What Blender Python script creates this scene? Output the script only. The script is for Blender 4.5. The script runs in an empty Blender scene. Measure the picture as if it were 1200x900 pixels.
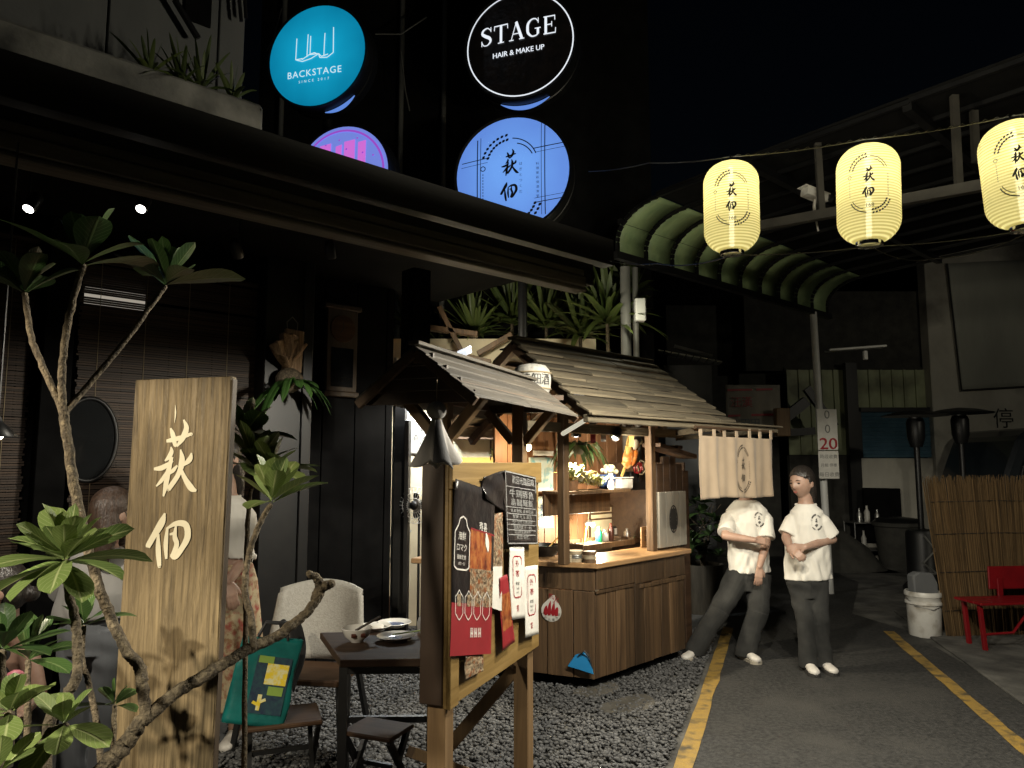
import bpy, bmesh, math, random
import numpy as np
from math import sin, cos, pi, radians, atan, atan2, sqrt
from mathutils import Vector, Matrix, Euler
random.seed(7); RNG = np.random.default_rng(7)
SC = bpy.context.scene
COL = SC.collection

# ------------------------------------------------------------------ camera
F = 866.67; PITCH = atan(92 / F); EYE = 1.62
cam_d = bpy.data.cameras.new('camera'); cam = bpy.data.objects.new('camera', cam_d); COL.objects.link(cam)
cam_d.sensor_width = 36; cam_d.lens = 26.0; cam_d.clip_start = .05; cam_d.clip_end = 400
cam.location = (0, 0, EYE); cam.rotation_euler = (pi / 2 + PITCH, 0, 0)
SC.camera = cam

# ------------------------------------------------------------------ night sky and a faint moon
W = bpy.data.worlds.new('World'); SC.world = W; W.use_nodes = True
_n = W.node_tree.nodes; _l = W.node_tree.links; _n.clear()
_sky = _n.new('ShaderNodeTexSky'); _sky.sky_type = 'NISHITA'; _sky.sun_disc = False
_sky.sun_elevation = radians(32); _sky.sun_rotation = radians(215)
_bg = _n.new('ShaderNodeBackground'); _bg.inputs[1].default_value = 0.0004
_o = _n.new('ShaderNodeOutputWorld'); _l.new(_sky.outputs[0], _bg.inputs[0]); _l.new(_bg.outputs[0], _o.inputs[0])
sd = bpy.data.lights.new('moon', 'SUN'); sd.energy = .006; sd.angle = radians(.5); sd.color = (.8, .88, 1)
so = bpy.data.objects.new('moon', sd); COL.objects.link(so); so.rotation_euler = (radians(58), 0, radians(-35))
SC.view_settings.view_transform = 'Standard'; SC.view_settings.look = 'None'
SC.view_settings.exposure = 0.0; SC.view_settings.gamma = 1.0
SC.render.engine = 'CYCLES'
SC.cycles.use_denoising = True
SC.cycles.max_bounces = 6; SC.cycles.transparent_max_bounces = 16
SC.cycles.sample_clamp_indirect = 4.0
SC.cycles.caustics_reflective = False; SC.cycles.caustics_refractive = False

# lamp powers (W), kept together for tuning
P_LANTERN = 165; P_UP = 36; P_SIGN = 185; P_PLANT = 250; P_TRACK = 14; P_PENDANT = 34; P_ALLEY_FILL = 82; P_BULB = 9; P_SHELF = 125; P_COUNTER = 40; P_ROOM = 190
WARM = (1, .86, .62); NEUT = (1, .93, .82)

def lamp(name, kind, loc, power, col=WARM, target=None, size=.05, angle=60, blend=.4):
    d = bpy.data.lights.new(name, kind); d.energy = power; d.color = col
    if kind == 'SPOT': d.spot_size = radians(angle); d.spot_blend = blend
    if kind != 'AREA': d.shadow_soft_size = size
    else: d.size = size
    o = bpy.data.objects.new(name, d); COL.objects.link(o); o.location = loc
    if target is not None:
        o.rotation_euler = (Vector(target) - Vector(loc)).to_track_quat('-Z', 'Y').to_euler()
    return o

# ------------------------------------------------------------------ from a pixel of the 1200x900 photo to a point of the place
FW = np.array([0, cos(PITCH), sin(PITCH)]); UP = np.array([0, -sin(PITCH), cos(PITCH)]); RT = np.array([1., 0, 0]); CO = np.array([0, 0, EYE])
def ray(px, py): return RT * ((px - 600) / F) + UP * ((450 - py) / F) + FW
def P(px, py, D):
    r = ray(px, py); return Vector(CO + r * (D / r[1]))
def G(px, py, z=0):
    r = ray(px, py); return Vector(CO + r * ((z - EYE) / r[2]))
class Frame:
    """an upright local frame on the ground: x along a facade, y away from it"""
    def __init__(s, o, rz):
        s.o = np.array([o[0], o[1], 0.]); s.rz = rz
        s.x = np.array([cos(rz), sin(rz), 0]); s.y = np.array([-sin(rz), cos(rz), 0])
    def at(s, px, py, y=0):
        r = ray(px, py); t = ((s.o - CO) @ s.y + y) / (r @ s.y); p = CO + r * t; return (float((p - s.o) @ s.x), float(p[2]))
    def loc(s, p):
        q = np.array(p) - s.o; return Vector((q @ s.x, q @ s.y, p[2]))
    def w(s, x, y, z): return Vector(s.o + s.x * x + s.y * y + np.array([0, 0, z]))

# ------------------------------------------------------------------ objects
def link(o, parent=None):
    COL.objects.link(o)
    if parent is not None: o.parent = parent
    return o
def tag(o, label, cat, group=None):
    o['label'] = label; o['category'] = cat
    if group: o['group'] = group
    return o
def thing(name, label, cat, loc=(0, 0, 0), rz=0, group=None):
    o = bpy.data.objects.new(name, None); link(o); o.location = loc; o.rotation_euler = (0, 0, rz); o.empty_display_size = .1
    return tag(o, label, cat, group)

class MB:
    """collects shapes into one mesh"""
    def __init__(s): s.v = []; s.f = []; s.uv = {}; s.mi = []; s.M = None; s.m = 0
    def add(s, vs, fs, uvs=None):
        b = len(s.v)
        if s.M is not None: vs = [s.M @ Vector(v) for v in vs]
        s.v += [tuple(v) for v in vs]; s.f += [tuple(i + b for i in f) for f in fs]; s.mi += [s.m] * len(fs)
        if uvs:
            for i, u in enumerate(uvs): s.uv[b + i] = u
        return s
    def box(s, x0, x1, y0, y1, z0, z1, rot=None, c=None):
        vs = [Vector((x, y, z)) for x in (x0, x1) for y in (y0, y1) for z in (z0, z1)]
        if rot is not None:
            c = Vector(c) if c is not None else Vector(((x0 + x1) / 2, (y0 + y1) / 2, (z0 + z1) / 2))
            R = Euler(rot).to_matrix(); vs = [c + R @ (v - c) for v in vs]
        return s.add(vs, [(0, 1, 3, 2), (4, 6, 7, 5), (0, 4, 5, 1), (2, 3, 7, 6), (0, 2, 6, 4), (1, 5, 7, 3)])
    def beam(s, a, b, w, h, up=(0, 0, 1)):
        a = Vector(a); b = Vector(b); d = (b - a).normalized(); u = Vector(up)
        if abs(d.dot(u)) > .98: u = Vector((0, 1, 0))
        r = d.cross(u).normalized(); u = r.cross(d)
        vs = [p + r * (i * w / 2) + u * (j * h / 2) for p in (a, b) for i in (-1, 1) for j in (-1, 1)]
        return s.add(vs, [(0, 1, 3, 2), (4, 6, 7, 5), (0, 4, 5, 1), (2, 3, 7, 6), (0, 2, 6, 4), (1, 5, 7, 3)])
    def tube(s, pts, rad, n=8, ball=False, sx=1.0):
        pts = [Vector(p) for p in pts]
        if not hasattr(rad, '__len__'): rad = [rad] * len(pts)
        rad = list(rad)
        if ball:
            d0 = (pts[0] - pts[1]).normalized(); d1 = (pts[-1] - pts[-2]).normalized(); r0, r1 = rad[0], rad[-1]
            pre = [(pts[0] + d0 * r0 * sin(a), r0 * cos(a)) for a in (1.5, 1.0, .5)]
            post = [(pts[-1] + d1 * r1 * sin(a), r1 * cos(a)) for a in (.5, 1.0, 1.5)]
            pts = [p for p, _ in pre] + pts + [p for p, _ in post]; rad = [r for _, r in pre] + rad + [r for _, r in post]
        vs = []; prev = None
        for i, p in enumerate(pts):
            d = (pts[min(i + 1, len(pts) - 1)] - pts[max(i - 1, 0)])
            d = d.normalized() if d.length > 1e-9 else Vector((0, 0, 1))
            if prev is None:
                u = Vector((1, 0, 0)) if abs(d.x) < .9 else Vector((0, 1, 0)); u = (u - d * u.dot(d)).normalized()
            else:
                u = prev - d * prev.dot(d); u = u.normalized() if u.length > 1e-6 else Vector((1, 0, 0))
            prev = u; w = d.cross(u)
            vs += [p + u * (cos(2 * pi * k / n) * rad[i] * sx) + w * (sin(2 * pi * k / n) * rad[i]) for k in range(n)]
        fs = [(i * n + k, i * n + (k + 1) % n, (i + 1) * n + (k + 1) % n, (i + 1) * n + k) for i in range(len(pts) - 1) for k in range(n)]
        fs += [tuple(range(n))[::-1], tuple((len(pts) - 1) * n + k for k in range(n))]
        return s.add(vs, fs)
    def lathe(s, prof, n=24, c=(0, 0, 0), caps=True):
        vs = [(c[0] + r * cos(2 * pi * k / n), c[1] + r * sin(2 * pi * k / n), c[2] + z) for r, z in prof for k in range(n)]
        fs = [(i * n + k, i * n + (k + 1) % n, (i + 1) * n + (k + 1) % n, (i + 1) * n + k) for i in range(len(prof) - 1) for k in range(n)]
        if caps: fs += [tuple(range(n))[::-1], tuple((len(prof) - 1) * n + k for k in range(n))]
        return s.add(vs, fs)
    def loft(s, rings, n=20):
        """rings: (centre, x axis vector, y axis vector) ellipses, closed at both ends"""
        vs = []
        for c, ax, ay in rings:
            c = Vector(c); ax = Vector(ax); ay = Vector(ay)
            vs += [c + ax * cos(2 * pi * k / n) + ay * sin(2 * pi * k / n) for k in range(n)]
        fs = [(i * n + k, i * n + (k + 1) % n, (i + 1) * n + (k + 1) % n, (i + 1) * n + k) for i in range(len(rings) - 1) for k in range(n)]
        fs += [tuple(range(n))[::-1], tuple((len(rings) - 1) * n + k for k in range(n))]
        return s.add(vs, fs)
    def ball(s, c, rx, ry=None, rz=None, n=16, m=10, R=None):
        ry = rx if ry is None else ry; rz = rx if rz is None else rz; c = Vector(c)
        vs = []
        for j in range(m + 1):
            t = pi * (j + .0) / m; t = min(max(t, .02), pi - .02)
            for k in range(n):
                v = Vector((rx * sin(t) * cos(2 * pi * k / n), ry * sin(t) * sin(2 * pi * k / n), rz * cos(t)))
                vs.append(c + (R @ v if R is not None else v))
        fs = [(j * n + k, (j + 1) * n + k, (j + 1) * n + (k + 1) % n, j * n + (k + 1) % n) for j in range(m) for k in range(n)]
        fs += [tuple(range(n)), tuple(m * n + k for k in range(n))[::-1]]
        return s.add(vs, fs)
    def prism(s, poly, z0, z1):
        """a polygon in x,y extruded along z"""
        n = len(poly)
        return s.add([(x, y, z0) for x, y in poly] + [(x, y, z1) for x, y in poly],
                     [tuple(range(n))[::-1], tuple(range(n, 2 * n))] + [(i, (i + 1) % n, n + (i + 1) % n, n + i) for i in range(n)])
    def grid(s, fn, nu, nv, uv=True):
        vs = [fn(i / nu, j / nv) for j in range(nv + 1) for i in range(nu + 1)]
        fs = [(j * (nu + 1) + i, j * (nu + 1) + i + 1, (j + 1) * (nu + 1) + i + 1, (j + 1) * (nu + 1) + i) for j in range(nv) for i in range(nu)]
        return s.add(vs, fs, [(i / nu, j / nv) for j in range(nv + 1) for i in range(nu + 1)] if uv else None)
    def mesh(s, name):
        me = bpy.data.meshes.new(name); me.from_pydata(s.v, [], s.f)
        if s.uv:
            ul = me.uv_layers.new(name='uv'); li = np.empty(len(me.loops), int); me.loops.foreach_get('vertex_index', li)
            t = np.zeros((len(s.v), 2))
            for i, u in s.uv.items(): t[i] = u
            ul.data.foreach_set('uv', t[li].ravel())
        return me
    def build(s, name, mat, parent=None, smooth=False, bevel=0, solid=0, auto=True):
        me = s.mesh(name); o = bpy.data.objects.new(name, me)
        for m in (mat if isinstance(mat, (list, tuple)) else [mat]): me.materials.append(m)
        if any(s.mi): me.polygons.foreach_set('material_index', s.mi)
        bm = bmesh.new(); bm.from_mesh(me)
        if not s.uv: bmesh.ops.recalc_face_normals(bm, faces=bm.faces)
        if bevel:
            bmesh.ops.bevel(bm, geom=[e for e in bm.edges if len(e.link_faces) == 2 and e.calc_face_angle(0) > .5], offset=bevel, segments=1, affect='EDGES', clamp_overlap=True)
        bm.to_mesh(me); bm.free()
        if smooth: me.polygons.foreach_set('use_smooth', [True] * len(me.polygons))
        if smooth and auto and hasattr(me, 'set_sharp_from_angle'): me.set_sharp_from_angle(angle=radians(48))
        link(o, parent)
        if solid:
            m = o.modifiers.new('solid', 'SOLIDIFY'); m.thickness = solid; m.offset = 0
        return o

def structure(o): o['kind'] = 'structure'; return o
def stuff(o): o['kind'] = 'stuff'; return o
def copy_tree(o, parent=None):
    c = o.copy(); COL.objects.link(c)
    if parent is not None: c.parent = parent
    for ch in [k for k in KIDS.get(o.name, [])]: copy_tree(ch, c)
    return c
KIDS = {}
def remember(o):
    KIDS[o.name] = list(o.children)
    for c in o.children: remember(c)

def evaluated(mb, voxel, smooth=4, fac=.5, name='tmp'):
    """union of closed shapes as one continuous skin -> MB"""
    me = mb.mesh(name); o = bpy.data.objects.new(name, me); COL.objects.link(o)
    m = o.modifiers.new('r', 'REMESH'); m.mode = 'VOXEL'; m.voxel_size = voxel
    if smooth:
        m = o.modifiers.new('s', 'SMOOTH'); m.factor = fac; m.iterations = smooth
    dg = bpy.context.evaluated_depsgraph_get()
    e = bpy.data.meshes.new_from_object(o.evaluated_get(dg))
    r = MB(); r.v = [tuple(v.co) for v in e.vertices]; r.f = [tuple(p.vertices) for p in e.polygons]; r.mi = [0] * len(r.f)
    bpy.data.objects.remove(o); bpy.data.meshes.remove(me); bpy.data.meshes.remove(e)
    return r

# ------------------------------------------------------------------ lettering
_TXT = {}
def text_shape(s, spacing=1.0):
    k = (s, spacing)
    if k not in _TXT:
        cu = bpy.data.curves.new('lettering', 'FONT'); cu.body = s; cu.size = 1; cu.align_x = 'CENTER'; cu.align_y = 'CENTER'; cu.resolution_u = 3
        cu.space_character = spacing
        o = bpy.data.objects.new('lettering', cu); COL.objects.link(o)
        me = bpy.data.meshes.new_from_object(o.evaluated_get(bpy.context.evaluated_depsgraph_get()))
        _TXT[k] = ([tuple(v.co)[:2] for v in me.vertices], [tuple(p.vertices) for p in me.polygons])
        bpy.data.objects.remove(o); bpy.data.curves.remove(cu); bpy.data.meshes.remove(me)
    return _TXT[k]
def write(mb, s, place, size, at=(0, 0), spacing=1.0, sx=1.0, shear=0):
    """lettering s, placed by place(x, y) -> 3D point"""
    v, f = text_shape(s, spacing)
    mb.add([place(at[0] + (x * sx + shear * y) * size, at[1] + y * size) for x, y in v], f)
def column(mb, s, place, size, at, step=1.1):
    for i, ch in enumerate(s): write(mb, ch, place, size, (at[0], at[1] - i * step * size))
def catmull(pts, k=5):
    pts = [np.array(p, float) for p in pts]
    if len(pts) < 3: return [pts[0] + (pts[-1] - pts[0]) * t for t in np.linspace(0, 1, k + 1)]
    q = [2 * pts[0] - pts[1]] + pts + [2 * pts[-1] - pts[-2]]; out = []
    for i in range(1, len(q) - 2):
        for t in np.arange(k) / k:
            a, b, c, d = q[i - 1:i + 3]
            out.append(.5 * (2 * b + (c - a) * t + (2 * a - 5 * b + 4 * c - d) * t * t + (3 * b - a - 3 * c + d) * t ** 3))
    return out + [pts[-1]]
def brush(mb, pts, place, scale, lift=0, off=(0, 0), wmul=1.0, k=5):
    """one brush stroke: points (x, y, width), y down"""
    c = catmull(pts, k); n = len(c); vs = []
    for i in range(n):
        a = c[max(i - 1, 0)][:2]; b = c[min(i + 1, n - 1)][:2]; d = b - a; d = d / (np.linalg.norm(d) + 1e-9); nrm = np.array([-d[1], d[0]])
        w = c[i][2] / 2 * wmul
        for sgn in (-1, 1):
            q = c[i][:2] + nrm * w * sgn
            vs.append(place((q[0] + off[0]) * scale, -(q[1] + off[1]) * scale, lift))
    mb.add(vs, [(2 * i, 2 * i + 1, 2 * i + 3, 2 * i + 2) for i in range(n - 1)])
# the shop's two brushed characters, in units of 1/450 of the column width, centre (210, 475)
HAGI = [[(148, 208, 16), (190, 200, 26), (240, 188, 22), (292, 172, 16), (293, 182, 4)], [(168, 140, 10), (184, 175, 28), (200, 225, 22), (208, 238, 6)],
        [(243, 96, 8), (262, 140, 30), (245, 190, 32), (212, 236, 12)],
        [(178, 238, 6), (182, 265, 26), (168, 292, 24), (146, 312, 8)], [(84, 354, 14), (130, 348, 28), (165, 330, 22), (196, 312, 8)],
        [(186, 290, 20), (170, 370, 30), (160, 440, 28), (150, 496, 10)], [(168, 365, 20), (135, 412, 22), (104, 444, 8)], [(176, 380, 10), (200, 360, 22), (222, 335, 10)],
        [(236, 252, 8), (248, 310, 34), (232, 380, 28), (180, 456, 26), (178, 462, 6)], [(302, 270, 8), (292, 305, 30), (252, 338, 10)],
        [(240, 345, 14), (270, 400, 26), (310, 450, 34), (342, 466, 12)]]
TSUKUDA = [[(166, 582, 10), (150, 630, 40), (108, 700, 34), (78, 752, 30), (74, 760, 4)], [(134, 690, 14), (140, 770, 30), (152, 850, 22), (156, 852, 4)],
           [(186, 655, 14), (182, 740, 26), (190, 815, 14)], [(180, 662, 10), (235, 634, 26), (292, 640, 34), (306, 700, 36), (276, 760, 30), (240, 800, 34), (212, 796, 12)],
           [(236, 640, 10), (232, 700, 26), (246, 740, 28), (226, 800, 26)], [(202, 690, 10), (228, 686, 18), (240, 696, 8)]]
def hagi_tsukuda(mb, place, scale, wmul=1.0, gap=0, k=4):
    i = 0
    for st in HAGI: brush(mb, st, place, scale, .00012 * i, (-210, -475), wmul, k); i += 1
    for st in TSUKUDA: brush(mb, st, place, scale, .00012 * i, (-210, -475 + gap), wmul, k); i += 1
def arc(mb, place, c, rx, ry, a0, a1, w, lift=0, n=18):
    pts = [(c[0] + rx * cos(radians(a0 + (a1 - a0) * i / n)), -(c[1] + ry * sin(radians(a0 + (a1 - a0) * i / n))), w) for i in range(n + 1)]
    brush(mb, pts, place, 1.0, lift, k=1)
def crest(mb, place, h, thin=1.0, small=True):
    """oval wreath of rice ears round the two characters; h = height of the oval"""
    r = h * .31; w = h * .012 * thin; ym = h * .19
    arc(mb, place, (0, ym), r, r * .98, 20, 85, w, .0016)
    arc(mb, place, (r * .12, ym - r * .12), r * .8, r * .9, 30, 80, w, .0017)
    arc(mb, place, (0, -ym), r, r * .98, 200, 262, w * 1.4, .0016)
    arc(mb, place, (-r * .1, -ym + r * .12), r * .82, r * .9, 205, 255, w, .0017)
    for a0 in range(100, 165, 9):
        for rr in (.9, 1.08):
            a = radians(a0); p = (r * rr * cos(a), ym + r * rr * sin(a))
            brush(mb, [(p[0], -p[1], w * .6), (p[0] + w * 1.3, -p[1] - w * 1.3, w * 2.6), (p[0] + w * 2.6, -p[1] - w * 2.4, w * .4)], place, 1, .0018, k=2)
    for a0 in range(278, 345, 9):
        for rr in (.9, 1.08):
            a = radians(a0); p = (r * rr * cos(a), -ym + r * rr * sin(a))
            brush(mb, [(p[0], -p[1], w * .6), (p[0] + w * 1.3, -p[1] - w * 1.3, w * 2.6), (p[0] + w * 2.6, -p[1] - w * 2.4, w * .4)], place, 1, .0018, k=2)
    arc(mb, place, (-r, ym - h * .02), w * 2.2, w * 2.2, 0, 360, w * .8, .0016)
    y = ym - h * .08
    while y > -ym:
        brush(mb, [(-r, -y, w * .7), (-r, -y + h * .02, w * .7)], place, 1, .0016, k=1); y -= h * .034
    if small:
        col = '料理屋萩佃酒食堂'
        for i, ch in enumerate(col): write(mb, ch, lambda x, y: place(x, y, .0016), h * .035, (r, ym - h * .02 - i * h * .052))

# ------------------------------------------------------------------ materials
def _new(name):
    m = bpy.data.materials.new(name); m.use_nodes = True; t = m.node_tree; return m, t.nodes, t.links, t.nodes['Principled BSDF']
def _val(N, L, op, a, b):
    n = N.new('ShaderNodeMath'); n.operation = op
    for i, x in enumerate((a, b)):
        if isinstance(x, (int, float)): n.inputs[i].default_value = x
        else: L.new(x, n.inputs[i])
    return n.outputs[0]
def mat(name, c1, c2=None, rough=.6, scale=(6, 6, 6), detail=5, bump=0, bscale=None, island=0, metal=0, spec=.5, coat=0, lo=.35, hi=.65, dist=0, spots=None, spotscale=3, sheen=0, trans=0):
    m, N, L, B = _new(name)
    B.inputs['Roughness'].default_value = rough; B.inputs['Metallic'].default_value = metal; B.inputs['Specular IOR Level'].default_value = spec
    B.inputs['Coat Weight'].default_value = coat; B.inputs['Sheen Weight'].default_value = sheen
    c2 = c2 or tuple(x * .8 for x in c1)
    tc = N.new('ShaderNodeTexCoord'); mp = N.new('ShaderNodeMapping'); mp.inputs['Scale'].default_value = scale
    L.new(tc.outputs['Object'], mp.inputs[0]); vec = mp.outputs[0]
    gi = None
    if island:
        ge = N.new('ShaderNodeNewGeometry'); gi = ge.outputs['Random Per Island']
        ad = N.new('ShaderNodeVectorMath'); ad.operation = 'ADD'; L.new(vec, ad.inputs[0])
        cb = N.new('ShaderNodeCombineXYZ'); s = _val(N, L, 'MULTIPLY', gi, 37.0)
        for i in range(3): L.new(s, cb.inputs[i])
        L.new(cb.outputs[0], ad.inputs[1]); vec = ad.outputs[0]
    no = N.new('ShaderNodeTexNoise'); no.inputs['Scale'].default_value = 1; no.inputs['Detail'].default_value = detail; no.inputs['Distortion'].default_value = dist
    no.inputs['Roughness'].default_value = .62
    L.new(vec, no.inputs['Vector'])
    rp = N.new('ShaderNodeValToRGB'); rp.color_ramp.elements[0].position = lo; rp.color_ramp.elements[1].position = hi
    rp.color_ramp.elements[0].color = (*c1, 1); rp.color_ramp.elements[1].color = (*c2, 1); L.new(no.outputs[0], rp.inputs[0])
    col = rp.outputs[0]
    if spots:
        n2 = N.new('ShaderNodeTexNoise'); n2.inputs['Scale'].default_value = spotscale; n2.inputs['Detail'].default_value = 6; L.new(tc.outputs['Object'], n2.inputs['Vector'])
        r2 = N.new('ShaderNodeValToRGB'); r2.color_ramp.elements[0].position = .5; r2.color_ramp.elements[1].position = .68; L.new(n2.outputs[0], r2.inputs[0])
        mx = N.new('ShaderNodeMix'); mx.data_type = 'RGBA'; L.new(r2.outputs[0], mx.inputs[0]); L.new(col, mx.inputs[6]); mx.inputs[7].default_value = (*spots, 1); col = mx.outputs[2]
    if gi is not None:
        hs = N.new('ShaderNodeHueSaturation'); L.new(col, hs.inputs['Color']); v = _val(N, L, 'MULTIPLY', gi, 2 * island); v = _val(N, L, 'ADD', v, 1 - island); L.new(v, hs.inputs['Value']); col = hs.outputs[0]
    L.new(col, B.inputs['Base Color'])
    if bump:
        bp = N.new('ShaderNodeBump'); bp.inputs['Strength'].default_value = bump; bp.inputs['Distance'].default_value = .01
        if bscale:
            n3 = N.new('ShaderNodeTexNoise'); n3.inputs['Scale'].default_value = bscale; n3.inputs['Detail'].default_value = 4; L.new(tc.outputs['Object'], n3.inputs['Vector']); L.new(n3.outputs[0], bp.inputs['Height'])
        else: L.new(no.outputs[0], bp.inputs['Height'])
        L.new(bp.outputs[0], B.inputs['Normal'])
    if trans:
        N2 = N.new('ShaderNodeBsdfTranslucent'); L.new(col, N2.inputs[0]); ms = N.new('ShaderNodeMixShader'); ms.inputs[0].default_value = trans
        out = [x for x in N if x.type == 'OUTPUT_MATERIAL'][0]; L.new(B.outputs[0], ms.inputs[1]); L.new(N2.outputs[0], ms.inputs[2]); L.new(ms.outputs[0], out.inputs[0])
    return m
def wood(name, c1, c2, axis='x', k=26, rough=.62, island=.18, bump=.25, dist=.6, **kw):
    s = {'x': (k * .05, k, k), 'y': (k, k * .05, k), 'z': (k, k, k * .05)}[axis]
    return mat(name, c1, c2, rough, s, 6, bump, None, island, dist=dist, lo=.3, hi=.7, **kw)
def glow(name, col, strength):
    m, N, L, B = _new(name); B.inputs['Base Color'].default_value = (*[min(c, 1) * .6 for c in col], 1)
    B.inputs['Emission Color'].default_value = (*col, 1); B.inputs['Emission Strength'].default_value = strength; return m
def leaf_mat(name, c1, c2, vein, rough=.42, trans=.22):
    m, N, L, B = _new(name); B.inputs['Roughness'].default_value = rough
    uv = N.new('ShaderNodeUVMap'); uv.uv_map = 'uv'; sp = N.new('ShaderNodeSeparateXYZ'); L.new(uv.outputs[0], sp.inputs[0])
    d = _val(N, L, 'SUBTRACT', sp.outputs[0], .5); d = _val(N, L, 'ABSOLUTE', d, 0)
    mid = N.new('ShaderNodeMapRange'); mid.inputs[1].default_value = .02; mid.inputs[2].default_value = .06; mid.inputs[3].default_value = 1; mid.inputs[4].default_value = 0; L.new(d, mid.inputs[0])
    ph = _val(N, L, 'SUBTRACT', _val(N, L, 'MULTIPLY', sp.outputs[1], 60.), _val(N, L, 'MULTIPLY', d, 34.)); sv = _val(N, L, 'SINE', ph, 0)
    r = N.new('ShaderNodeMapRange'); r.inputs[1].default_value = .75; r.inputs[2].default_value = 1; r.inputs[3].default_value = 0; r.inputs[4].default_value = .45; L.new(sv, r.inputs[0])
    v = _val(N, L, 'MAXIMUM', mid.outputs[0], r.outputs[0])
    tc = N.new('ShaderNodeTexCoord'); no = N.new('ShaderNodeTexNoise'); no.inputs['Scale'].default_value = 14; L.new(tc.outputs['Object'], no.inputs['Vector'])
    ge = N.new('ShaderNodeNewGeometry'); t = _val(N, L, 'ADD', _val(N, L, 'MULTIPLY', ge.outputs['Random Per Island'], .7), _val(N, L, 'MULTIPLY', no.outputs[0], .35))
    m1 = N.new('ShaderNodeMix'); m1.data_type = 'RGBA'; L.new(t, m1.inputs[0]); m1.inputs[6].default_value = (*c1, 1); m1.inputs[7].default_value = (*c2, 1)
    m2 = N.new('ShaderNodeMix'); m2.data_type = 'RGBA'; L.new(v, m2.inputs[0]); L.new(m1.outputs[2], m2.inputs[6]); m2.inputs[7].default_value = (*vein, 1)
    L.new(m2.outputs[2], B.inputs['Base Color'])
    bp = N.new('ShaderNodeBump'); bp.inputs['Strength'].default_value = .35; bp.inputs['Distance'].default_value = .004; L.new(v, bp.inputs['Height']); bp.invert = True; L.new(bp.outputs[0], B.inputs['Normal'])
    tr = N.new('ShaderNodeBsdfTranslucent'); L.new(m2.outputs[2], tr.inputs[0]); ms = N.new('ShaderNodeMixShader'); ms.inputs[0].default_value = trans
    out = [x for x in N if x.type == 'OUTPUT_MATERIAL'][0]; L.new(B.outputs[0], ms.inputs[1]); L.new(tr.outputs[0], ms.inputs[2]); L.new(ms.outputs[0], out.inputs[0])
    return m
def cloth(name, c, c2=None, rough=.85, weave=300, bump=.15, fold=0):
    return mat(name, c, c2 or tuple(x * .9 for x in c), rough, (4, 4, 4), 3, bump, weave, sheen=.15)

M = {}
M['black'] = mat('black paint', (.004, .004, .0042), (.007, .007, .0072), .85, bump=.05, spec=.04)
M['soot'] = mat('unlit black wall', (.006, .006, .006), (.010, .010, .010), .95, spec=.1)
M['black_metal'] = mat('black metal', (.007, .007, .008), (.012, .012, .012), .42, metal=.2)
M['dark_board'] = wood('dark painted board', (.006, .0055, .005), (.011, .010, .009), 'x', 14, .6, .15)
M['lip'] = wood('weathered eave board', (.05, .043, .035), (.11, .098, .08), 'x', 22, .6, .1, .4)
M['concrete'] = mat('stained concrete', (.16, .16, .155), (.27, .265, .25), .9, (2.5, 2.5, 2.5), 8, .5, 30, spots=(.05, .05, .05), spotscale=2.2)
M['wall_panel'] = mat('grey wall panel', (.10, .105, .11), (.15, .152, .155), .85, (1.2, 1.2, .5), 6, .15, 40)
M['asphalt'] = mat('asphalt', (.012, .012, .0118), (.050, .049, .046), .8, (34, 34, 34), 9, 1.0, 110, spots=(.050, .048, .044), spotscale=1.4)
M['ground'] = mat('old concrete ground', (.04, .039, .036), (.13, .125, .112), .9, (3, 3, 3), 9, .6, 24, spots=(.03, .028, .026), spotscale=1.3)
M['yellow'] = mat('worn yellow line paint', (.33, .205, .040), (.25, .165, .048), .65, (20, 20, 20), 6, .5, 120, spots=(.07, .055, .03), spotscale=9)
M['pebble'] = mat('grey pebbles', (.05, .05, .051), (.105, .105, .106), .75, (20, 20, 20), 3, .2, 80, island=.4)
M['slab'] = mat('stone slab', (.055, .050, .04), (.10, .092, .078), .85, (6, 6, 6), 7, .4, 40)
M['sign_wood'] = wood('cedar sign plank', (.060, .042, .021), (.25, .185, .10), 'z', 60, .6, 0, .9, 1.4)
M['sign_edge'] = wood('dark plank edge', (.03, .02, .012), (.06, .04, .022), 'z', 30, .6, 0, .3)
M['ivory'] = mat('ivory paint', (.66, .61, .46), (.58, .53, .40), .6, bump=.1, bscale=60)
M['ply'] = wood('yellowed pine plywood', (.13, .078, .020), (.23, .15, .052), 'x', 16, .5, .08, .15, 2.5)
M['ply_dark'] = wood('brown stained panel', (.020, .010, .005), (.040, .020, .009), 'z', 14, .55, .1, .1)
M['post'] = wood('stained pine post', (.10, .06, .026), (.20, .125, .06), 'z', 24, .6, .12)
M['beam'] = wood('dark roof timber', (.05, .028, .015), (.10, .06, .034), 'x', 24, .65, .2)
M['shingle'] = wood('weathered shingle', (.017, .014, .010), (.072, .060, .044), 'x', 30, .75, .3, .7, 1.0)
M['shingle_y'] = wood('old split cedar board', (.050, .041, .026), (.155, .128, .085), 'x', 34, .8, .42, .7, 1.0)
M['stall_wood'] = wood('stall plank', (.032, .018, .009), (.105, .062, .030), 'z', 20, .55, .48, .5, 1.2)
M['stall_dark'] = wood('dark stall plank', (.025, .012, .006), (.06, .032, .016), 'x', 20, .55, .2, .3)
M['counter'] = wood('worn counter top', (.24, .13, .058), (.40, .25, .12), 'x', 18, .38, .1, .1)
M['inner_wall'] = wood('reddish wall plank', (.16, .072, .034), (.29, .15, .075), 'z', 14, .55, .16, .15)
M['blind'] = wood('brown bamboo blind', (.022, .012, .007), (.060, .034, .018), 'x', 30, .6, .45, .1)
M['reed'] = wood('dried reed', (.085, .050, .020), (.22, .14, .062), 'z', 30, .75, .45, .1)
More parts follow.
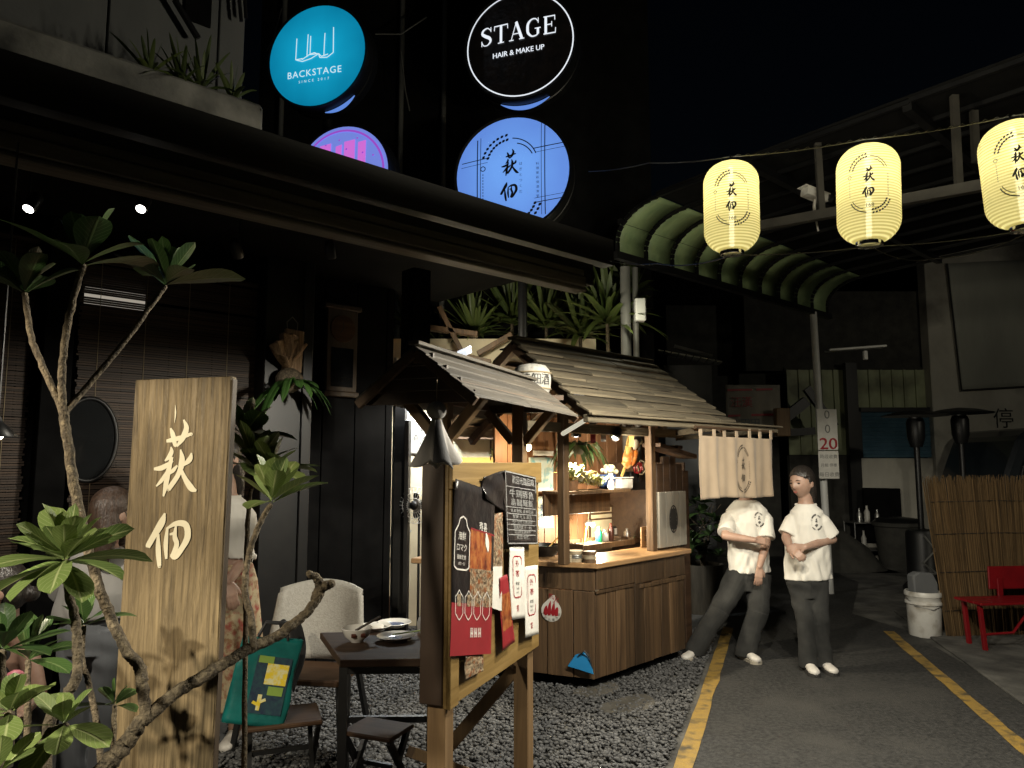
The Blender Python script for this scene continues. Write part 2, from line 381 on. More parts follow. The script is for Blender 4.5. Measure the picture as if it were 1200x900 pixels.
M['bark'] = mat('grey brown bark', (.035, .026, .016), (.13, .10, .062), .85, (70, 70, 24), 7, .8, 140, spots=(.17, .135, .085), spotscale=75)
M['driftwood'] = wood('pale driftwood', (.14, .078, .036), (.42, .28, .16), 'z', 30, .7, 0, .8, 2)
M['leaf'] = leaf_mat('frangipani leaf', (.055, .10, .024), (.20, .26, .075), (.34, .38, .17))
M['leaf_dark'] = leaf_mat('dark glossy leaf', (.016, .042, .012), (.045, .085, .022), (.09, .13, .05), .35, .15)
M['blade'] = leaf_mat('strap leaf', (.030, .058, .012), (.11, .145, .035), (.10, .12, .05), .45, .25)
M['fern'] = leaf_mat('staghorn frond', (.025, .075, .012), (.06, .14, .03), (.09, .17, .05), .45, .2)
M['shirt'] = cloth('white cotton', (.74, .71, .64)); M['shirt_grey'] = cloth('pale grey cotton', (.42, .41, .39))
M['jeans'] = cloth('faded black denim', (.014, .0145, .014), (.034, .034, .032), .95, 220, .3); M['jeans'].node_tree.nodes['Principled BSDF'].inputs['Sheen Weight'].default_value = 0
M['trousers'] = cloth('grey blue cotton', (.20, .215, .235)); M['tank'] = cloth('black jersey', (.012, .012, .013))
M['skirt'] = mat('floral cream fabric', (.46, .38, .24), (.30, .17, .09), .85, (28, 28, 28), 4, .1, 200, lo=.5, hi=.62, spots=(.32, .06, .05), spotscale=22)
M['skin'] = mat('skin', (.40, .26, .195), (.34, .21, .155), .5, (14, 14, 14), 3, .06, 150); M['skin'].node_tree.nodes['Principled BSDF'].inputs['Subsurface Weight'].default_value = .08
M['skin'].node_tree.nodes['Principled BSDF'].inputs['Subsurface Radius'].default_value = (.012, .005, .003)
M['hair'] = mat('black hair', (.012, .010, .009), (.034, .028, .024), .32, (120, 120, 12), 3, .5); M['hair_brown'] = mat('dark brown hair', (.03, .018, .012), (.07, .042, .028), .45, (110, 110, 10), 3, .5)
M['lips'] = mat('lips', (.36, .11, .09), rough=.4); M['eye'] = mat('dark eye', (.012, .009, .008), rough=.15)
M['shoe'] = mat('white leather', (.66, .63, .58), (.55, .52, .48), .45); M['sole'] = mat('dark rubber', (.03, .028, .026), rough=.8); M['sole_w'] = mat('off white rubber', (.42, .38, .31), rough=.8)
M['white_plastic'] = mat('white plastic', (.62, .61, .57), (.52, .50, .46), .4, spots=(.32, .29, .24), spotscale=7)
M['red'] = mat('red paint', (.20, .006, .009), (.16, .005, .008), .38, (8, 8, 8), 4, .1, 60)
M['red_print'] = mat('red print', (.24, .014, .02), (.19, .012, .016), .5); M['red_text'] = mat('dark red ink', (.33, .012, .02), rough=.5)
M['ink'] = mat('black ink', (.012, .012, .013), rough=.55); M['paper'] = mat('white paper', (.60, .585, .54), (.52, .50, .46), .7, (10, 10, 10), 4, .3, 18)
M['black_print'] = mat('black glossy print', (.010, .009, .010), (.022, .017, .016), .28, (7, 7, 7), 5, .5, 14)
M['white_ink'] = mat('white ink', (.62, .60, .56), rough=.55); M['grey_ink'] = mat('grey ink', (.26, .26, .255), rough=.6)
M['food'] = mat('printed food picture', (.040, .022, .012), (.42, .33, .22), .4, (95, 95, 95), 6, lo=.38, hi=.66, spots=(.20, .06, .015), spotscale=40)
M['food_orange'] = mat('printed orange stew picture', (.20, .035, .012), (.36, .14, .04), .4, (70, 70, 30), 5, spots=(.10, .02, .01), spotscale=20)
M['blue_paint'] = mat('bright blue plastic', (.012, .20, .45), (.01, .17, .40), .4)
M['teal'] = mat('teal plastic bag', (.008, .135, .125), (.006, .09, .085), .32, (8, 8, 8), 4, .7, 9)
M['bag_yellow'] = mat('yellow print', (.66, .50, .03), (.62, .60, .34), .4, (26, 26, 26), 3, lo=.45, hi=.6); M['bag_navy'] = mat('navy print', (.012, .022, .05), (.02, .06, .07), .4, (30, 30, 30))
M['bag_lime'] = mat('lime print', (.22, .34, .06), rough=.4); M['porcelain'] = mat('white glazed porcelain', (.72, .71, .68), (.68, .67, .64), .12, coat=.5)
M['blue_glaze'] = mat('blue glaze', (.03, .06, .17), rough=.2); M['brown_glaze'] = mat('brown glaze', (.09, .03, .02), rough=.25)
M['table'] = wood('dark stained table top', (.035, .021, .013), (.07, .042, .027), 'x', 18, .6, 0, .1, spec=.15); M['stool'] = wood('brown stool seat', (.045, .025, .015), (.09, .052, .03), 'x', 18, .6, 0, .1, spec=.15)
M['chair'] = mat('pale grey canvas', (.30, .29, .265), (.37, .36, .33), .75, (60, 60, 60), 4, .3, 120); M['steel'] = mat('brushed steel', (.42, .42, .41), (.52, .52, .50), .32, metal=.9)
M['white_metal'] = mat('white painted metal', (.62, .62, .60), (.54, .54, .52), .45); M['chrome'] = mat('chrome', (.75, .75, .74), rough=.12, metal=1)
M['corrugated'] = mat('pale green sheet', (.30, .34, .19), (.42, .46, .28), .55, (1, 1, .6), 6, spots=(.16, .17, .10), spotscale=1.5)
M['shutter'] = mat('blue roller shutter', (.06, .13, .18), (.09, .17, .23), .5); M['old_wall'] = mat('stained white wall', (.38, .36, .31), (.56, .54, .47), .92, (1.1, 1.1, .7), 8, .25, 30, spots=(.2, .19, .165), spotscale=1.1)
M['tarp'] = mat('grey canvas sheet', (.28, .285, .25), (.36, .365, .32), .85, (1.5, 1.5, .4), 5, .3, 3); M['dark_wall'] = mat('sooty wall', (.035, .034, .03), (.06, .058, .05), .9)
M['noren'] = cloth('natural linen', (.46, .355, .25), (.40, .305, .21), .9, 260, .2); M['doll'] = cloth('pale grey cotton doll', (.42, .40, .385), (.33, .315, .30), .9, 200, .15)
M['doll_stripe'] = cloth('dark stripe cotton', (.07, .07, .075)); M['doll_peach'] = cloth('peach cotton', (.62, .47, .38))
M['rope'] = mat('twine', (.30, .24, .15), rough=.9); M['old_steel'] = mat('dull brown steel', (.035, .032, .026), (.06, .055, .045), .7)
M['wire'] = mat('black cable', (.02, .02, .02), rough=.5); M['wire_grey'] = mat('grey cable', (.16, .16, .15), rough=.5)
M['canopy'] = mat('green translucent sheet', (.30, .42, .22), (.42, .54, .28), .45, (8, .3, 8), 4, .15, 30, trans=.3)
M['glass_dark'] = mat('dark car glass', (.012, .013, .014), rough=.08, spec=.8); M['van'] = mat('dark blue grey paint', (.018, .022, .026), (.024, .028, .032), .3, coat=.4)
M['cream'] = mat('cream painted panel', (.70, .62, .44), (.62, .54, .38), .6); M['worn_white'] = mat('weathered white board', (.20, .185, .155), (.27, .25, .21), .8, (6, 6, 2), 5); M['poster_blue'] = mat('pale blue printed poster', (.58, .68, .66), (.16, .42, .52), .5, (7, 7, 7), 3, lo=.5, hi=.56, spots=(.60, .52, .34), spotscale=6)
M['amber'] = mat('amber varnished wood', (.55, .30, .06), (.62, .38, .10), .4); M['bamboo_steel'] = wood('woven bamboo', (.16, .12, .07), (.34, .28, .19), 'x', 30, .6, .2)
M['terracotta'] = mat('brown clay', (.22, .12, .06), (.30, .17, .09), .6); M['sack'] = mat('sake cask straw', (.42, .41, .37), (.28, .27, .25), .8, (40, 40, 8), 4, .5)
M['orange'] = mat('orange brocade', (.62, .20, .03), (.48, .12, .03), .55, (30, 30, 30), 5, spots=(.72, .55, .25), spotscale=24); M['pale_face'] = mat('pale silk', (.68, .58, .44), rough=.6)
M['gold'] = mat('gold brocade', (.55, .36, .11), (.44, .27, .08), .4); M['flower_white'] = mat('white petals', (.78, .74, .58), (.66, .62, .40), .6, trans=.3); M['flower_yellow'] = mat('yellow petals', (.74, .56, .16), (.62, .60, .22), .6, trans=.3)
M['stalk'] = mat('fresh stalk', (.22, .30, .08), (.34, .40, .14), .5); M['mossy'] = mat('dark mossy planks', (.05, .042, .03), (.10, .085, .06), .85, (20, 20, 2), 6, .4)
M['pink'] = mat('pink rubber', (.62, .20, .25), rough=.4); M['green_glass'] = mat('green bottle', (.02, .35, .16), rough=.15); M['bulb_glass'] = glow('lit bulb', (1, .80, .48), 9)
M['led'] = glow('led tube', (1, .97, .84), 4); M['spot_face'] = glow('lit lamp face', (1, .96, .88), 14)
def lightbox(name, col, edge, s):
    m, N, L, B = _new(name); tc = N.new('ShaderNodeTexCoord'); ln = N.new('ShaderNodeVectorMath'); ln.operation = 'LENGTH'; L.new(tc.outputs['Object'], ln.inputs[0])
    r = N.new('ShaderNodeMapRange'); r.inputs[1].default_value = .15; r.inputs[2].default_value = .5; L.new(ln.outputs['Value'], r.inputs[0])
    no = N.new('ShaderNodeTexNoise'); no.inputs['Scale'].default_value = 3; L.new(tc.outputs['Object'], no.inputs['Vector'])
    f = _val(N, L, 'ADD', r.outputs[0], _val(N, L, 'MULTIPLY', _val(N, L, 'SUBTRACT', no.outputs[0], .5), .7)); f.node.use_clamp = True
    mx = N.new('ShaderNodeMix'); mx.data_type = 'RGBA'; L.new(f, mx.inputs[0]); mx.inputs[6].default_value = (*col, 1); mx.inputs[7].default_value = (*edge, 1)
    L.new(mx.outputs[2], B.inputs['Emission Color']); B.inputs['Emission Strength'].default_value = s; B.inputs['Base Color'].default_value = (*[c * .5 for c in col], 1); return m
M['sign_teal'] = lightbox('teal sign face', (.006, .40, .66), (.002, .22, .40), .82)
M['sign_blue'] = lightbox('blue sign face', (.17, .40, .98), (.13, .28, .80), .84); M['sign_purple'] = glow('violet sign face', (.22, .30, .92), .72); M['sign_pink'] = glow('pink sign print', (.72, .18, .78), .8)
M['sign_white'] = glow('lit white lettering', (.86, .92, 1), .95); M['sign_cyan'] = glow('lit pale lettering', (.72, .93, .98), .85); M['sign_ring'] = glow('violet ring', (.42, .10, .72), .7)
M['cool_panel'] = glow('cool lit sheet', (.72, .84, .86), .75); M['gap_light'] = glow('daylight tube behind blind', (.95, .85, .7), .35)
# lantern paper: thin, see-through enough for the tube inside, faint bamboo hoops
def lantern_paper():
    m, N, L, B = _new('lantern paper'); tc = N.new('ShaderNodeTexCoord'); sp = N.new('ShaderNodeSeparateXYZ'); L.new(tc.outputs['Object'], sp.inputs[0])
    s = _val(N, L, 'SINE', _val(N, L, 'MULTIPLY', sp.outputs[2], 2 * pi / .0125), 0); s = _val(N, L, 'MULTIPLY_ADD', s, .09); s.node.inputs[2].default_value = .20
    no = N.new('ShaderNodeTexNoise'); no.inputs['Scale'].default_value = 9; L.new(tc.outputs['Object'], no.inputs['Vector'])
    st = _val(N, L, 'MULTIPLY', s, _val(N, L, 'ADD', .8, _val(N, L, 'MULTIPLY', no.outputs[0], .4)))
    B.inputs['Base Color'].default_value = (.75, .66, .36, 1); B.inputs['Roughness'].default_value = .8
    em = N.new('ShaderNodeEmission'); em.inputs[0].default_value = (1, .88, .33, 1); L.new(st, em.inputs[1])
    tl = N.new('ShaderNodeBsdfTranslucent'); hp_ = N.new('ShaderNodeMix'); hp_.data_type = 'RGBA'; hr = _val(N, L, 'ADD', .5, _val(N, L, 'MULTIPLY', _val(N, L, 'SINE', _val(N, L, 'MULTIPLY', sp.outputs[2], 2 * pi / .0125), 0), .5)); L.new(hr, hp_.inputs[0]); hp_.inputs[6].default_value = (.62, .53, .20, 1); hp_.inputs[7].default_value = (.90, .84, .54, 1); L.new(hp_.outputs[2], tl.inputs[0])
    a = N.new('ShaderNodeAddShader'); L.new(em.outputs[0], a.inputs[0]); L.new(tl.outputs[0], a.inputs[1])
    tr = N.new('ShaderNodeBsdfTransparent'); tr.inputs[0].default_value = (1, .96, .8, 1); ms = N.new('ShaderNodeMixShader'); ms.inputs[0].default_value = .10
    L.new(a.outputs[0], ms.inputs[1]); L.new(tr.outputs[0], ms.inputs[2]); out = [x for x in N if x.type == 'OUTPUT_MATERIAL'][0]; L.new(ms.outputs[0], out.inputs[0])
    return m
M['lantern'] = lantern_paper()

# ================================================================== GROUND
mb = MB(); mb.add([(-40, -12, 0), (40, -12, 0), (40, 70, 0), (-40, 70, 0)], [(0, 1, 2, 3)])
structure(mb.build('ground', M['ground']))
LA, LB = G(801, 900), G(851, 745)        # left line
RA, RB = G(1110, 800), G(1043, 742)      # right line
dL = (LB - LA).normalized(); dR = (RB - RA).normalized(); nL = Vector((-dL.y, dL.x, 0)); nR = Vector((-dR.y, dR.x, 0))
L0, L1 = LA - dL * 9, LB + dL * 5; R0, R1 = RA - dR * 9, RB + dR * .05
def strip(name, a, b, w, z, m, seg=60):
    d = (b - a); n = Vector((-d.y, d.x, 0)).normalized(); mb = MB(); vs = []
    for i in range(seg + 1):
        p = a + d * i / seg
        e1 = w / 2 + RNG.normal(0, .004); e2 = w / 2 + RNG.normal(0, .004)
        vs += [(p.x + n.x * e1, p.y + n.y * e1, z), (p.x - n.x * e2, p.y - n.y * e2, z)]
    mb.add(vs, [(2 * i, 2 * i + 1, 2 * i + 3, 2 * i + 2) for i in range(seg)])
    return structure(mb.build(name, m))
mb = MB()
mb.add([(L0.x, L0.y, .004), (R0.x + 1.2, R0.y, .004), (RB.x + .22, RB.y + .1, .004), (RB.x + .05, RB.y + .9, .004), (RB.x + 1.1, RB.y + 3, .004), (RB.x + 1.3, 13, .004), (L1.x, 13, .004), (LB.x, LB.y, .004)], [tuple(range(8))])
structure(mb.build('road', M['asphalt']))
strip('yellow_line', L0, LB + dL * .35, .098, .008, M['yellow'])
strip('yellow_line', R0, R1, .098, .008, M['yellow'])
# raised slab edge of the forecourt at the right of the road
mb = MB(); q = [RA - dR * 9 + nR * -.42, RB + nR * -.30, (RB.x + .55, RB.y + 1.0), (9, RB.y + 1.0), (9, -6)]
mb.prism([(v[0], v[1]) for v in q][::-1], .001, .022); structure(mb.build('forecourt', M['ground'], bevel=.006))

# pebbles between the seats and the road
def pebbles():
    t = (1 + sqrt(5)) / 2
    iv = np.array([(-1, t, 0), (1, t, 0), (-1, -t, 0), (1, -t, 0), (0, -1, t), (0, 1, t), (0, -1, -t), (0, 1, -t), (t, 0, -1), (t, 0, 1), (-t, 0, -1), (-t, 0, 1)], float); iv /= np.linalg.norm(iv[0])
    fi = np.array([(0, 11, 5), (0, 5, 1), (0, 1, 7), (0, 7, 10), (0, 10, 11), (1, 5, 9), (5, 11, 4), (11, 10, 2), (10, 7, 6), (7, 1, 8), (3, 9, 4), (3, 4, 2), (3, 2, 6), (3, 6, 8), (3, 8, 9), (4, 9, 5), (2, 4, 11), (6, 2, 10), (8, 6, 7), (9, 8, 1)])
    pts = []
    for x, y in zip(RNG.uniform(-2.2, 2.1, 62000), RNG.uniform(2.6, 7.4, 62000)):
        s = (x - LA.x) * nL.x + (y - LA.y) * nL.y
        if s < .085: continue
        if x < -.25 * y - .55: continue
        pts.append((x, y))
    pts = np.array(pts); n = len(pts)
    sz = RNG.uniform(.008, .0185, n); A = RNG.uniform(0, 6.28, n)
    V = np.repeat(iv[None], n, 0) * np.stack([sz * RNG.uniform(.9, 1.4, n), sz * RNG.uniform(.7, 1, n), sz * RNG.uniform(.45, .75, n)], 1)[:, None, :]
    V *= RNG.uniform(.82, 1.15, (n, 12, 1)); ca, sa = np.cos(A)[:, None], np.sin(A)[:, None]
    X = V[..., 0] * ca - V[..., 1] * sa + pts[:, :1]; Y = V[..., 0] * sa + V[..., 1] * ca + pts[:, 1:]; Z = V[..., 2] + RNG.uniform(.006, .028, n)[:, None]
    V = np.stack([X, Y, Z], -1).reshape(-1, 3); Fc = (fi[None] + 12 * np.arange(n)[:, None, None]).reshape(-1, 3)
    me = bpy.data.meshes.new('gravel'); me.vertices.add(len(V)); me.vertices.foreach_set('co', V.ravel())
    me.loops.add(Fc.size); me.loops.foreach_set('vertex_index', Fc.ravel()); me.polygons.add(len(Fc)); me.polygons.foreach_set('loop_start', np.arange(0, Fc.size, 3))
    me.polygons.foreach_set('use_smooth', np.ones(len(Fc), bool)); me.update(calc_edges=True); me.materials.append(M['pebble'])
    return stuff(link(bpy.data.objects.new('gravel', me)))
pebbles()
for k, (px, py, r, lab) in enumerate([(738, 829, .19, 'pale stepping stone in the gravel near the yellow line'), (700, 812, .16, 'stepping stone lying in shade under the stall counter edge')]):
    c = G(px, py); mb = MB(); n = 14
    mb.prism([(r * (1.25 + .18 * sin(3 * a + k)) * cos(a), r * (.8 + .12 * cos(2 * a)) * sin(a)) for a in [2 * pi * i / n for i in range(n)]], .0, .028)
    o = mb.build('stepping_stone', M['slab'], bevel=.012); o.location = c; o.rotation_euler = (0, 0, .7); tag(o, lab, 'stone', 'stepping stones in the gravel')

# ================================================================== RESTAURANT BUILDING (left)
BO = P(0, 58, 3.0); B = Frame((BO.x, BO.y), radians(42.5)); ZT = 3.38
xe = B.at(717, 273, 0)[0]; xl = B.at(690, 346, -.12)[0]
bld = thing('restaurant_building', 'black fronted restaurant building with a deep dark eave and grey upper wall', 'building', (BO.x, BO.y, 0), B.rz)
def bbox(name, m, *a, bevel=.004, par=bld): mb = MB(); mb.box(*a); return mb.build(name, M[m], par, bevel=bevel)
roof = bbox('roof', 'black', -5, xe - .05, .1, 2.2, 3.26, 3.36)
bbox('fascia', 'dark_board', -5, xe, -.02, .1, 3.17, ZT)
mb = MB(); mb.box(-5, xl + .14, -.05, .04, 2.96, 3.12); mb.build('eave_board', M['dark_board'], bld, bevel=.005)
mb = MB(); mb.box(-5, xl, -.10, -.052, 2.915, 2.99); mb.box(-5, xl, -.078, -.052, 3.0, 3.05); mb.box(-5, xl + .02, -.09, .03, 2.885, 2.912); mb.build('eave_trim', M['lip'], bld, bevel=.006)
bbox('soffit', 'black', -5, xe - .3, .3, 1.9, 3.14, 3.2)
# back wall behind the seats: black cladding boards
mb = MB(); x = -5.0
while x < B.at(459, 600, 1.75)[0] - .02:
    x2 = min(x + .3, B.at(459, 600, 1.75)[0]); mb.box(x, x2 - .008, 1.75, 1.83, 0, 3.14); x = x2
mb.build('wall', M['black'], bld, bevel=.004)
pL, pR = B.at(309, 450, 1.45)[0], B.at(363, 450, 1.45)[0]
mb = MB(); mb.box(pL, pR, 1.45, 1.72, 0, 3.14); mb.box(pR - .07, pR + .012, 1.43, 1.74, 0, 3.14); mb.build('pillar', M['black_metal'], bld, bevel=.006)
c1 = B.at(48, 450, 1.5)[0]; bbox('pillar', 'black', c1, c1 + .16, 1.5, 1.66, 0, 3.14)
c2 = B.at(484, 380, .5)[0]; bbox('pillar', 'black', c2, c2 + .15, .5, .65, 2.0, 2.98)
# ledge and wall of the floor above
wl = B.at(290, 60, .75)[0]
mb = MB(); mb.box(-5, B.at(300, 160, .35)[0], .25, .62, 3.37, 3.66); mb.build('parapet', M['concrete'], bld, bevel=.02)
mb = MB(); x = -5
while x < wl:
    x2 = min(x + .62, wl); mb.box(x, x2 - .012, .78, .9, 3.5, 7.5); x = x2
mb.box(-5, wl, .9, .96, 3.5, 7.5); mb.build('upper_wall', M['wall_panel'], bld, bevel=.004)
mb = MB()
for (a, b_) in (((228, 20), (236, 75)), ((236, 0), (243, 70))):
    p = B.loc(P(*a, 4.9)); q = B.loc(P(*b_, 4.9)); mb.tube([(p.x, .7, p.z), (q.x, .7, q.z)], .012)
p = B.at(205, 0, .7); q = B.at(232, 45, .7); mb.tube([(p[0], .7, p[1]), (q[0], .7, q[1])], .02); mb.build('drain_pipe', M['black_metal'], bld, smooth=True)
w0 = B.at(228, 8, .77); bbox('vent', 'black', w0[0] - .06, w0[0] + .1, .76, .775, w0[1] - .1, w0[1] + .12)
# dark rear block of the house beyond the eave, carrying the signs
rb = thing('rear_house', 'dark unlit house block rising behind the round signs', 'building', (0, 0, 0))
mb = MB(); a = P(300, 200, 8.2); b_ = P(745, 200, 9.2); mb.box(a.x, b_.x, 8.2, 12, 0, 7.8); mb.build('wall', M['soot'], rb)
mb = MB()
for px in (330, 470, 520): p = P(px, 100, 8.1); mb.tube([(p.x, 8.12, 2.9), (p.x, 8.12, 7.4)], .03)
for (a, b_) in (((440, 40), (500, 20)), ((470, 60), (480, 130)), ((330, 10), (312, 60))): mb.tube([P(*a, 7.6), (P(*a, 7.6) + P(*b_, 7.6)) / 2 + Vector((0, 0, -.1)), P(*b_, 7.6)], .008)
mb.build('cable_run', M['wire_grey'], rb, smooth=True)

# bamboo blinds
def blind(x0, x1, z0, z1, lab, y=1.62, gap=None):
    t = thing('bamboo_blind', lab, 'blind', tuple(B.w((x0 + x1) / 2, y, z0)), B.rz, 'bamboo blinds along the seating')
    mb = MB(); n = int((z1 - z0) / .0155); hw = (x1 - x0) / 2
    for i in range(n):
        z = i * .0155 + RNG.normal(0, .0008)
        if gap and abs(z + z0 - gap) < .012: continue
        a = RNG.normal(0, .0016)
        mb.box(-hw + RNG.uniform(0, .02), hw - RNG.uniform(0, .02), -.004 + a, .004 + a, z, z + .0118, rot=(0, RNG.normal(0, .0008), 0))
    mb.build('slats', M['blind'], t)
    mb = MB(); x = -hw + .12
    while x < hw: mb.tube([(x, -.007, 0), (x, -.007, z1 - z0)], .0022, 5); x += .28
    mb.build('cord', M['rope'], t)
    mb = MB(); mb.tube([(-hw, 0, z1 - z0 + .02), (hw, 0, z1 - z0 + .02)], .022, 10); mb.build('head_rail', M['blind'], t)
    return t
xa, xb, xc = B.at(-60, 300, 1.62)[0] - 1.2, B.at(46, 300, 1.62)[0], B.at(86, 300, 1.62)[0]; xd = B.at(306, 320, 1.62)[0]
blind(xa, xb, .5, 2.98, 'brown bamboo blind behind the seated diner in black')
blind(xc + .05, xd, .35, 2.92, 'wide brown bamboo blind behind the cedar name board', gap=B.at(130, 350, 1.62)[1])
g0 = B.at(100, 346, 1.7); g1 = B.at(170, 356, 1.7)
mb = MB(); mb.box(g0[0], g1[0], 1.70, 1.73, g0[1] - .05, g0[1] + .06); o = mb.build('wall_lamp', M['gap_light']); o.location = (BO.x, BO.y, 0); o.rotation_euler = (0, 0, B.rz)
tag(o, 'slim lit strip lamp glowing through a gap in the bamboo blind', 'lamp')

# ================================================================== GREEN CANOPY
A0, A1 = P(722, 302, 6.8), P(968, 368, 9.7); zc = 3.58; CF = Frame((A0.x, A0.y), atan2(A1.y - A0.y, A1.x - A0.x)); cl = (Vector((A1.x, A1.y)) - Vector((A0.x, A0.y))).length
can = thing('green_canopy', 'curved green sheet canopy with dark ribs over the parking alley', 'canopy', (A0.x, A0.y, zc), CF.rz)
prof = [(0, 0), (0, .12)] + [(-.5 * (1 - cos(t)), .12 + .32 * sin(t)) for t in np.linspace(.15, 1.5, 9)]; flat = [(-.47, .44), (-1.4, .49), (-2.6, .53), (-4.4, .58)]
NR = 10
mb = MB()
for i in range(NR):
    x0, x1 = cl * i / NR, cl * (i + 1) / NR - .004
    vs = [(x, y, z) for x in (x0, x1) for y, z in prof]; n = len(prof); mb.add(vs, [(k, k + 1, n + k + 1, n + k) for k in range(n - 1)])
mb2 = MB()
for i in range(NR):
    x0, x1 = cl * i / NR, cl * (i + 1) / NR - .004; vs = [(x, y, z + .02) for x in (x0, x1) for y, z in flat]; mb2.add(vs, [(k, k + 1, 4 + k + 1, 4 + k) for k in range(3)])
mb2.build('roof_panel', M['soot'], can, solid=.02)
o = mb.build('sheet', M['canopy'], can, smooth=True); s = o.modifiers.new('solid', 'SOLIDIFY'); s.thickness = .006
for i in range(NR + 1):
    mb = MB(); x = cl * i / NR; pr = [(y - .0, z) for y, z in prof + flat[1:]]
    for k in range(len(pr) - 1):
        (ya, za), (yb, zb) = pr[k], pr[k + 1]; mb.beam((x, ya - .02, za - .012), (x, yb - .02, zb - .022), .032, .03)
    mb.build('rib', M['black_metal'], can)
mb = MB(); mb.beam((-.05, -.03, -.03), (cl + .05, -.03, -.03), .06, .07); mb.beam((0, -.05, .30), (cl * .3, -.05, .30), .05, .05); mb.beam((0, -1.4, .44), (cl, -1.4, .44), .06, .06); mb.beam((0, -2.6, .48), (cl, -2.6, .48), .06, .06)
mb.build('frame', M['black_metal'], can)
pp = P(963, 470, 9.4)
o = MB(); o.tube([(pp.x, pp.y, 0), (pp.x - .06, pp.y, 3.55)], .045, 10); o = o.build('canopy_post', M['white_metal'], smooth=True); tag(o, 'pale round steel post under the far canopy corner', 'post')
mb = MB(); p1 = P(735, 470, 7.0); mb.tube([(p1.x, 7.0, 0), (p1.x, 7.0, 3.5)], .05, 10); mb.tube([(p1.x + .1, 7.02, 0), (p1.x + .1, 7.02, 3.5)], .03, 8); o = mb.build('drain_pipe', M['wire_grey'], smooth=True); tag(o, 'grey drain pipes beside the palm leaves at the canopy corner', 'pipe')
mb = MB(); p = P(750, 362, 6.9); mb.box(p.x - .05, p.x + .05, 6.85, 6.95, p.z - .12, p.z + .1); o = mb.build('meter_box', M['white_metal'], bevel=.01); tag(o, 'small pale electric box on the drain pipes', 'box')

# ================================================================== UPPER SHED FRAME, BACK WALLS
sh = thing('shed_building', 'dark open steel shed rising above the green canopy', 'building', (0, 0, 0))
T0, T1 = P(790, 198, 11.5), P(1230, 66, 8.5); U0, U1 = P(862, 270, 5.9), P(1230, 203, 4.3)
mb = MB(); mb.beam(U0, U1, .06, .07); mb.build('beam', M['old_steel'], sh)
for (a, b_, D) in (((958, 168), (963, 250), 5.38), ((1118, 112), (1124, 224), 4.74), ((1141, 130), (1144, 190), 4.85)):
    mb = MB(); mb.beam(P(*a, D), P(*b_, D), .045, .035); mb.build('post', M['old_steel'], sh)
YB = 12.6
bx = lambda px: P(px, 540, YB).x
bz = lambda py: P(1000, py, YB).z
bw = thing('back_shed', 'pale green corrugated shed wall with a blue shutter closing the alley', 'building', (0, 0, 0))
mb = MB(); x = bx(925)
while x < bx(1098):
    mb.box(x, x + .035, YB - .035, YB, bz(533), 3.2); mb.box(x + .035, x + .2, YB - .004, YB + .03, bz(533), 3.2); x += .2
mb.build('cladding', M['corrugated'], bw)
mb = MB(); z = bz(536)
while z < bz(483) - .02: mb.add([(bx(1008), YB - .06, z), (bx(1098), YB - .06, z), (bx(1098), YB - .09, z + .045), (bx(1008), YB - .09, z + .045), (bx(1008), YB - .06, z + .062), (bx(1098), YB - .06, z + .062)], [(0, 1, 2, 3), (3, 2, 5, 4)]); z += .064
mb.build('shutter', M['shutter'], bw, solid=.004)
mb = MB(); mb.box(bx(1003), bx(1008), YB - .12, YB, bz(536), bz(478)); mb.box(bx(1003), bx(1100), YB - .12, YB, bz(483), bz(478)); mb.build('shutter_frame', M['black_metal'], bw)
mb = MB(); mb.box(bx(1000), bx(1100), YB - .1, YB + .05, 0, bz(537)); mb.build('base_wall', M['old_wall'], bw, bevel=.01)
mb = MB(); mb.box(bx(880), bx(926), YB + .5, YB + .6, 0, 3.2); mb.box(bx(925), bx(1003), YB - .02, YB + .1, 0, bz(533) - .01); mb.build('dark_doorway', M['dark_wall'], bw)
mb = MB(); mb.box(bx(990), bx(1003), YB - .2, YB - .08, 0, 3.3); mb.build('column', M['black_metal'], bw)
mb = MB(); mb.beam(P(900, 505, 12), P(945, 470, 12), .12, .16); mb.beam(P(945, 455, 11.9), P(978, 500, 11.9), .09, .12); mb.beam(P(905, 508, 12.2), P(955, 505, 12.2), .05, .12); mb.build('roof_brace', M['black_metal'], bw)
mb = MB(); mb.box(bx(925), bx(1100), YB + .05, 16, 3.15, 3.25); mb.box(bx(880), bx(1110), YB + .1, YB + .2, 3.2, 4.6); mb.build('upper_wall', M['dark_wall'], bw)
# white wall at the right with a canvas sheet hung on it
YW = 12.4
ww = thing('white_wall', 'stained white side wall lettered for parking behind the reed screen', 'wall', (0, 0, 0))
x0 = P(1097, 540, YW).x
mb = MB(); mb.box(x0, x0 + 8, YW, YW + .25, 0, 5.6); mb.build('plaster', M['old_wall'], ww, bevel=.01)
mb = MB(); c = P(1176, 492, YW); write(mb, '停', lambda x, y: (c.x + x, YW - .004, c.z + y), .36); c2_ = P(1232, 492, YW); write(mb, '車', lambda x, y: (c2_.x + x, YW - .004, c2_.z + y), .36); mb.build('lettering', M['ink'], ww)
ta, tb_ = P(1108, 310, YW), P(1118, 458, YW)
mb = MB(); mb.grid(lambda u, v: (ta.x + .1 * v + u * 3.4, YW - .03 - .02 * sin(u * 9 + v * 2) - .012 * sin(v * 7 + u * 14), ta.z + (tb_.z - ta.z) * v + u * .2), 40, 20)
o = mb.build('canvas_sheet', M['tarp'], smooth=True, solid=.006); tag(o, 'grey canvas sheet hung on the white wall with dark cord edge', 'sheet')
mb = MB(); mb.tube([(ta.x - .01, YW - .06, ta.z), (ta.x + .10, YW - .06, tb_.z), (ta.x + 3.5, YW - .06, tb_.z + .2)], .018, 6); o2 = mb.build('edge_cord', M['wire'], o)
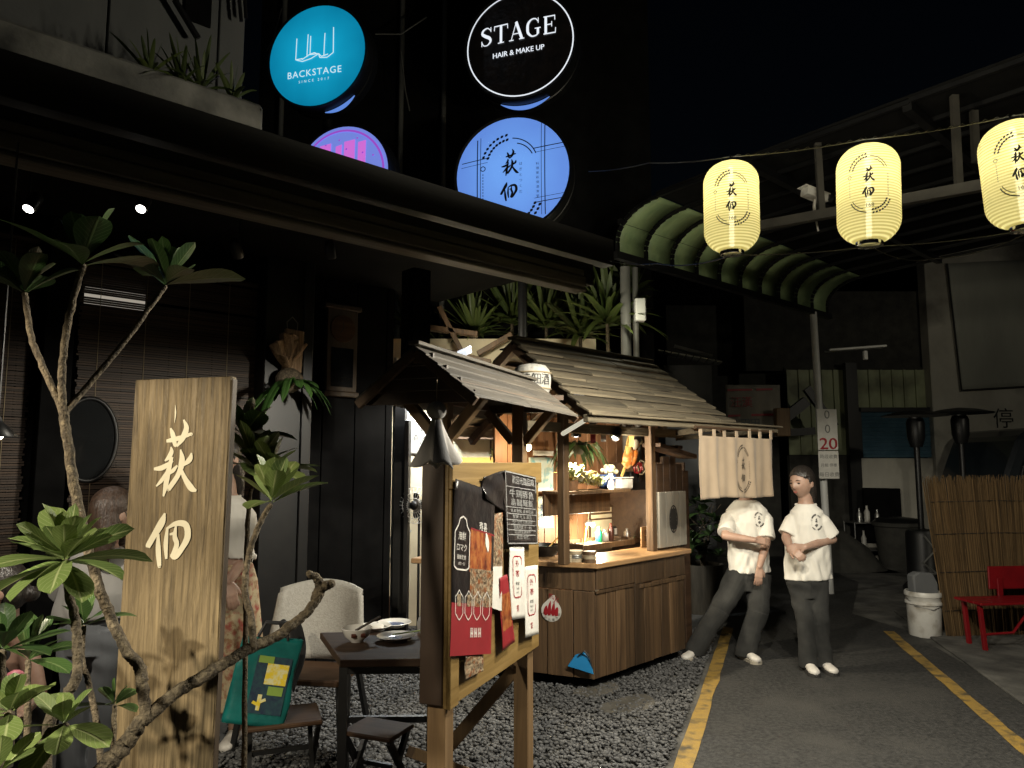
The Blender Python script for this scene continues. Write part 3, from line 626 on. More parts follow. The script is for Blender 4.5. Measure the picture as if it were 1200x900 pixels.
# low grey house behind the stall
lh = thing('grey_outhouse', 'low grey outhouse with a broken tin eave behind the food stall', 'building', (0, 0, 0))
mb = MB(); a = P(778, 430, 9.6); b_ = P(834, 430, 9.6); mb.box(a.x, b_.x, 9.6, 11, 0, P(800, 428, 9.6).z); mb.build('wall', M['wall_panel'], lh)
mb = MB(); a, b_ = P(770, 412, 9.4), P(846, 426, 9.3)
for i in range(9):
    p = a.lerp(b_, i / 9); q = a.lerp(b_, (i + .8) / 9); mb.beam(p, q, .3, .018)
mb.build('tin_eave', M['steel'], lh); mb = MB(); mb.beam(P(790, 406, 9.5), P(835, 418, 9.4), .05, .05); mb.build('eave_pole', M['wire_grey'], lh)
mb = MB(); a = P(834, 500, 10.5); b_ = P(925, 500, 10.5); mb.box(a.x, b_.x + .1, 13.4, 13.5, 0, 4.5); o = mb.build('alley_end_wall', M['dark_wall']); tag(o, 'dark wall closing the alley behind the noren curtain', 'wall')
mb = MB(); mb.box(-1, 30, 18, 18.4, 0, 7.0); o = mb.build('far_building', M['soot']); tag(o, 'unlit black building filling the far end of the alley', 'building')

# ================================================================== FOOD STALL
C0 = G(698.6, 795.8, .1); C1 = G(804, 759.7, .1); S = Frame((C0.x, C0.y), atan2(C1.y - C0.y, C1.x - C0.x)); SL = (C1 - C0).length
stall = thing('food_stall', 'wooden street food stall with board roof and lit counter', 'stall', (C0.x, C0.y, 0), S.rz)
Lx, Ly = -.16, .43
# counter: plank cladding of the front and of the angled end, dark plinth, top
mb = MB(); n = 10
for i in range(n): mb.box(SL * i / n + .0035, SL * (i + 1) / n - .0035, -.004 * (i % 3), .022, .10, .70 + .012 * sin(i * 2.2))
mb.box(.0, SL * .4, -.012, .02, .712, .865); mb.box(SL * .405, SL, -.008, .02, .70, .865)
mb.box(-.001, SL * .38, -.016, -.001, .685, .708); mb.box(SL * .45, SL, -.016, -.001, .66, .69)
mb.build('front_panel', M['stall_wood'], stall, bevel=.003)
mb = MB(); end = Vector((Lx, Ly, 0)); ed = end.normalized(); el = 2.4
mb.M = Matrix.Rotation(atan2(ed.y, ed.x) + pi, 4, 'Z')
x = -.0
for i, wd in enumerate([.16, .20, .2, .2, .2, .2]): mb.box(-x - wd + .003, -x - .003, -.02 if i != 1 else -.026, .0, .10, .70); x += wd
mb.box(-x, 0, -.012, .012, .705, .865)
mb.build('end_panel', M['stall_wood'], stall, bevel=.003)
mb = MB(); mb.prism([(.05, .06), (SL - .04, .06), (SL - .04, .6), (-.35, 1.0), (-.16, .5)], .0, .11); mb.build('plinth', M['black'], stall)
mb = MB(); mb.prism([(-.03, -.045), (SL + .05, -.045), (SL + .05, .34), (.28, .34), (.05, .6), (-.50, 1.25), (-.76, 1.15), (Lx - .06, Ly - .06)], .866, .905); mb.build('counter_top', M['counter'], stall, bevel=.006)
for i, (x, y) in enumerate(((-.225, .10), (SL - .32, .10))):
    mb = MB(); mb.box(x - .032, x + .032, y - .032, y + .032, .905, 2.0); mb.build('post', M['stall_wood'], stall, bevel=.005)
# right closed bay beside the counter
mb = MB(); n = 5; x0, x1 = SL - .26, SL + .24
mb.box(x1 - .022, x1, .11, .93, .1, 1.62)
for i in range(n): mb.box(x0 + (x1 - x0) * i / n + .002, x0 + (x1 - x0) * (i + 1) / n - .002, .08, .11, .1 if x0 + (x1 - x0) * i / n > SL else .906, 1.70 - .06 * abs(i - 1.5))
mb.build('side_bay', M['stall_dark'], stall, bevel=.003)
mb = MB(); mb.prism([(SL - .30, -0), (SL + .3, 0), (SL, .12)], 0, .01); mb.M = None
mb = MB(); mb.box(SL - .29, SL + .30, .02, .2, 1.70, 1.735, rot=(0, .16, 0)); mb.box(SL - .02, SL + .06, .02, .2, 1.735, 1.765); mb.build('bay_roof', M['stall_dark'], stall, bevel=.004)
# white crest boards on the bay
q = [S.at(771, 577, .06), S.at(803, 577, .06)]; qb = S.at(790, 640, .06)[1]
mb = MB(); n = 4; xa_, xb_ = q[0][0], q[1][0]
for i in range(n): mb.box(xa_ + (xb_ - xa_) * i / n + .003, xa_ + (xb_ - xa_) * (i + 1) / n - .003, .052, .078, qb, q[0][1])
mb.build('crest_board', M['worn_white'], stall, bevel=.003)
mb = MB(); cx, cz = (xa_ + xb_) / 2, (qb + q[0][1]) / 2
for a in range(0, 360, 30):
    brush(mb, [(0, 0, .01), (.035 * cos(radians(a)), .062 * sin(radians(a)), .05), (.055 * cos(radians(a)), .1 * sin(radians(a)), .008)], lambda x, y, l=0: (cx + x, .050 - l, cz + y), 1, .00012 * a / 30, k=3)
arc(mb, lambda x, y, l=0: (cx + x, .049 - l, cz + y), (0, 0), .06, .11, 0, 360, .012)
mb.build('crest', M['ink'], stall)
# roof: two slopes of split boards, rafters, gable, long eave beam that carries the curtain
EZ, RZ, EY, RY = 1.93, 2.50, -.42, .32
ex0, ex1 = -.60, 1.36; rx0, rx1 = -.52, 1.25
rows = 9; mb = MB()
for r in range(rows):
    t0, t1 = r / rows, (r + 1.12) / rows
    xa_, xb_ = ex0 + (rx0 - ex0) * t0, ex1 + (rx1 - ex1) * t0; x = xa_
    while x < xb_ - .02:
        x2 = min(x + RNG.uniform(.35, .8), xb_); l = .012 * RNG.random()
        ya, za = EY + (RY - EY) * t0, EZ + (RZ - EZ) * t0 + .016 + l; yb, zb = EY + (RY - EY) * min(t1, 1), EZ + (RZ - EZ) * min(t1, 1)
        vs = [(x, ya - .012, za), (x2 - .006, ya - .012, za + RNG.normal(0, .003)), (x2 - .006, yb, zb + .004), (x, yb, zb + .004)]
        vs += [(a, b_, c - .016) for a, b_, c in vs]
        mb.add(vs, [(0, 1, 2, 3), (7, 6, 5, 4), (0, 4, 5, 1), (1, 5, 6, 2), (2, 6, 7, 3), (3, 7, 4, 0)]); x = x2
for r in range(rows):
    t0, t1 = r / rows, (r + 1.1) / rows; ya, za = RY + .9 * (1 - t0), EZ - .1 + (RZ - EZ + .1) * t0 + .014; yb, zb = RY + .9 * (1 - min(t1, 1)), EZ - .1 + (RZ - EZ + .1) * min(t1, 1)
    vs = [(rx0, ya, za), (rx1, ya, za), (rx1, yb, zb), (rx0, yb, zb)]; vs += [(a, b_, c - .014) for a, b_, c in vs]
    mb.add(vs, [(3, 2, 1, 0), (4, 5, 6, 7), (0, 4, 5, 1), (1, 5, 6, 2), (2, 6, 7, 3), (3, 7, 4, 0)])
mb.box(rx0, rx1, RY - .04, RY + .05, RZ + .004, RZ + .026)
rf = mb.build('roof', M['shingle_y'], stall, bevel=.002)
for x in (-.5, -.1, .35, .8, 1.2):
    mb = MB(); mb.beam((x, EY + .02, EZ - .045), (x, RY, RZ - .05), .05, .06); mb.beam((x, RY, RZ - .05), (x, RY + .88, EZ - .14), .05, .06); mb.build('rafter', M['beam'], rf)
mb = MB(); mb.beam((ex0 - .02, EY - .0, EZ - .03), (2.12, EY - .0, EZ - .02), .045, .05); mb.beam((ex0 - .03, EY - .045, EZ - .005), (2.14, EY - .045, EZ + .006), .03, .016); mb.beam((-.6, .12, EZ - .06), (1.5, .12, EZ - .06), .06, .07)
mb.beam((1.3, EY, EZ - .01), (1.3, .12, EZ - .06), .05, .05); mb.beam((2.05, EY, EZ - .03), (1.36, .14, EZ - .1), .04, .04); mb.build('eave_beam', M['shingle_y'], stall, bevel=.004)
mb = MB()
for t in np.linspace(0, 1, 7)[:-1]: mb.box(-.5, 1.2, RY + .02 + .86 * t, RY + .02 + .86 * t + .13, RZ - .03 - .64 * t - .03, RZ - .03 - .64 * t - .02)
mb.build('ceiling_board', M['beam'], stall)
# inside: back wall, left reddish wall, shelf, small window, floor box
mb = MB(); x = -.1
while x < 2.2: mb.box(x, x + .145, .92, .945, .5, 2.2); x += .15
mb.build('back_wall', M['inner_wall'], stall, bevel=.003)
mb = MB(); x = S.at(610, 530, .9)[0]
while x < -.05: mb.box(x, x + .11, .90, .925, .3, 2.45); x += .114
mb.build('left_wall', M['inner_wall'], stall, bevel=.003)
# deep shelf above the counter
s0, s1 = S.at(665, 575, .34), S.at(700, 575, .34); s2 = S.at(735, 577, .3)
mb = MB(); mb.box(s0[0] - .06, s2[0] + .06, .30, .55, s0[1] - .03, s0[1] - .004); mb.box(s0[0] - .06, s2[0] + .06, .52, .545, s0[1] - .2, s0[1] - .03); mb.build('shelf', M['stall_wood'], stall, bevel=.003)
mb = MB(); w0, w1 = S.at(690, 600, .9), S.at(712, 640, .9)
mb.box(w0[0], w1[0] + .1, .895, .915, w1[1] - .06, w0[1] + .04); mb.build('window_board', M['cream'], stall, bevel=.004)
mb = MB()
for z in (w0[1] - .07, w0[1] - .02, w0[1] + .04): mb.box(w0[0] - .01, w1[0] + .11, .882, .896, z - .008, z + .006)
for x in (w0[0] - .01, w1[0] + .09): mb.box(x, x + .02, .88, .896, w1[1] - .06, w0[1] + .05)
mb.build('window_bar', M['stall_wood'], stall, bevel=.002)
# open room to the left of the stall (behind the notice board)
rm = thing('kitchen_room', 'brightly lit kitchen corner with shelves seen past the notice board', 'room', (0, 0, 0))
YR = 7.6
rx = lambda px, D=YR: P(px, 540, D).x
mb = MB(); mb.box(rx(455), rx(700), YR, YR + .08, 0, 2.9); mb.build('wall', M['cream'], rm)
mb = MB(); mb.box(rx(535), rx(612), YR - .03, YR - .004, P(0, 552, YR).z, P(0, 536, YR).z); mb.build('wall_rail', M['amber'], rm, bevel=.003)
mb = MB(); mb.box(rx(530), rx(590), YR - .22, YR - .02, P(0, 512, YR).z - .03, P(0, 512, YR).z); mb.box(rx(574), rx(576), YR - .03, YR - .005, P(0, 540, YR).z, P(0, 512, YR).z); mb.build('wall_shelf', M['beam'], rm, bevel=.003)
mb = MB(); mb.box(rx(478), rx(489), YR - .9, YR - .75, 0, 2.5); mb.box(rx(489.5), rx(494), YR - .95, YR - .8, 0, 2.0); mb.build('door_post', M['dark_board'], rm, bevel=.004)
mb = MB(); mb.box(rx(462), rx(482), YR - .5, YR - .2, P(0, 632, YR - .5).z - .05, P(0, 632, YR - .5).z); mb.box(rx(462), rx(482), YR - .5, YR - .2, P(0, 658, YR - .5).z - .012, P(0, 658, YR - .5).z); mb.build('side_counter', M['slab'], rm, bevel=.003)
mb = MB(); mb.box(rx(474), rx(481), YR - .45, YR - .38, 0, P(0, 672, YR).z); mb.box(rx(462), rx(475), YR - .44, YR - .4, 0.05, P(0, 690, YR).z); mb.build('cabinet', M['stool'], rm, bevel=.003)
mb = MB(); mb.box(rx(505), rx(690), YR - .02, YR + .02, 0, .95); mb.build('dado', M['stall_dark'], rm)
o = MB(); o.tube([(P(463, 500, 6.9).x, 6.9, 0), (P(463, 500, 6.9).x, 6.9, 2.6)], .022, 10); o = o.build('door_frame_pole', M['white_metal'], smooth=True); tag(o, 'white upright pole at the edge of the black wall', 'pole')

# ================================================================== ROUND LIT SIGNS
SIGN_RZ = radians(-14)
def sign(px, py, r_px, D, depth, face, lab, deco, rim=None, name='round_sign'):
    c = P(px, py, D); R = r_px / F * D * 1.0
    t = thing(name, lab, 'sign', (c.x, c.y, c.z), SIGN_RZ, 'round lit signs above the eave')
    mb = MB(); n = 56
    prof = [(R * .985, 0.004), (R * 1.035, -.006), (R * 1.045, .012), (R * 1.045, depth * .35), (R * 1.03, depth * .37), (R * 1.03, depth * .6), (R * 1.045, depth * .62), (R * 1.045, depth), (R * .6, depth + .02)]
    vs = [(q * cos(2 * pi * k / n), y, q * sin(2 * pi * k / n)) for q, y in prof for k in range(n)]
    mb.add(vs, [(i * n + k, i * n + (k + 1) % n, (i + 1) * n + (k + 1) % n, (i + 1) * n + k) for i in range(len(prof) - 1) for k in range(n)] + [tuple((len(prof) - 1) * n + k for k in range(n))])
    mb.build('drum', M['black_metal'], t, smooth=True)
    mb = MB(); m = 14; vs = [(0, -.012 * 0, 0)]
    for j in range(1, m + 1):
        q = R * .99 * j / m; vs += [(q * cos(2 * pi * k / n), -.02 * (1 - (j / m) ** 2), q * sin(2 * pi * k / n)) for k in range(n)]
    vs[0] = (0, -.02, 0)
    fs = [(0, 1 + (k + 1) % n, 1 + k) for k in range(n)] + [(1 + (j - 1) * n + k, 1 + (j - 1) * n + (k + 1) % n, 1 + j * n + (k + 1) % n, 1 + j * n + k) for j in range(1, m) for k in range(n)]
    mb.add(vs, fs); f = mb.build('face', face, t, smooth=True)
    if rim:  # the blue sign's reflection on the drum rim, put in as a glowing crescent
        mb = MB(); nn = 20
        brush(mb, [((R * 1.06 + R * .03 * sin(pi * i / nn)) * cos(radians(rim[0] + (rim[1] - rim[0]) * i / nn)), -(R * 1.06 + R * .03 * sin(pi * i / nn)) * sin(radians(rim[0] + (rim[1] - rim[0]) * i / nn)), .002 + R * .07 * sin(pi * i / nn)) for i in range(nn + 1)], lambda x, y, l=0: (x, depth * .4, y), 1, 0, k=1); mb.build('rim_reflection', M['sign_blue'], t, solid=.01)
    deco(t, R, lambda x, y, l=0: (x, -.024 * (1 - min(1, (x * x + y * y) / R / R)) - .004 - l, y))
    return t
def line(mb, pl, pts, w, l=0): brush(mb, [(x, -y, w) for x, y in pts], pl, 1, l, k=14) if len(pts) < 3 else [brush(mb, [(pts[i][0], -pts[i][1], w), (pts[i + 1][0], -pts[i + 1][1], w)], pl, 1, l + .0001 * i, k=1) for i in range(len(pts) - 1)]
def deco_backstage(t, R, pl):
    mb = MB(); w = R * .018
    u = R / 62.
    def X(px, py): return ((px - 72) * u * .98 - 0 * u, -(py - 66) * u - (px - 72) * u * .10)
    k = lambda x, y: X(x / 4.5, y / 4.5)
    for pts in ([(210, 205), (208, 325), (250, 320)], [(278, 185), (276, 312)], [(294, 195), (294, 300)], [(378, 182), (376, 305)], [(426, 150), (430, 292), (395, 318), (352, 318), (346, 300)],
                [(208, 325), (250, 336), (300, 322), (340, 300), (320, 290), (290, 300), (246, 326)], [(294, 300), (345, 296), (362, 312), (400, 300)]):
        line(mb, pl, [k(*p) for p in pts], w)
    c = k(318, 398); 
    write(mb, 'BACKSTAGE', lambda x, y: pl(x, y), R * .185, c, 1.14)
    c = k(318, 440); write(mb, 'SINCE 2017', lambda x, y: pl(x, y), R * .07, c, 1.9)
    mb.build('lettering', M['sign_cyan'], t)
SER = {  # thick and thin strokes of a serif capital, on a unit square
 'S': ([[(.78, .80, .05), (.55, .96, .06), (.28, .88, .11), (.20, .70, .15), (.42, .54, .17), (.68, .40, .17), (.76, .22, .13), (.55, .04, .06), (.30, .06, .05), (.17, .24, .05)]], [(.78, .98, .78, .72), (.17, .02, .17, .30)], .9),
 'T': ([[(.5, .98, .16), (.5, .02, .16)], [(.05, .955, .06), (.95, .955, .06)]], [(.07, .98, .05, .72), (.93, .98, .95, .72), (.3, .02, .7, .02)], .98),
 'A': ([[(.48, .99, .05), (.14, .03, .05)], [(.46, .98, .17), (.84, .03, .17)], [(.24, .34, .05), (.70, .34, .05)]], [(.0, .02, .30, .02), (.66, .02, 1.0, .02)], 1.0),
 'G': ([[(.84, .78, .05), (.66, .95, .06), (.40, .94, .08), (.19, .75, .15), (.15, .5, .17), (.19, .25, .15), (.42, .05, .08), (.68, .05, .07), (.84, .14, .07)], [(.82, .42, .15), (.82, .12, .15)]], [(.84, .98, .84, .70), (.62, .43, 1.0, .43)], 1.02),
 'E': ([[(.24, .98, .16), (.24, .02, .16)], [(.1, .955, .06), (.82, .955, .06)], [(.24, .52, .055), (.62, .52, .055)], [(.1, .045, .06), (.86, .045, .06)]], [(.81, .98, .82, .72), (.62, .66, .62, .38), (.85, .02, .87, .30)], .92)}
def deco_stage(t, R, pl):
    mb = MB(); h = R * .355; x = -R * .74; sx = .80; sl = .055
    for ch in 'STAGE':
        st, serif, adv = SER[ch]; q = lambda a, b_, l=0: pl(x + a * h * sx * .98, R * .06 + b_ * h + (x + a * h) * sl, l)
        for i, s in enumerate(st): brush(mb, [(a, -b_, w) for a, b_, w in s], q, 1, .0002 * i, k=6 if len(s) > 2 else 1)
        for i, s in enumerate(serif): brush(mb, [(s[0], -s[1], .05), (s[2], -s[3], .05)], q, 1, .001 + .0002 * i, k=1)
        x += adv * h * sx + R * .012
    write(mb, 'HAIR & MAKE UP', lambda a, b_: pl(a, b_ + a * sl, .0003), R * .135, (-R * .02, -R * .16), 1.0, .93)
    write(mb, 'HAIR & MAKE UP', lambda a, b_: pl(a + R * .004, b_ + a * sl, .0008), R * .135, (-R * .02, -R * .16), 1.0, .93)
    mb.build('lettering', M['sign_white'], t)
    mb = MB(); arc(mb, pl, (0, 0), R * .965, R * .965, 0, 360, R * .022, n=72); mb.build('ring', M['sign_white'], t)
def deco_blue(t, R, pl):
    mb = MB(); u = R / 69.; k = lambda px, py: ((px / 6. - 80) * u, -(py / 6. - 80) * u)
    for a, b_, w in (((228, 215), (228, 690), .018), ((252, 200), (252, 690), .01), ((695, 130), (695, 800), .009), ((720, 150), (720, 800), .016), ((110, 380), (305, 358), .014), ((105, 412), (305, 390), .008),
                     ((640, 320), (850, 293), .016), ((650, 350), (865, 322), .008), ((645, 682), (860, 655), .008), ((645, 713), (870, 686), .014)):
        line(mb, pl, [k(*a), k(*b_)], R * w)
    c = k(470, 495); hagi_tsukuda(mb, lambda x, y, l=0: pl(c[0] + x, c[1] + y, .001 + l), R * .00118, 1.1, 10)
    h = R * 1.55; c2 = k(470, 545); crest(mb, lambda x, y, l=0: pl(c2[0] + x, c2[1] + y, l), h, 1.0)
    for i, s in enumerate('はぎとつくだ'): write(mb, s, lambda x, y: pl(x, y, .0004), R * .06, (k(548, 430)[0], k(548, 425)[1] - i * R * .098))
    mb.build('lettering', M['ink'], t)
def deco_violet(t, R, pl):
    mb = MB(); arc(mb, pl, (0, 0), R * .90, R * .90, 0, 360, R * .045, n=60); mb.build('ring', M['sign_ring'], t)
    mb = MB(); u = R / 60.
    for px, w, top in ((380, 15, 165), (398, 8, 168), (412, 14, 163), (428, 10, 165)):
        x = (px - 402) * u - 0; mb.add([pl(x - w * u * .5, (204 - 222) * u, .001), pl(x + w * u * .5, (204 - 222) * u, .001), pl(x + w * u * .5, (204 - top) * u, .001), pl(x - w * u * .5, (204 - top - 2) * u, .001)], [(0, 1, 2, 3)])
    mb.build('print', M['sign_pink'], t)
    mb = MB()
    for a, q in ((40, .6), (65, .78), (95, .7), (120, .72), (140, .8), (25, .75), (78, .5)): arc(mb, pl, (R * q * cos(radians(a)), R * q * sin(radians(a))), R * .012, R * .012, 0, 360, R * .02, .001, 6)
    mb.build('speck', M['sign_ring'], t)
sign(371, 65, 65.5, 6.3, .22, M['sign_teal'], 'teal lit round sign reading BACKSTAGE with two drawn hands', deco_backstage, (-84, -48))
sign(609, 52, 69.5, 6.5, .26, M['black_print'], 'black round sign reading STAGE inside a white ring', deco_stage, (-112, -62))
sign(600, 203, 71, 6.42, .26, M['sign_blue'], 'pale blue lit round sign with two brushed black characters', deco_blue)
sign(401, 204, 60.5, 6.35, .22, M['sign_purple'], 'violet and blue lit round sign half sunk behind the eave', deco_violet)
mb = MB()
for px, D in ((385, 6.75), (612, 6.95)):
    p = P(px, 100, D); mb.tube([(p.x, D, 2.6), (p.x, D, 6.2)], .045, 10)
    for py in (66, 204, 128): q = P(px, py, D); mb.beam((q.x, D - .3, q.z), (q.x, D, q.z), .05, .05)
o = mb.build('sign_bracket', M['black_metal'], smooth=True); tag(o, 'black steel posts and arms carrying the round signs', 'bracket')

# ================================================================== PAPER LANTERNS ON A WIRE
def lantern_r(z, H=.222, R=.131, k=.105):
    a = abs(z)
    if a <= H - k: return R
    t = min(1, (a - (H - k)) / k); return (R - k * .98) + k * .98 * sqrt(max(0, 1 - t * t)) if t < 1 else R - k * .98
LPOS = [(P(857, 243, 3.5), 'pale yellow paper lantern nearest the round signs'), (P(1017.5, 228, 3.2), 'pale yellow paper lantern hung between two others'), (P(1193, 205, 2.95), 'pale yellow paper lantern farthest from the round signs')]
for i, (p, lab) in enumerate(LPOS):
    rzL = -atan2(p.x, p.y) + [.02, .03, .04][i]
    t = thing('paper_lantern', lab, 'lantern', (p.x, p.y, p.z), rzL, 'paper lanterns on the wire'); t.rotation_euler = ([.01, -.02, .02][i], [.012, .028, -.05][i], rzL)
    mb = MB(); Z = np.linspace(.222, -.218, 110)
    mb.lathe([(max(.05, lantern_r(z)) + .0011 * cos(2 * pi * z / .0125), z) for z in Z], 40, caps=False)
    mb.build('shade', M['lantern'], t, smooth=True, auto=False)
    mb = MB(); mb.lathe([(.046, .222), (.05, .226), (.05, .214), (.044, .214)], 24, caps=False); mb.tube([(0, 0, .225), (0, 0, .262)], .004, 6); mb.tube([(-.046, 0, .222), (.046, 0, .222)], .003, 6); mb.build('top_ring', M['black_metal'], t, smooth=True)
    mb = MB(); mb.lathe([(.055, -.214), (.058, -.222), (.056, -.236), (.05, -.237), (.048, -.218)], 28, caps=False); mb.build('bottom_ring', M['chrome'], t, smooth=True)
    mb = MB(); mb.tube([(0, 0, .20), (0, 0, -.19)], .012, 10, ball=True); mb.build('led_tube', M['led'], t, smooth=True)
    mb = MB(); mb.tube([(0, 0, -.12), (.004, 0, -.17), (-.003, 0, -.21)], .003, 5); mb.build('flex', M['wire'], t)
    mb = MB()
    def pl(x, y, l=0):
        r = lantern_r(y) + .0026 + l; a = x / r; return (r * sin(a), -r * cos(a), y)
    crest(mb, pl, .255, 1.1); hagi_tsukuda(mb, lambda x, y, l=0: pl(x, y + .012, l), .000185, 1.3, 10)
    write(mb, '168', pl, .024, (.002, -.094)); mb.build('lettering', M['ink'], t)
    lamp('lantern_light', 'SPOT', (p.x, p.y, p.z - .31), P_LANTERN * [1.15, 1., 1.][i], (1, .93, .77), (p.x, p.y, 0), .045, 178, .12)
    lamp('lantern_uplight', 'SPOT', (p.x, p.y, p.z + .40), P_UP, (1, .92, .70), (p.x, p.y, 9), .05, 179, .1)
    lamp('lantern_glow', 'POINT', (p.x, p.y, p.z + .09), 1.9, (1, .92, .62), size=.03)
def wire(pts, r, lab, m='wire_grey', sag=.05, name='wire'):
    mb = MB(); out = []
    for a, b_ in zip(pts[:-1], pts[1:]):
        for i in range(13):
            t = i / 12; q = Vector(a).lerp(Vector(b_), t); q.z -= sag * 4 * t * (1 - t); out.append(q)
    mb.tube(out, r, 6); o = mb.build(name, M[m], smooth=True); tag(o, lab, 'wire'); return o
top = [p + Vector((0, 0, .258)) for p, _ in LPOS]; bot = [p + Vector((0, 0, -.238)) for p, _ in LPOS]
wire([P(690, 201, 5.2), P(760, 191, 4.3)] + top + [top[2] + (top[2] - top[1]) * 1.5], .0035, 'grey cable carrying the tops of the paper lanterns', sag=.012)
mb = MB()
for a, b_ in zip(top[:-1], top[1:]):
    n = 60; mb.tube([a.lerp(b_, i / n) + Vector((0, .006 * sin(i * 1.4), .004 + .006 * cos(i * 1.4) - .048 * (i / n) * (1 - i / n))) for i in range(n + 1)], .0018, 5)
o = mb.build('wire', M['wire_grey'], smooth=True); tag(o, 'thin pale flex twisted round the lantern cable', 'wire')
wire([P(700, 300, 6.0), P(770, 309, 4.6), bot[0]], .004, 'black cable sagging from the eave to the first lantern base', 'wire', .03)
wire(bot + [bot[2] + (bot[2] - bot[1])], .0028, 'thin grey cord linking the bases of the lanterns', sag=.012)
wire([bot[1] + Vector((.0, 0, 0)), P(1090, 303, 3.4), P(1210, 270, 3.0)], .0022, 'loose black cord drooping below the lanterns', 'wire', .03)
# cctv camera
p = P(955, 229, 5.5); t = thing('security_camera', 'white security camera on a bracket beside the lanterns', 'camera', tuple(p), .35); t.scale = (.60, .60, .60)
mb = MB(); mb.box(-.17, .17, -.07, .07, -.05, .05, rot=(0, .2, 0)); mb.box(-.21, .19, -.085, .085, .05, .062, rot=(0, .2, 0)); mb.build('housing', M['white_plastic'], t, bevel=.008)
mb = MB(); mb.tube([(.15, -.05, -.03), (.21, -.055, -.045)], .05, 14); mb.build('lens', M['black_metal'], t, smooth=True)
mb = MB(); mb.tube([(0, 0, -.05), (0, .02, -.14), (.1, .12, -.2)], .022, 8); mb.tube([(.1, .12, -.2), (.14, .12, -.42)], .012, 6); mb.build('bracket', M['white_plastic'], t, smooth=True)

# ================================================================== NOTICE BOARD WITH ITS OWN LITTLE ROOF
k0 = P(522, 542, 2.8); k1 = P(628, 542, 3.75); K = Frame((k0.x, k0.y), atan2(k1.y - k0.y, k1.x - k0.x)); KL = (Vector((k1.x, k1.y)) - Vector((k0.x, k0.y))).length
nb = thing('notice_board', 'roofed wooden notice board stuck over with menu posters', 'notice board', (k0.x, k0.y, 0), K.rz)
zb, zt = .725, 1.62
mb = MB(); mb.box(.0, KL, .004, .10, zb + .01, zt - .004); mb.build('panel', M['ply_dark'], nb, bevel=.004)
mb = MB(); mb.box(.002, KL - .002, -.014, .003, zb, zt); mb.build('face_board', M['ply'], nb, bevel=.003)
mb = MB(); mb.box(0.0, KL, -.030, -.0145, zt - .10, zt - .0); mb.box(0, .075, -.028, -.0145, zb, zt - .102); mb.build('face_frame', M['ply'], nb, bevel=.003)
for x in (.04, KL - .09):
    mb = MB(); mb.box(x, x + .075, .012, .087, 0, zb + .008); mb.build('leg', M['post'], nb, bevel=.004)
for x in (.05, KL - .13):
    mb = MB(); mb.box(x, x + .06, .02, .08, zt - .003, 1.97); mb.build('post', M['post'], nb, bevel=.004)
    for sgn in (-1, 1):
        mb = MB(); mb.beam((x + .03, .05 + sgn * .032, 1.72), (x + .03, .05 + sgn * .17, 1.875), .045, .04); mb.build('brace', M['post'], nb, bevel=.003)
mb = MB(); mb.beam((KL - .06, .09, .62), (KL - .1, .62, .0), .05, .06); mb.build('strut', M['post'], nb, bevel=.003)
mb = MB(); mb.beam((KL - .35, .5, .28), (KL + .1, .35, .02), .05, .05); mb.build('strut', M['post'], nb, bevel=.003)
rx0_, rx1_ = -.155, 1.14; ry = .055; hw = .245; zr, ze = 2.045, 1.855
mb = MB()
for sgn in (-1, 1):
    for r in range(5):
        t0, t1 = r / 5, (r + 1.15) / 5; ya, za = hw * (1 - t0) * sgn, ze + (zr - ze) * t0; yb, zb_ = hw * (1 - min(t1, 1)) * sgn, ze + (zr - ze) * min(t1, 1)
        x = rx0_
        while x < rx1_ - .01:
            x2 = min(rx1_, x + RNG.uniform(.5, 1.1)); l = .005 + .003 * RNG.random()
            vs = [(x, ry + ya, za + l), (x2 - .002, ry + ya, za + l), (x2 - .002, ry + yb, zb_ + .001), (x, ry + yb, zb_ + .001)]; vs += [(a, b_, c - .011) for a, b_, c in vs]
            mb.add(vs, [(0, 1, 2, 3), (7, 6, 5, 4), (0, 4, 5, 1), (1, 5, 6, 2), (2, 6, 7, 3), (3, 7, 4, 0)]); x = x2
mb.box(rx0_ - .005, rx1_ + .005, ry - .022, ry + .022, zr + .004, zr + .018)
rfk = mb.build('roof', M['shingle'], nb, bevel=.0015)
for x in (rx0_ + .012, rx1_ - .03):
    for sgn in (-1, 1):
        mb = MB(); mb.beam((x, ry + sgn * hw * .99, ze - .022), (x, ry + sgn * .004, zr - .022), .022, .034); mb.build('barge_board', M['beam'], rfk, bevel=.002)
mb = MB(); mb.box(rx0_ + .03, rx1_ - .05, ry - .02, ry + .02, zr - .06, zr - .014)
for sgn in (-1, 1): mb.beam((rx0_ + .02, ry + sgn * .165, 1.895), (rx1_ - .03, ry + sgn * .165, 1.895), .03, .035)
for x in (.06, KL - .12): mb.beam((x + .02, ry - .17, 1.885), (x + .02, ry + .17, 1.885), .03, .04)
mb.build('roof_frame', M['beam'], nb, bevel=.002)
mb = MB()
for z in np.linspace(0, 1, 5)[:-1]:
    w = hw * (1 - z) * .93; mb.box(rx0_ + .04, rx0_ + .052, ry - w, ry + w, ze - .02 + (zr - ze) * z, ze - .022 + (zr - ze) * (z + .245))
mb.build('gable', M['ply_dark'], nb, bevel=.001)

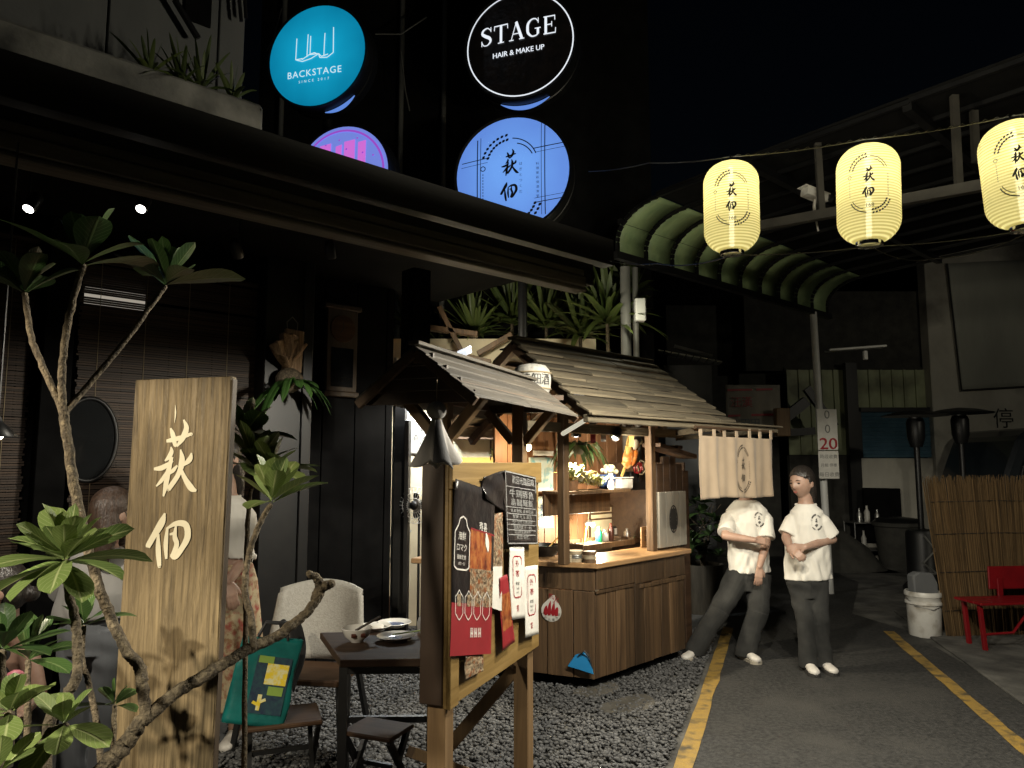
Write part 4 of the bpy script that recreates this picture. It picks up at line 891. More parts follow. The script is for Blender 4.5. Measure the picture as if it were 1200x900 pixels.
# posters pinned to the face; corners are read off the board's own plane
def quad(cs, y): return [(K.at(px, py, y)[0], y, K.at(px, py, y)[1]) for px, py in cs]
class Sheet:
    """a sheet of paper pinned to the board: curl lifts the edge away from the face"""
    def __init__(s, name, lab, cs, m, y=-.035, curl=.0, group=None, wav=.003, parent_loc=True):
        s.q = [Vector(v) for v in quad(cs, y)]; o0 = Vector((s.q[0].x, y, s.q[3].z))
        s.t = thing(name, lab, name.split('_')[-1], tuple(K.w(o0.x, o0.y, o0.z)), K.rz, group); s.o0 = o0; s.curl = curl; s.wav = wav
        mb = MB(); mb.grid(lambda u, v: s.p(u, v), 12, 16); mb.build('sheet', m, s.t, smooth=True, solid=.0012)
    def p(s, u, v, l=0):
        a = s.q[0].lerp(s.q[1], u); b_ = s.q[3].lerp(s.q[2], u); r = a.lerp(b_, v) - s.o0
        r.y -= s.curl * (v ** 2 * .4 + u * u * .6) + s.wav * sin(u * 5 + 1) * sin(v * 7 + 2) + l; return r
    def rect(s, name, m, u0, u1, v0, v1, l=.0014, n=6):
        mb = MB(); mb.grid(lambda u, v: s.p(u0 + (u1 - u0) * u, v0 + (v1 - v0) * v, l), n, n); return mb.build(name, m, s.t, smooth=True)
    def place(s, l=.0022, asp=None):
        W_ = (s.q[1] - s.q[0]).length; H_ = (s.q[3] - s.q[0]).length
        return lambda x, y, l2=0: s.p(x / W_, -y / H_, l + l2)
    @property
    def wh(s): return (s.q[1] - s.q[0]).length, (s.q[3] - s.q[0]).length
mp_ = Sheet('menu_poster', 'tall black and red menu poster with noodle bowl pictures', [(533, 561), (579, 576), (573, 766), (525.5, 769)], M['black_print'], -.036, .008)
mp_.rect('red_band', M['red_print'], 0.0, 1, .705, 1)
mp_.rect('picture', M['food_orange'], .40, .93, .27, .52); mp_.rect('picture', M['food'], .42, 1.0, .50, .72, .0018)
mb = MB(); W_, H_ = mp_.wh; pl = mp_.place()
line(mb, pl, [(W_ * .40, -H_ * .265), (W_ * 1.0, -H_ * .28)], .006); mb.build('stripe', M['red_print'], mp_.t)
mb = MB()
fr = [(.05, .50), (.05, .30), (.12, .26), (.15, .22), (.22, .205), (.29, .22), (.32, .26), (.38, .29), (.38, .50), (.32, .515), (.11, .515), (.05, .50)]
line(mb, pl, [(W_ * a, -H_ * b_) for a, b_ in fr], .006)
write(mb, '海鮮', pl, W_ * .088, (W_ * .215, -H_ * .325)); write(mb, 'ロマク', pl, W_ * .082, (W_ * .215, -H_ * .39)); write(mb, '御飯定食', pl, W_ * .05, (W_ * .215, -H_ * .445)); write(mb, '限定一日', pl, W_ * .035, (W_ * .215, -H_ * .482))
for i in range(4):
    x = W_ * (.17 + .225 * i); y = -H_ * .715
    line(mb, pl, [(x + a * W_ * .085, y + b_ * H_) for a, b_ in ((-1, -.05), (-1, .045), (-.4, .065), (0, .085), (.4, .065), (1, .045), (1, -.05), (.4, -.075), (0, -.085), (-.4, -.075), (-1, -.05))], .004)
    if 0: mb.add([pl(x - W_ * .06, y - H_ * .055, .0004), pl(x + W_ * .06, y - H_ * .055, .0004), pl(x + W_ * .05, y - H_ * .03, .0004), pl(x - W_ * .05, y - H_ * .03, .0004)], [(0, 1, 2, 3)])
for j in range(3):
    x = W_ * (.50 + .10 * j); mb.add([pl(x - W_ * .035, -H_ * .90), pl(x + W_ * .035, -H_ * .90), pl(x + W_ * .035, -H_ * .845), pl(x - W_ * .035, -H_ * .845)], [(0, 1, 2, 3)])
write(mb, '寿喜', pl, W_ * .10, (W_ * .70, -H_ * .245))
mb.build('lettering', M['white_ink'], mp_.t)
for i in range(4):
    mb = MB(); x = W_ * (.17 + .225 * i); y = -H_ * .705; mb.add([pl(x - W_ * .045, y - H_ * .018), pl(x + W_ * .045, y - H_ * .018), pl(x + W_ * .04, y + H_ * .05), pl(x - W_ * .04, y + H_ * .05)], [(0, 1, 2, 3)]); mb.build('picture', M['food'], mp_.t)
mb = MB()
for j in range(3): column(mb, '送餐盒'[j] + '食', lambda x, y: pl(x, y, .0005), W_ * .055, (W_ * (.50 + .10 * j), -H_ * .858), 1.15)
mb.build('red_lettering', M['red_text'], mp_.t)
mb = MB(); c = (W_ * .80, -H_ * .33)
brush(mb, [(c[0] - .012, -c[1] - .035, .01), (c[0], -c[1], .036), (c[0] + .012, -c[1] + .035, .012)], pl, 1, .001, k=5); mb.build('spoon_print', M['white_ink'], mp_.t)
ph = Sheet('food_poster', 'narrow food picture poster between the red menu and white strips', [(568, 606), (589, 600), (587, 716), (574, 712)], M['food'], -.034, .006)
ph.rect('lower_print', M['paper'], .05, .95, .55, 1.0)
bp_ = Sheet('wrinkled_poster', 'black wrinkled price poster packed with white lettering', [(590, 551), (626.5, 559), (627.5, 638), (592, 638)], M['black_print'], -.044, .012, wav=.005)
mb = MB(); W_, H_ = bp_.wh; pl = bp_.place(.002)
line(mb, pl, [(W_ * .02, -H_ * .01), (W_ * .98, -H_ * .02), (W_ * .98, -H_ * .98), (W_ * .03, -H_ * .985), (W_ * .02, -H_ * .01)], .005)
write(mb, '歡迎光臨品味', pl, H_ * .12, (W_ * .58, -H_ * .11), 1.0, 1.25, 0)
for r_, (txt, sz, v) in enumerate((('牛鶏豚魚', .19, .30), ('烏龍麺飯', .17, .42), ('定食餐點 套餐飲品', .085, .535), ('套餐 九九 湯品', .095, .615), ('週一公休 外帶自取', .085, .69), ('營業時間 十一點', .09, .765), ('訂位專線 優惠中', .08, .83), ('萩佃 食堂', .105, .90))):
    write(mb, txt, pl, H_ * sz * .62, (W_ * .52, -H_ * v), 1.05, 1.9)
for v in (.205, .485, .575, .66, .725, .80, .865): line(mb, pl, [(W_ * .05, -H_ * v), (W_ * .95, -H_ * v)], .0035)
for u in (.27, .5, .73): line(mb, pl, [(W_ * u, -H_ * .22), (W_ * u, -H_ * .47)], .003)
mb.build('lettering', M['grey_ink'], bp_.t)
cr = Sheet('black_sheet', 'crumpled glossy black sheet curling beside the price poster', [(565, 559), (592, 551), (592, 600), (567, 584)], M['black_print'], -.040, .006, wav=.008)
for cs, lab in (([(596.5, 641), (613.5, 641), (614, 724), (598, 726.5)], 'white paper strip with red lettering hung higher under the black poster'), ([(614.5, 664), (629.5, 662), (630, 743), (614.5, 747.5)], 'white paper strip with red lettering at the board corner above the gravel')):
    s = Sheet('paper_strip', lab, cs, M['paper'], -.038 if cs[0][0] < 600 else -.041, .006, 'white strips on the notice board'); W_, H_ = s.wh; pl = s.place(.002)
    mb = MB(); ins = [(.22, .17), (.30, .13), (.70, .13), (.78, .17), (.78, .66), (.70, .70), (.30, .70), (.22, .66), (.22, .17)]; line(mb, pl, [(W_ * a, -H_ * b_) for a, b_ in ins], .005)
    write(mb, '外', pl, H_ * .105, (W_ * .5, -H_ * .24), 1, 1.25); write(mb, '帯', pl, H_ * .105, (W_ * .5, -H_ * .38), 1, 1.25); write(mb, '賞', pl, H_ * .10, (W_ * .5, -H_ * .86), 1, 1.2); mb.build('red_lettering', M['red_text'], s.t)
    mb = MB(); write(mb, '餐盒', pl, H_ * .05, (W_ * .5, -H_ * .51), 1, 1.3); write(mb, 'TAKE', pl, H_ * .032, (W_ * .5, -H_ * .58), 1, 1.4); write(mb, 'OUT', pl, H_ * .032, (W_ * .5, -H_ * .635), 1, 1.4); mb.build('black_lettering', M['ink'], s.t)
rd = Sheet('red_flyer', 'red flyer with a dark food picture low on the notice board', [(585, 677), (594, 673), (602.5, 752), (588, 763)], M['red_print'], -.0385, .004)
rd.rect('picture', M['food_orange'], .1, .95, .25, .75)
sm = Sheet('photo_card', 'small dark food photo card below the red menu poster', [(545, 770), (566, 767), (566, 786), (544, 797)], M['food'], -.034, .002)
# dolls of cotton hung from the two little roofs
def doll(p, h, lab, stripe, rz=0, m='doll'):
    t = thing('cloth_doll', lab, 'doll', tuple(p), rz, 'cotton weather dolls hung from the roofs')
    mb = MB(); n = 40; rings = []
    for j in range(15):
        s = j / 14; z = h * .70 - s * h * .74; fold = .30 * s; R0 = h * (.075 + .27 * s ** 1.15)
        rings.append([(R0 * (1 + fold * sin(4 * a + .6) + .12 * s * sin(7 * a + 2)) * cos(a), .8 * R0 * (1 + fold * sin(4 * a + .6) + .12 * s * sin(7 * a + 2)) * sin(a), z + (.05 * h * s * sin(3 * a + 1) + .035 * h * s * sin(8 * a))) for a in [2 * pi * k / n for k in range(n)]])
    fs = [(j * n + k, j * n + (k + 1) % n, (j + 1) * n + (k + 1) % n, (j + 1) * n + k) for j in range(14) for k in range(n)]
    mb.add([v for r in rings for v in r], [f for f in fs if not (stripe and 28 <= f[0] % n <= 33)]); mb.build('skirt', M[m], t, smooth=True, solid=.003)
    if stripe: mb = MB(); mb.add([v for r in rings for v in r], [f for f in fs if 28 <= f[0] % n <= 33]); mb.build('stripe', M['doll_stripe'], t, smooth=True, solid=.003)
    mb = MB(); mb.ball((0, 0, h * .83), h * .165, h * .16, h * .155, 18, 12); mb.build('head', M[m], t, smooth=True)
    mb = MB(); mb.lathe([(h * .078, h * .685), (h * .09, h * .70), (h * .078, h * .715)], 18, caps=False); mb.tube([(0, 0, h * .97), (0, 0, h * 1.35)], .0015, 5); mb.build('string', M['rope'], t)
p = P(511, 541, 2.60); doll(p + Vector((0, 0, .0)), .215, 'grey and white cotton weather doll under the notice board gable', True, .3)
p = P(568, 510, 6.9); doll(p, .185, 'small peach cotton weather doll on the kitchen wall shelf', False, 0, 'doll_peach')
p = P(628, 665, 2.3)

# ================================================================== CEDAR NAME BOARD
a, b_ = P(158, 448, 2.34), P(272, 440, 2.27); rzS = atan2(b_.y - a.y, b_.x - a.x); wS = (Vector((a.x, a.y)) - Vector((b_.x, b_.y))).length; zS = (a.z + b_.z) / 2
nm = thing('name_board', 'tall cedar plank sign carved with two ivory brushed characters', 'sign', (a.x, a.y, 0), rzS)
lean = -.012
mb = MB(); n = 26
def sv(x, y, z): return (x + lean * (zS - z), y, z)
for i in range(n):
    pass
prof2 = [(0.004, -.001), (.0, .004), (0, .024), (wS, .024), (wS, .004), (wS - .004, -.001)]
zs = [0] + list(np.linspace(.1, zS - .003, 24)) + [zS]
vs = []
for i, z in enumerate(zs):
    k = .002 if i == len(zs) - 1 else 0
    vs += [sv(min(max(x, k), wS - k), y + k * .5, z + (.0 if i < len(zs) - 2 else .004 * (x / wS))) for x, y in prof2]
m6 = len(prof2); mb.add(vs, [(i * m6 + k, i * m6 + (k + 1) % m6, (i + 1) * m6 + (k + 1) % m6, (i + 1) * m6 + k) for i in range(len(zs) - 1) for k in range(m6)] + [tuple((len(zs) - 1) * m6 + k for k in range(m6)), tuple(range(m6))[::-1]])
mb.build('plank', M['sign_wood'], nm)
mb = MB(); mb.box(wS + .0005, wS + .0035, .002, .024, .02, zS - .004); 
for v in range(8): mb.v[v] = sv(*mb.v[v])
mb.build('edge_strip', M['sign_edge'], nm)
mb = MB(); cS = P(207, 577, 2.31); lx = ((Vector((cS.x, cS.y)) - Vector((a.x, a.y))).length)
sc = (100 / 450) / F * 2.31
for i, st in enumerate(HAGI + TSUKUDA): brush(mb, st, lambda x, y, l=0: sv(lx + x, -.0035 - l, cS.z + y), sc, .00012 * i, (-210, -475), 1.0, 6)
brush(mb, [(188, 18, 2), (192, 60, 9), (190, 112, 2)], lambda x, y, l=0: sv(lx + x, -.0035 - l, cS.z + y), sc, 0, (-210, -475))
mb.build('lettering', M['ivory'], nm)
mb = MB(); mb.box(-.02, wS - .02, .026, .11, 0, .08); mb.box(.1, .16, .026, .07, .08, 1.1); mb.build('stand', M['sign_edge'], nm, bevel=.004)

# ================================================================== PLANTS
def leaf(mb, p, d, L, Wd, droop=.3, fold=.25, roll=0, a=1.05, b=.55, nv=9, nu=4, wav=.05):
    p = Vector(p); d = Vector(d).normalized(); up = Vector((0, 0, 1))
    side = d.cross(up); side = side.normalized() if side.length > .05 else Vector((1, 0, 0))
    side = Matrix.Rotation(roll, 3, d) @ side; nrm = side.cross(d).normalized()
    nm_ = max((t ** a) * (1 - t) ** b for t in np.linspace(.01, .99, 40)); ph = RNG.uniform(0, 6)
    def fn(u, v):
        x = (u - .5) * 2; w = Wd * .5 * max(.04 if v < .9 else 0.0, (v ** a) * (1 - v) ** b / nm_) if 0 < v < 1 else Wd * .02 * (1 - v)
        return p + d * (L * (v - .12 * droop * v * v)) - up * (droop * L * v * v * .62) + side * (x * w) + nrm * (fold * abs(x) * w + wav * L * .5 * v * sin(v * 9 + ph + x) * x * .5)
    mb.grid(fn, nu, nv)
def rosette(t, p, axis, n, L, mat_='leaf', spread=1.05, wr=.42, droop=.35, name='leaf_cluster', up=.25, rnd=.22):
    mb = MB(); p = Vector(p); ax = Vector(axis).normalized(); u = ax.orthogonal().normalized(); w = ax.cross(u); g0 = RNG.uniform(0, 6)
    for i in range(n):
        s = (i + .6) / n; a = g0 + i * 2.39996; th = up + spread * s + RNG.normal(0, .12)
        d = ax * cos(th) + (u * cos(a) + w * sin(a)) * sin(th)
        l = L * (.62 + .5 * s) * RNG.uniform(1 - rnd, 1 + rnd * .6)
        leaf(mb, p + ax * (.02 * (1 - s)) * L / .15 + d * .004, d, l, l * wr * RNG.uniform(.85, 1.15), droop * (s + .1) * RNG.uniform(.6, 1.5), RNG.uniform(.08, .35), RNG.normal(0, .25))
    return mb.build(name, M[mat_], t, smooth=True, auto=False)
def stem(t, pts, r0, r1, name='branch', knob=.055, n=12):
    pts = [Vector(q) for q in pts]; c = [Vector(q) for q in catmull([tuple(q) for q in pts], 9)]; m = len(c); mb = MB()
    rad = [(r0 + (r1 - r0) * i / (m - 1)) * (1 + knob * RNG.normal(0, 1) * .6 + (knob if i % 4 == 0 else 0)) for i in range(m)]
    c = [q + Vector(RNG.normal(0, r0 * .07, 3)) for q in c]
    mb.tube(c, rad, n, ball=True); return mb.build(name, M['bark'], t, smooth=True, auto=False)
def path(ps): return [P(*q) for q in ps]
# the large bare branched frangipani in front of the name board
b0 = P(105, 960, 1.74)
fr_ = thing('frangipani', 'large frangipani with knobbly bare branches crossing before the cedar name board', 'plant', (b0.x, b0.y, 0))
def off(ps): return [q - Vector((b0.x, b0.y, 0)) for q in ps]
stem(fr_, off([Vector((b0.x - .03, b0.y, 0)), Vector((b0.x - .04, b0.y + .02, .4)), *path([(108, 945, 1.74), (130, 893, 1.76), (150, 868, 1.78), (172, 838, 1.8)])]), .025, .0165, 'trunk')
stem(fr_, off(path([(172, 842, 1.8), (167, 803, 1.80), (163, 780, 1.80), (148, 762, 1.79), (126, 715, 1.78), (105, 650, 1.77), (88, 575, 1.76), (78, 510, 1.76), (74, 478, 1.76)])), .0135, .0105)
stem(fr_, off(path([(74, 482, 1.76), (57, 445, 1.75), (37, 395, 1.74), (29, 345, 1.73)])), .0078, .0065)
stem(fr_, off(path([(74, 482, 1.76), (73, 430, 1.74), (81, 370, 1.72), (97, 312, 1.70)])), .0088, .0072)
stem(fr_, off(path([(75, 484, 1.76), (108, 446, 1.80), (150, 395, 1.84), (193, 336, 1.88)])), .0078, .0065)
stem(fr_, off(path([(170, 842, 1.8), (205, 813, 1.84), (240, 792, 1.88), (285, 764, 1.94), (325, 745, 2.0), (355, 722, 2.04), (372, 700, 2.06), (376, 688, 2.07)])), .0155, .0115)
stem(fr_, off(path([(371, 702, 2.06), (375, 690, 2.07), (388, 684, 2.07)])), .016, .012); stem(fr_, off(path([(375, 692, 2.07), (372, 678, 2.07), (362, 672, 2.06)])), .014, .009)
stem(fr_, off(path([(297, 757, 1.95), (294, 722, 1.98), (287, 690, 2.0), (292, 650, 2.02), (305, 612, 2.04), (317, 592, 2.05)])), .0095, .007)
for (px, py, D, n, L, ax, mt) in ((29, 345, 1.73, 11, .155, (-.1, -.1, 1), 'leaf_dark'), (97, 312, 1.70, 13, .185, (.05, -.15, 1), 'leaf_dark'), (194, 335, 1.88, 12, .175, (.25, -.1, 1), 'leaf_dark'), (318, 590, 2.05, 11, .165, (.1, -.2, 1), 'leaf')):
    rosette(fr_, P(px, py, D) - Vector((b0.x, b0.y, 0)), ax, n, L, mt, .95, .46, .30)
def shrub(lab, ps, r0, r1, n, L, ax, mt='leaf', wr=.46, spread=1.2, extra=()):
    q0 = P(*ps[0]); t = thing('frangipani', lab, 'plant', (q0.x, q0.y, 0), 0, 'young frangipani round the name board')
    o = Vector((q0.x, q0.y, 0)); stem(t, [Vector((0, 0, 0))] + [p - o for p in path(ps)], r0, r1, 'trunk')
    rosette(t, P(*ps[-1]) - o, ax, n, L, mt, spread, wr)
    for (px, py, D, n2, L2, ax2, m2) in extra: rosette(t, P(px, py, D) - o, ax2, n2, L2, m2, 1.15, wr)
shrub('frangipani with pale knobbly stem and broad sunlit-green rosette beside the name board', [(48, 990, 1.5), (58, 850, 1.52), (76, 818, 1.54), (90, 793, 1.55), (91, 765, 1.56), (88, 722, 1.56), (81, 695, 1.56), (77, 660, 1.56)], .012, .008, 28, .155, (0, -.25, 1), 'leaf', .42, 1.5)
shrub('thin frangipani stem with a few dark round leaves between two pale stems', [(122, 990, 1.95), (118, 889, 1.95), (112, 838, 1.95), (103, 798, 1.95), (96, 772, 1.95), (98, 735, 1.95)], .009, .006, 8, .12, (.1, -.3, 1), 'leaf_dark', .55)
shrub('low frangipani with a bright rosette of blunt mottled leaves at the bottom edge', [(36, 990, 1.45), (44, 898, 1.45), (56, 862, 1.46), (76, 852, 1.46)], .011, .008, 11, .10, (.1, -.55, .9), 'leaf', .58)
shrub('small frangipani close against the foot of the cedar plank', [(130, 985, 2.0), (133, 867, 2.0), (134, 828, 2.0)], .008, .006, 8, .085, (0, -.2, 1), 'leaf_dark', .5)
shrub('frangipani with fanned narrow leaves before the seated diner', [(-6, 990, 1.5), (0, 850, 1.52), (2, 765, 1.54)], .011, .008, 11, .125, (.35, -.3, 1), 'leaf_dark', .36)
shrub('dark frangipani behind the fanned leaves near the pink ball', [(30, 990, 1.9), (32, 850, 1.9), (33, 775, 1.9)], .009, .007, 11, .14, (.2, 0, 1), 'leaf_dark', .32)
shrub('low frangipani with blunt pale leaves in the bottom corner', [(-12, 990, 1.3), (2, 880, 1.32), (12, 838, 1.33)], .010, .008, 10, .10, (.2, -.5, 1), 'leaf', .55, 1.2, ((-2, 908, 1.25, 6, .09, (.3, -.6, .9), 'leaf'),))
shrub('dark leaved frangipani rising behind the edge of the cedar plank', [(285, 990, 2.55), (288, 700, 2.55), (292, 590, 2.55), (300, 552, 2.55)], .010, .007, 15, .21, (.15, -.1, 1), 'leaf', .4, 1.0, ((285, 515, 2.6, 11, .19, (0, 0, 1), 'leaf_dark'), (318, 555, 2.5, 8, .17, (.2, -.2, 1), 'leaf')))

# staghorn fern on driftwood hung on the black pillar
p = B.w(*[B.at(333, 420, 1.40)[0], 1.40, B.at(333, 420, 1.40)[1]]); t = thing('staghorn_fern', 'staghorn fern growing from a pale driftwood mount on the black pillar', 'plant', tuple(p), B.rz)
s = p.y / F
mb = MB(); mb.box(.0, 24 * s, .0, .035, -15 * s, 36 * s, rot=(0, .05, 0)); mb.build('mount', M['driftwood'], t, bevel=.006)
mb = MB(); mb.tube([(4 * s, .01, 34 * s), (2 * s, .0, 44 * s), (9 * s, 0, 51 * s), (16 * s, 0, 44 * s), (16 * s, .01, 34 * s)], .004, 6); mb.build('hanger', M['wire_grey'], t, smooth=True)
mb = MB()
for a, l, w in ((-.75, 34, 15), (-.45, 38, 14), (-.15, 36, 13), (.12, 30, 12), (.55, 30, 10), (-.95, 20, 12)):
    d = Vector((sin(a), -.55, cos(a)));
    leaf(mb, (4 * s, -.02, -14 * s), d, l * s * 1.1, w * s * 1.25, -.25, .5, RNG.normal(0, .5), .7, .12, wav=.25)
mb.build('shield_frond', M['driftwood'], t, smooth=True, solid=.004)
mb = MB(); mb.ball((5 * s, -.03, -26 * s), 17 * s, 12 * s, 15 * s); mb.build('root_ball', M['bark'], t, smooth=True)
mb = MB()
for i in range(16):
    a = -1.35 + 2.5 * i / 15 + RNG.normal(0, .08); leaf(mb, (9 * s, -.06, -32 * s), (sin(a) * .95 + .05, -.45, .45 * cos(a) - .1), RNG.uniform(44, 78) * s * (1.25 if a < -.2 else .72), RNG.uniform(7, 12) * s, RNG.uniform(.7, 1.5), .2, RNG.normal(0, .3), .35, .25)
mb.build('green_frond', M['fern'], t, smooth=True, solid=.002)

# strap leaved plants
def strap(lab, p, n, L, wd, axis=(0, 0, 1), m='blade', spread=1.25, droop=.75, base=0, group='strap leaved plants', name='strap_leaf_plant', cat='plant'):
    p = Vector(p); t = thing(name, lab, cat, (p.x, p.y, base), 0, group)
    mb = MB(); ax = Vector(axis).normalized(); u = ax.orthogonal().normalized(); w = ax.cross(u); g = RNG.uniform(0, 6)
    for i in range(n):
        q = (i + .5) / n; a = g + i * 2.4; th = .1 + spread * q; d = ax * cos(th) + (u * cos(a) + w * sin(a)) * sin(th)
        leaf(mb, Vector((0, 0, p.z - base)) + d * .01, d, L * RNG.uniform(.7, 1.15), wd * RNG.uniform(.8, 1.2), droop * RNG.uniform(.4, 1.4) * q, .3, RNG.normal(0, .3), .30, .55, 12, 2, .02)
    mb.build('leaves', M[m], t, smooth=True, auto=False)
    if p.z - base > .12: stem(t, [(0, 0, 0), (.02, .01, (p.z - base) * .5), (0, 0, p.z - base)], .022, .018, 'stem', .05)
    return t
strap('palm like plant with long arching blades beside the drain pipes', P(712, 380, 7.3), 60, .62, .06, (.1, -.25, 1), 'blade')
strap('palm like plant lit from below under the eave end', P(742, 348, 7.5), 26, .5, .07, (-.2, -.2, 1), 'blade', 1.1)
strap('leafy strap plant behind the ridge of the stall roof', P(640, 385, 7.75), 60, .62, .05, (.1, -.2, 1), 'blade')
strap('strap plant with spiky leaves over the notice board ridge', P(556, 396, 7.75), 60, .55, .04, (0, -.2, 1), 'blade')
strap('dark strap plant between the eave pillar and the stall ridge', P(600, 380, 7.9), 60, .7, .05, (0, -.2, 1), 'blade')
strap('small spiky plant behind the upper eave pillar', P(478, 385, 7.75), 34, .5, .04, (.1, -.2, 1), 'blade')
strap('bright strap plant at the shaded side of the stall roof', P(680, 395, 7.6), 50, .6, .055, (.1, -.3, 1), 'blade')
pz = 3.66
for px, py, n, L, lab in ((175, 96, 12, .26, 'thin spiky plant growing on the upper ledge at the concrete end'), (212, 104, 20, .26, 'dense rosette plant in the middle of the upper ledge'), (235, 118, 18, .30, 'arching strap plant on the upper ledge beside the dense rosette'), (272, 130, 12, .24, 'small arching plant on the upper ledge nearest the teal sign')):
    q = B.at(px, py, .35); w = B.w(q[0], .35, 3.52); strap(lab, (w.x, w.y, 3.66), n, L, .024, (0, -.2, 1), 'blade', 1.2, .8, 3.5, 'plants on the upper ledge')
# bushy plant in a tub behind the counter end
p = G(830, 722); t = thing('tub_plant', 'bushy green plant in an old wooden tub beside the stall', 'plant', (p.x, p.y + .2, 0))
mb = MB(); mb.lathe([(.17, 0), (.21, .3), (.225, .52), (.20, .52), (.19, .46)], 20); mb.build('tub', M['mossy'], t, smooth=True)
for i in range(16):
    q = Vector((RNG.normal(0, .17), RNG.normal(0, .12) - .05, RNG.uniform(.52, 1.25))); rosette(t, q, (q.x * 2, -.3, 1), 9, .15, 'leaf_dark', 1.3, .5, .5, 'leaf_cluster')
mb = MB()
for i in range(7): mb.tube([(0, 0, .45), (RNG.normal(0, .08), RNG.normal(0, .06), .8), (RNG.normal(0, .18), RNG.normal(0, .1), 1.15)], [.008, .006, .004], 6)
mb.build('stems', M['bark'], t, smooth=True)

# ================================================================== ON AND IN THE STALL
def SW(x, y, z): return S.w(x, y, z)
# curtain hung from the eave beam
NY = EY - .075
n0 = S.at(820, 508, NY)[0]; n1 = S.at(903, 511, NY)[0]; nz0 = S.at(862, 583, NY)[1]; nz1 = EZ - .105
t = thing('noren_curtain', 'plain linen noren curtain printed with an oval crest', 'curtain', tuple(SW((n0 + n1) / 2, NY, nz0)), S.rz)
wn, hn = n1 - n0, nz1 - nz0
def nor(u, v): return Vector(((u - .5) * wn * (1 + .01 * sin(v * 5)), (.020 * sin(u * 25 + .4 * sin(v * 3)) + .010 * sin(u * 51 + 1.0)) * (.35 + .65 * v) + .012 * sin(u * 5), hn * (1 - v) + .010 * v * sin(u * 6.2) - .004))
mb = MB(); mb.grid(nor, 90, 26); mb.build('cloth', M['noren'], t, smooth=True, solid=.0025)
mb = MB()
for i in range(7): 
    u = .02 + .16 * i; q = nor(u, 0); mb.box(q.x - .022, q.x + .022, q.y - .003, q.y + .003, q.z - .005, q.z + .075)
mb.build('hanging_loop', M['noren'], t)
mb = MB(); mb.tube([(-wn / 2 - .06, 0, hn + .060), (wn / 2 + .06, 0, hn + .060)], .011, 10); mb.build('rod', M['beam'], t, smooth=True)
mb = MB()
def npl(x, y, l=0): 
    u = .57 + x / wn; q = nor(u, min(1, max(0, .53 - y / hn))); q.y -= .006 + l; return q
sx_ = .72; crest(mb, lambda x, y, l=0: npl(x * sx_, y, l), .36, 1.1); hagi_tsukuda(mb, lambda x, y, l=0: npl(x * sx_, y - .0, l), .00026, .9, 20); mb.build('lettering', M['ink'], t)
# sake cask under the roof gable
p = P(623, 436, 4.62); t = thing('sake_cask', 'straw wrapped sake cask with brushed lettering under the stall gable', 'cask', (p.x, p.y, p.z - .06), .2)
mb = MB(); mb.lathe([(.095, -.09), (.118, -.05), (.122, .02), (.113, .07), (.09, .098), (.04, .11)], 24); mb.build('cask', M['sack'], t, smooth=True)
mb = MB()
for i, ch in enumerate('萩佃酒'): write(mb, ch, lambda x, y: (.124 * sin((x + (i - 1) * .07) / .124), -.1245 * cos((x + (i - 1) * .07) / .124), y + .0), .075)
mb.build('lettering', M['ink'], t); mb = MB(); mb.lathe([(.124, .045), (.127, .05), (.124, .055)], 24, caps=False); mb.lathe([(.119, -.055), (.123, -.05), (.12, -.045)], 24, caps=False); mb.build('rope', M['rope'], t, smooth=True)
mb = MB(); mb.beam((-.2, 0, -.10), (.2, 0, -.10), .05, .03); mb.build('ledge', M['beam'], t)
# lamps of the stall
def bulb(px, py, D, lab):
    p = P(px, py, D); t = thing('hanging_bulb', lab, 'lamp', tuple(p)); mb = MB(); mb.lathe([(.008, .045), (.022, .02), (.028, 0), (.022, -.022), (.006, -.034)], 16); mb.build('bulb', M['bulb_glass'], t, smooth=True)
    mb = MB(); mb.lathe([(.016, .045), (.018, .09), (.008, .10)], 14); mb.tube([(0, 0, .09), (.0, 0, .3)], .003, 6); mb.build('socket', M['black_metal'], t, smooth=True)
    lamp('bulb_light', 'POINT', p + Vector((0, -.06, -.02)), P_BULB, (1, .74, .42), size=.03)
bulb(619, 524, 6.0, 'bare glowing bulb hanging before the red plank wall')
def clip_spot(px, py, D, lab, aim, pw, tilt=(0, 0, 0)):
    p = P(px, py, D); t = thing('clip_spotlight', lab, 'lamp', tuple(p)); t.rotation_euler = tilt
    mb = MB(); mb.lathe([(.040, 0), (.042, .01), (.038, .08), (.02, .10)], 18); mb.tube([(0, 0, .09), (.01, .03, .17)], .008, 6); mb.build('housing', M['black_metal'], t, smooth=True)
    mb = MB(); mb.lathe([(.036, .004), (.02, .0), (.002, -.001)], 18); mb.build('lamp_face', M['spot_face'], t, smooth=True)
    lamp('clip_light', 'SPOT', p + Vector((0, -.02, -.03)), pw, (1, .88, .66), aim, .03, 110, .5)
clip_spot(675, 512, 5.85, 'black clip spotlight above the white flowers on the shelf', P(690, 572, 5.8), P_SHELF)
clip_spot(720, 513, 5.75, 'black clip spotlight beside the orange festival paddle', P(741, 532, 6.05), P_SHELF * .5, (-.5, .5, 0))
mb = MB(); a, b_ = P(660, 508, 5.1), P(688, 491, 5.15); mb.tube([a, b_], .016, 12, ball=True); o = mb.build('tube_lamp', glow('pale tube cover', (1, .93, .72), .55), smooth=True); tag(o, 'pale tube lamp slung under the stall eave', 'lamp')
mb = MB(); a, b_ = P(667, 465, 5.0), P(686, 461, 5.05); mb.tube([a, b_], .012, 10, ball=True); o = mb.build('tube_lamp', glow('faint tube cover', (.95, .97, 1), .5), smooth=True); tag(o, 'short white tube lamp tucked in the roof gap', 'lamp')
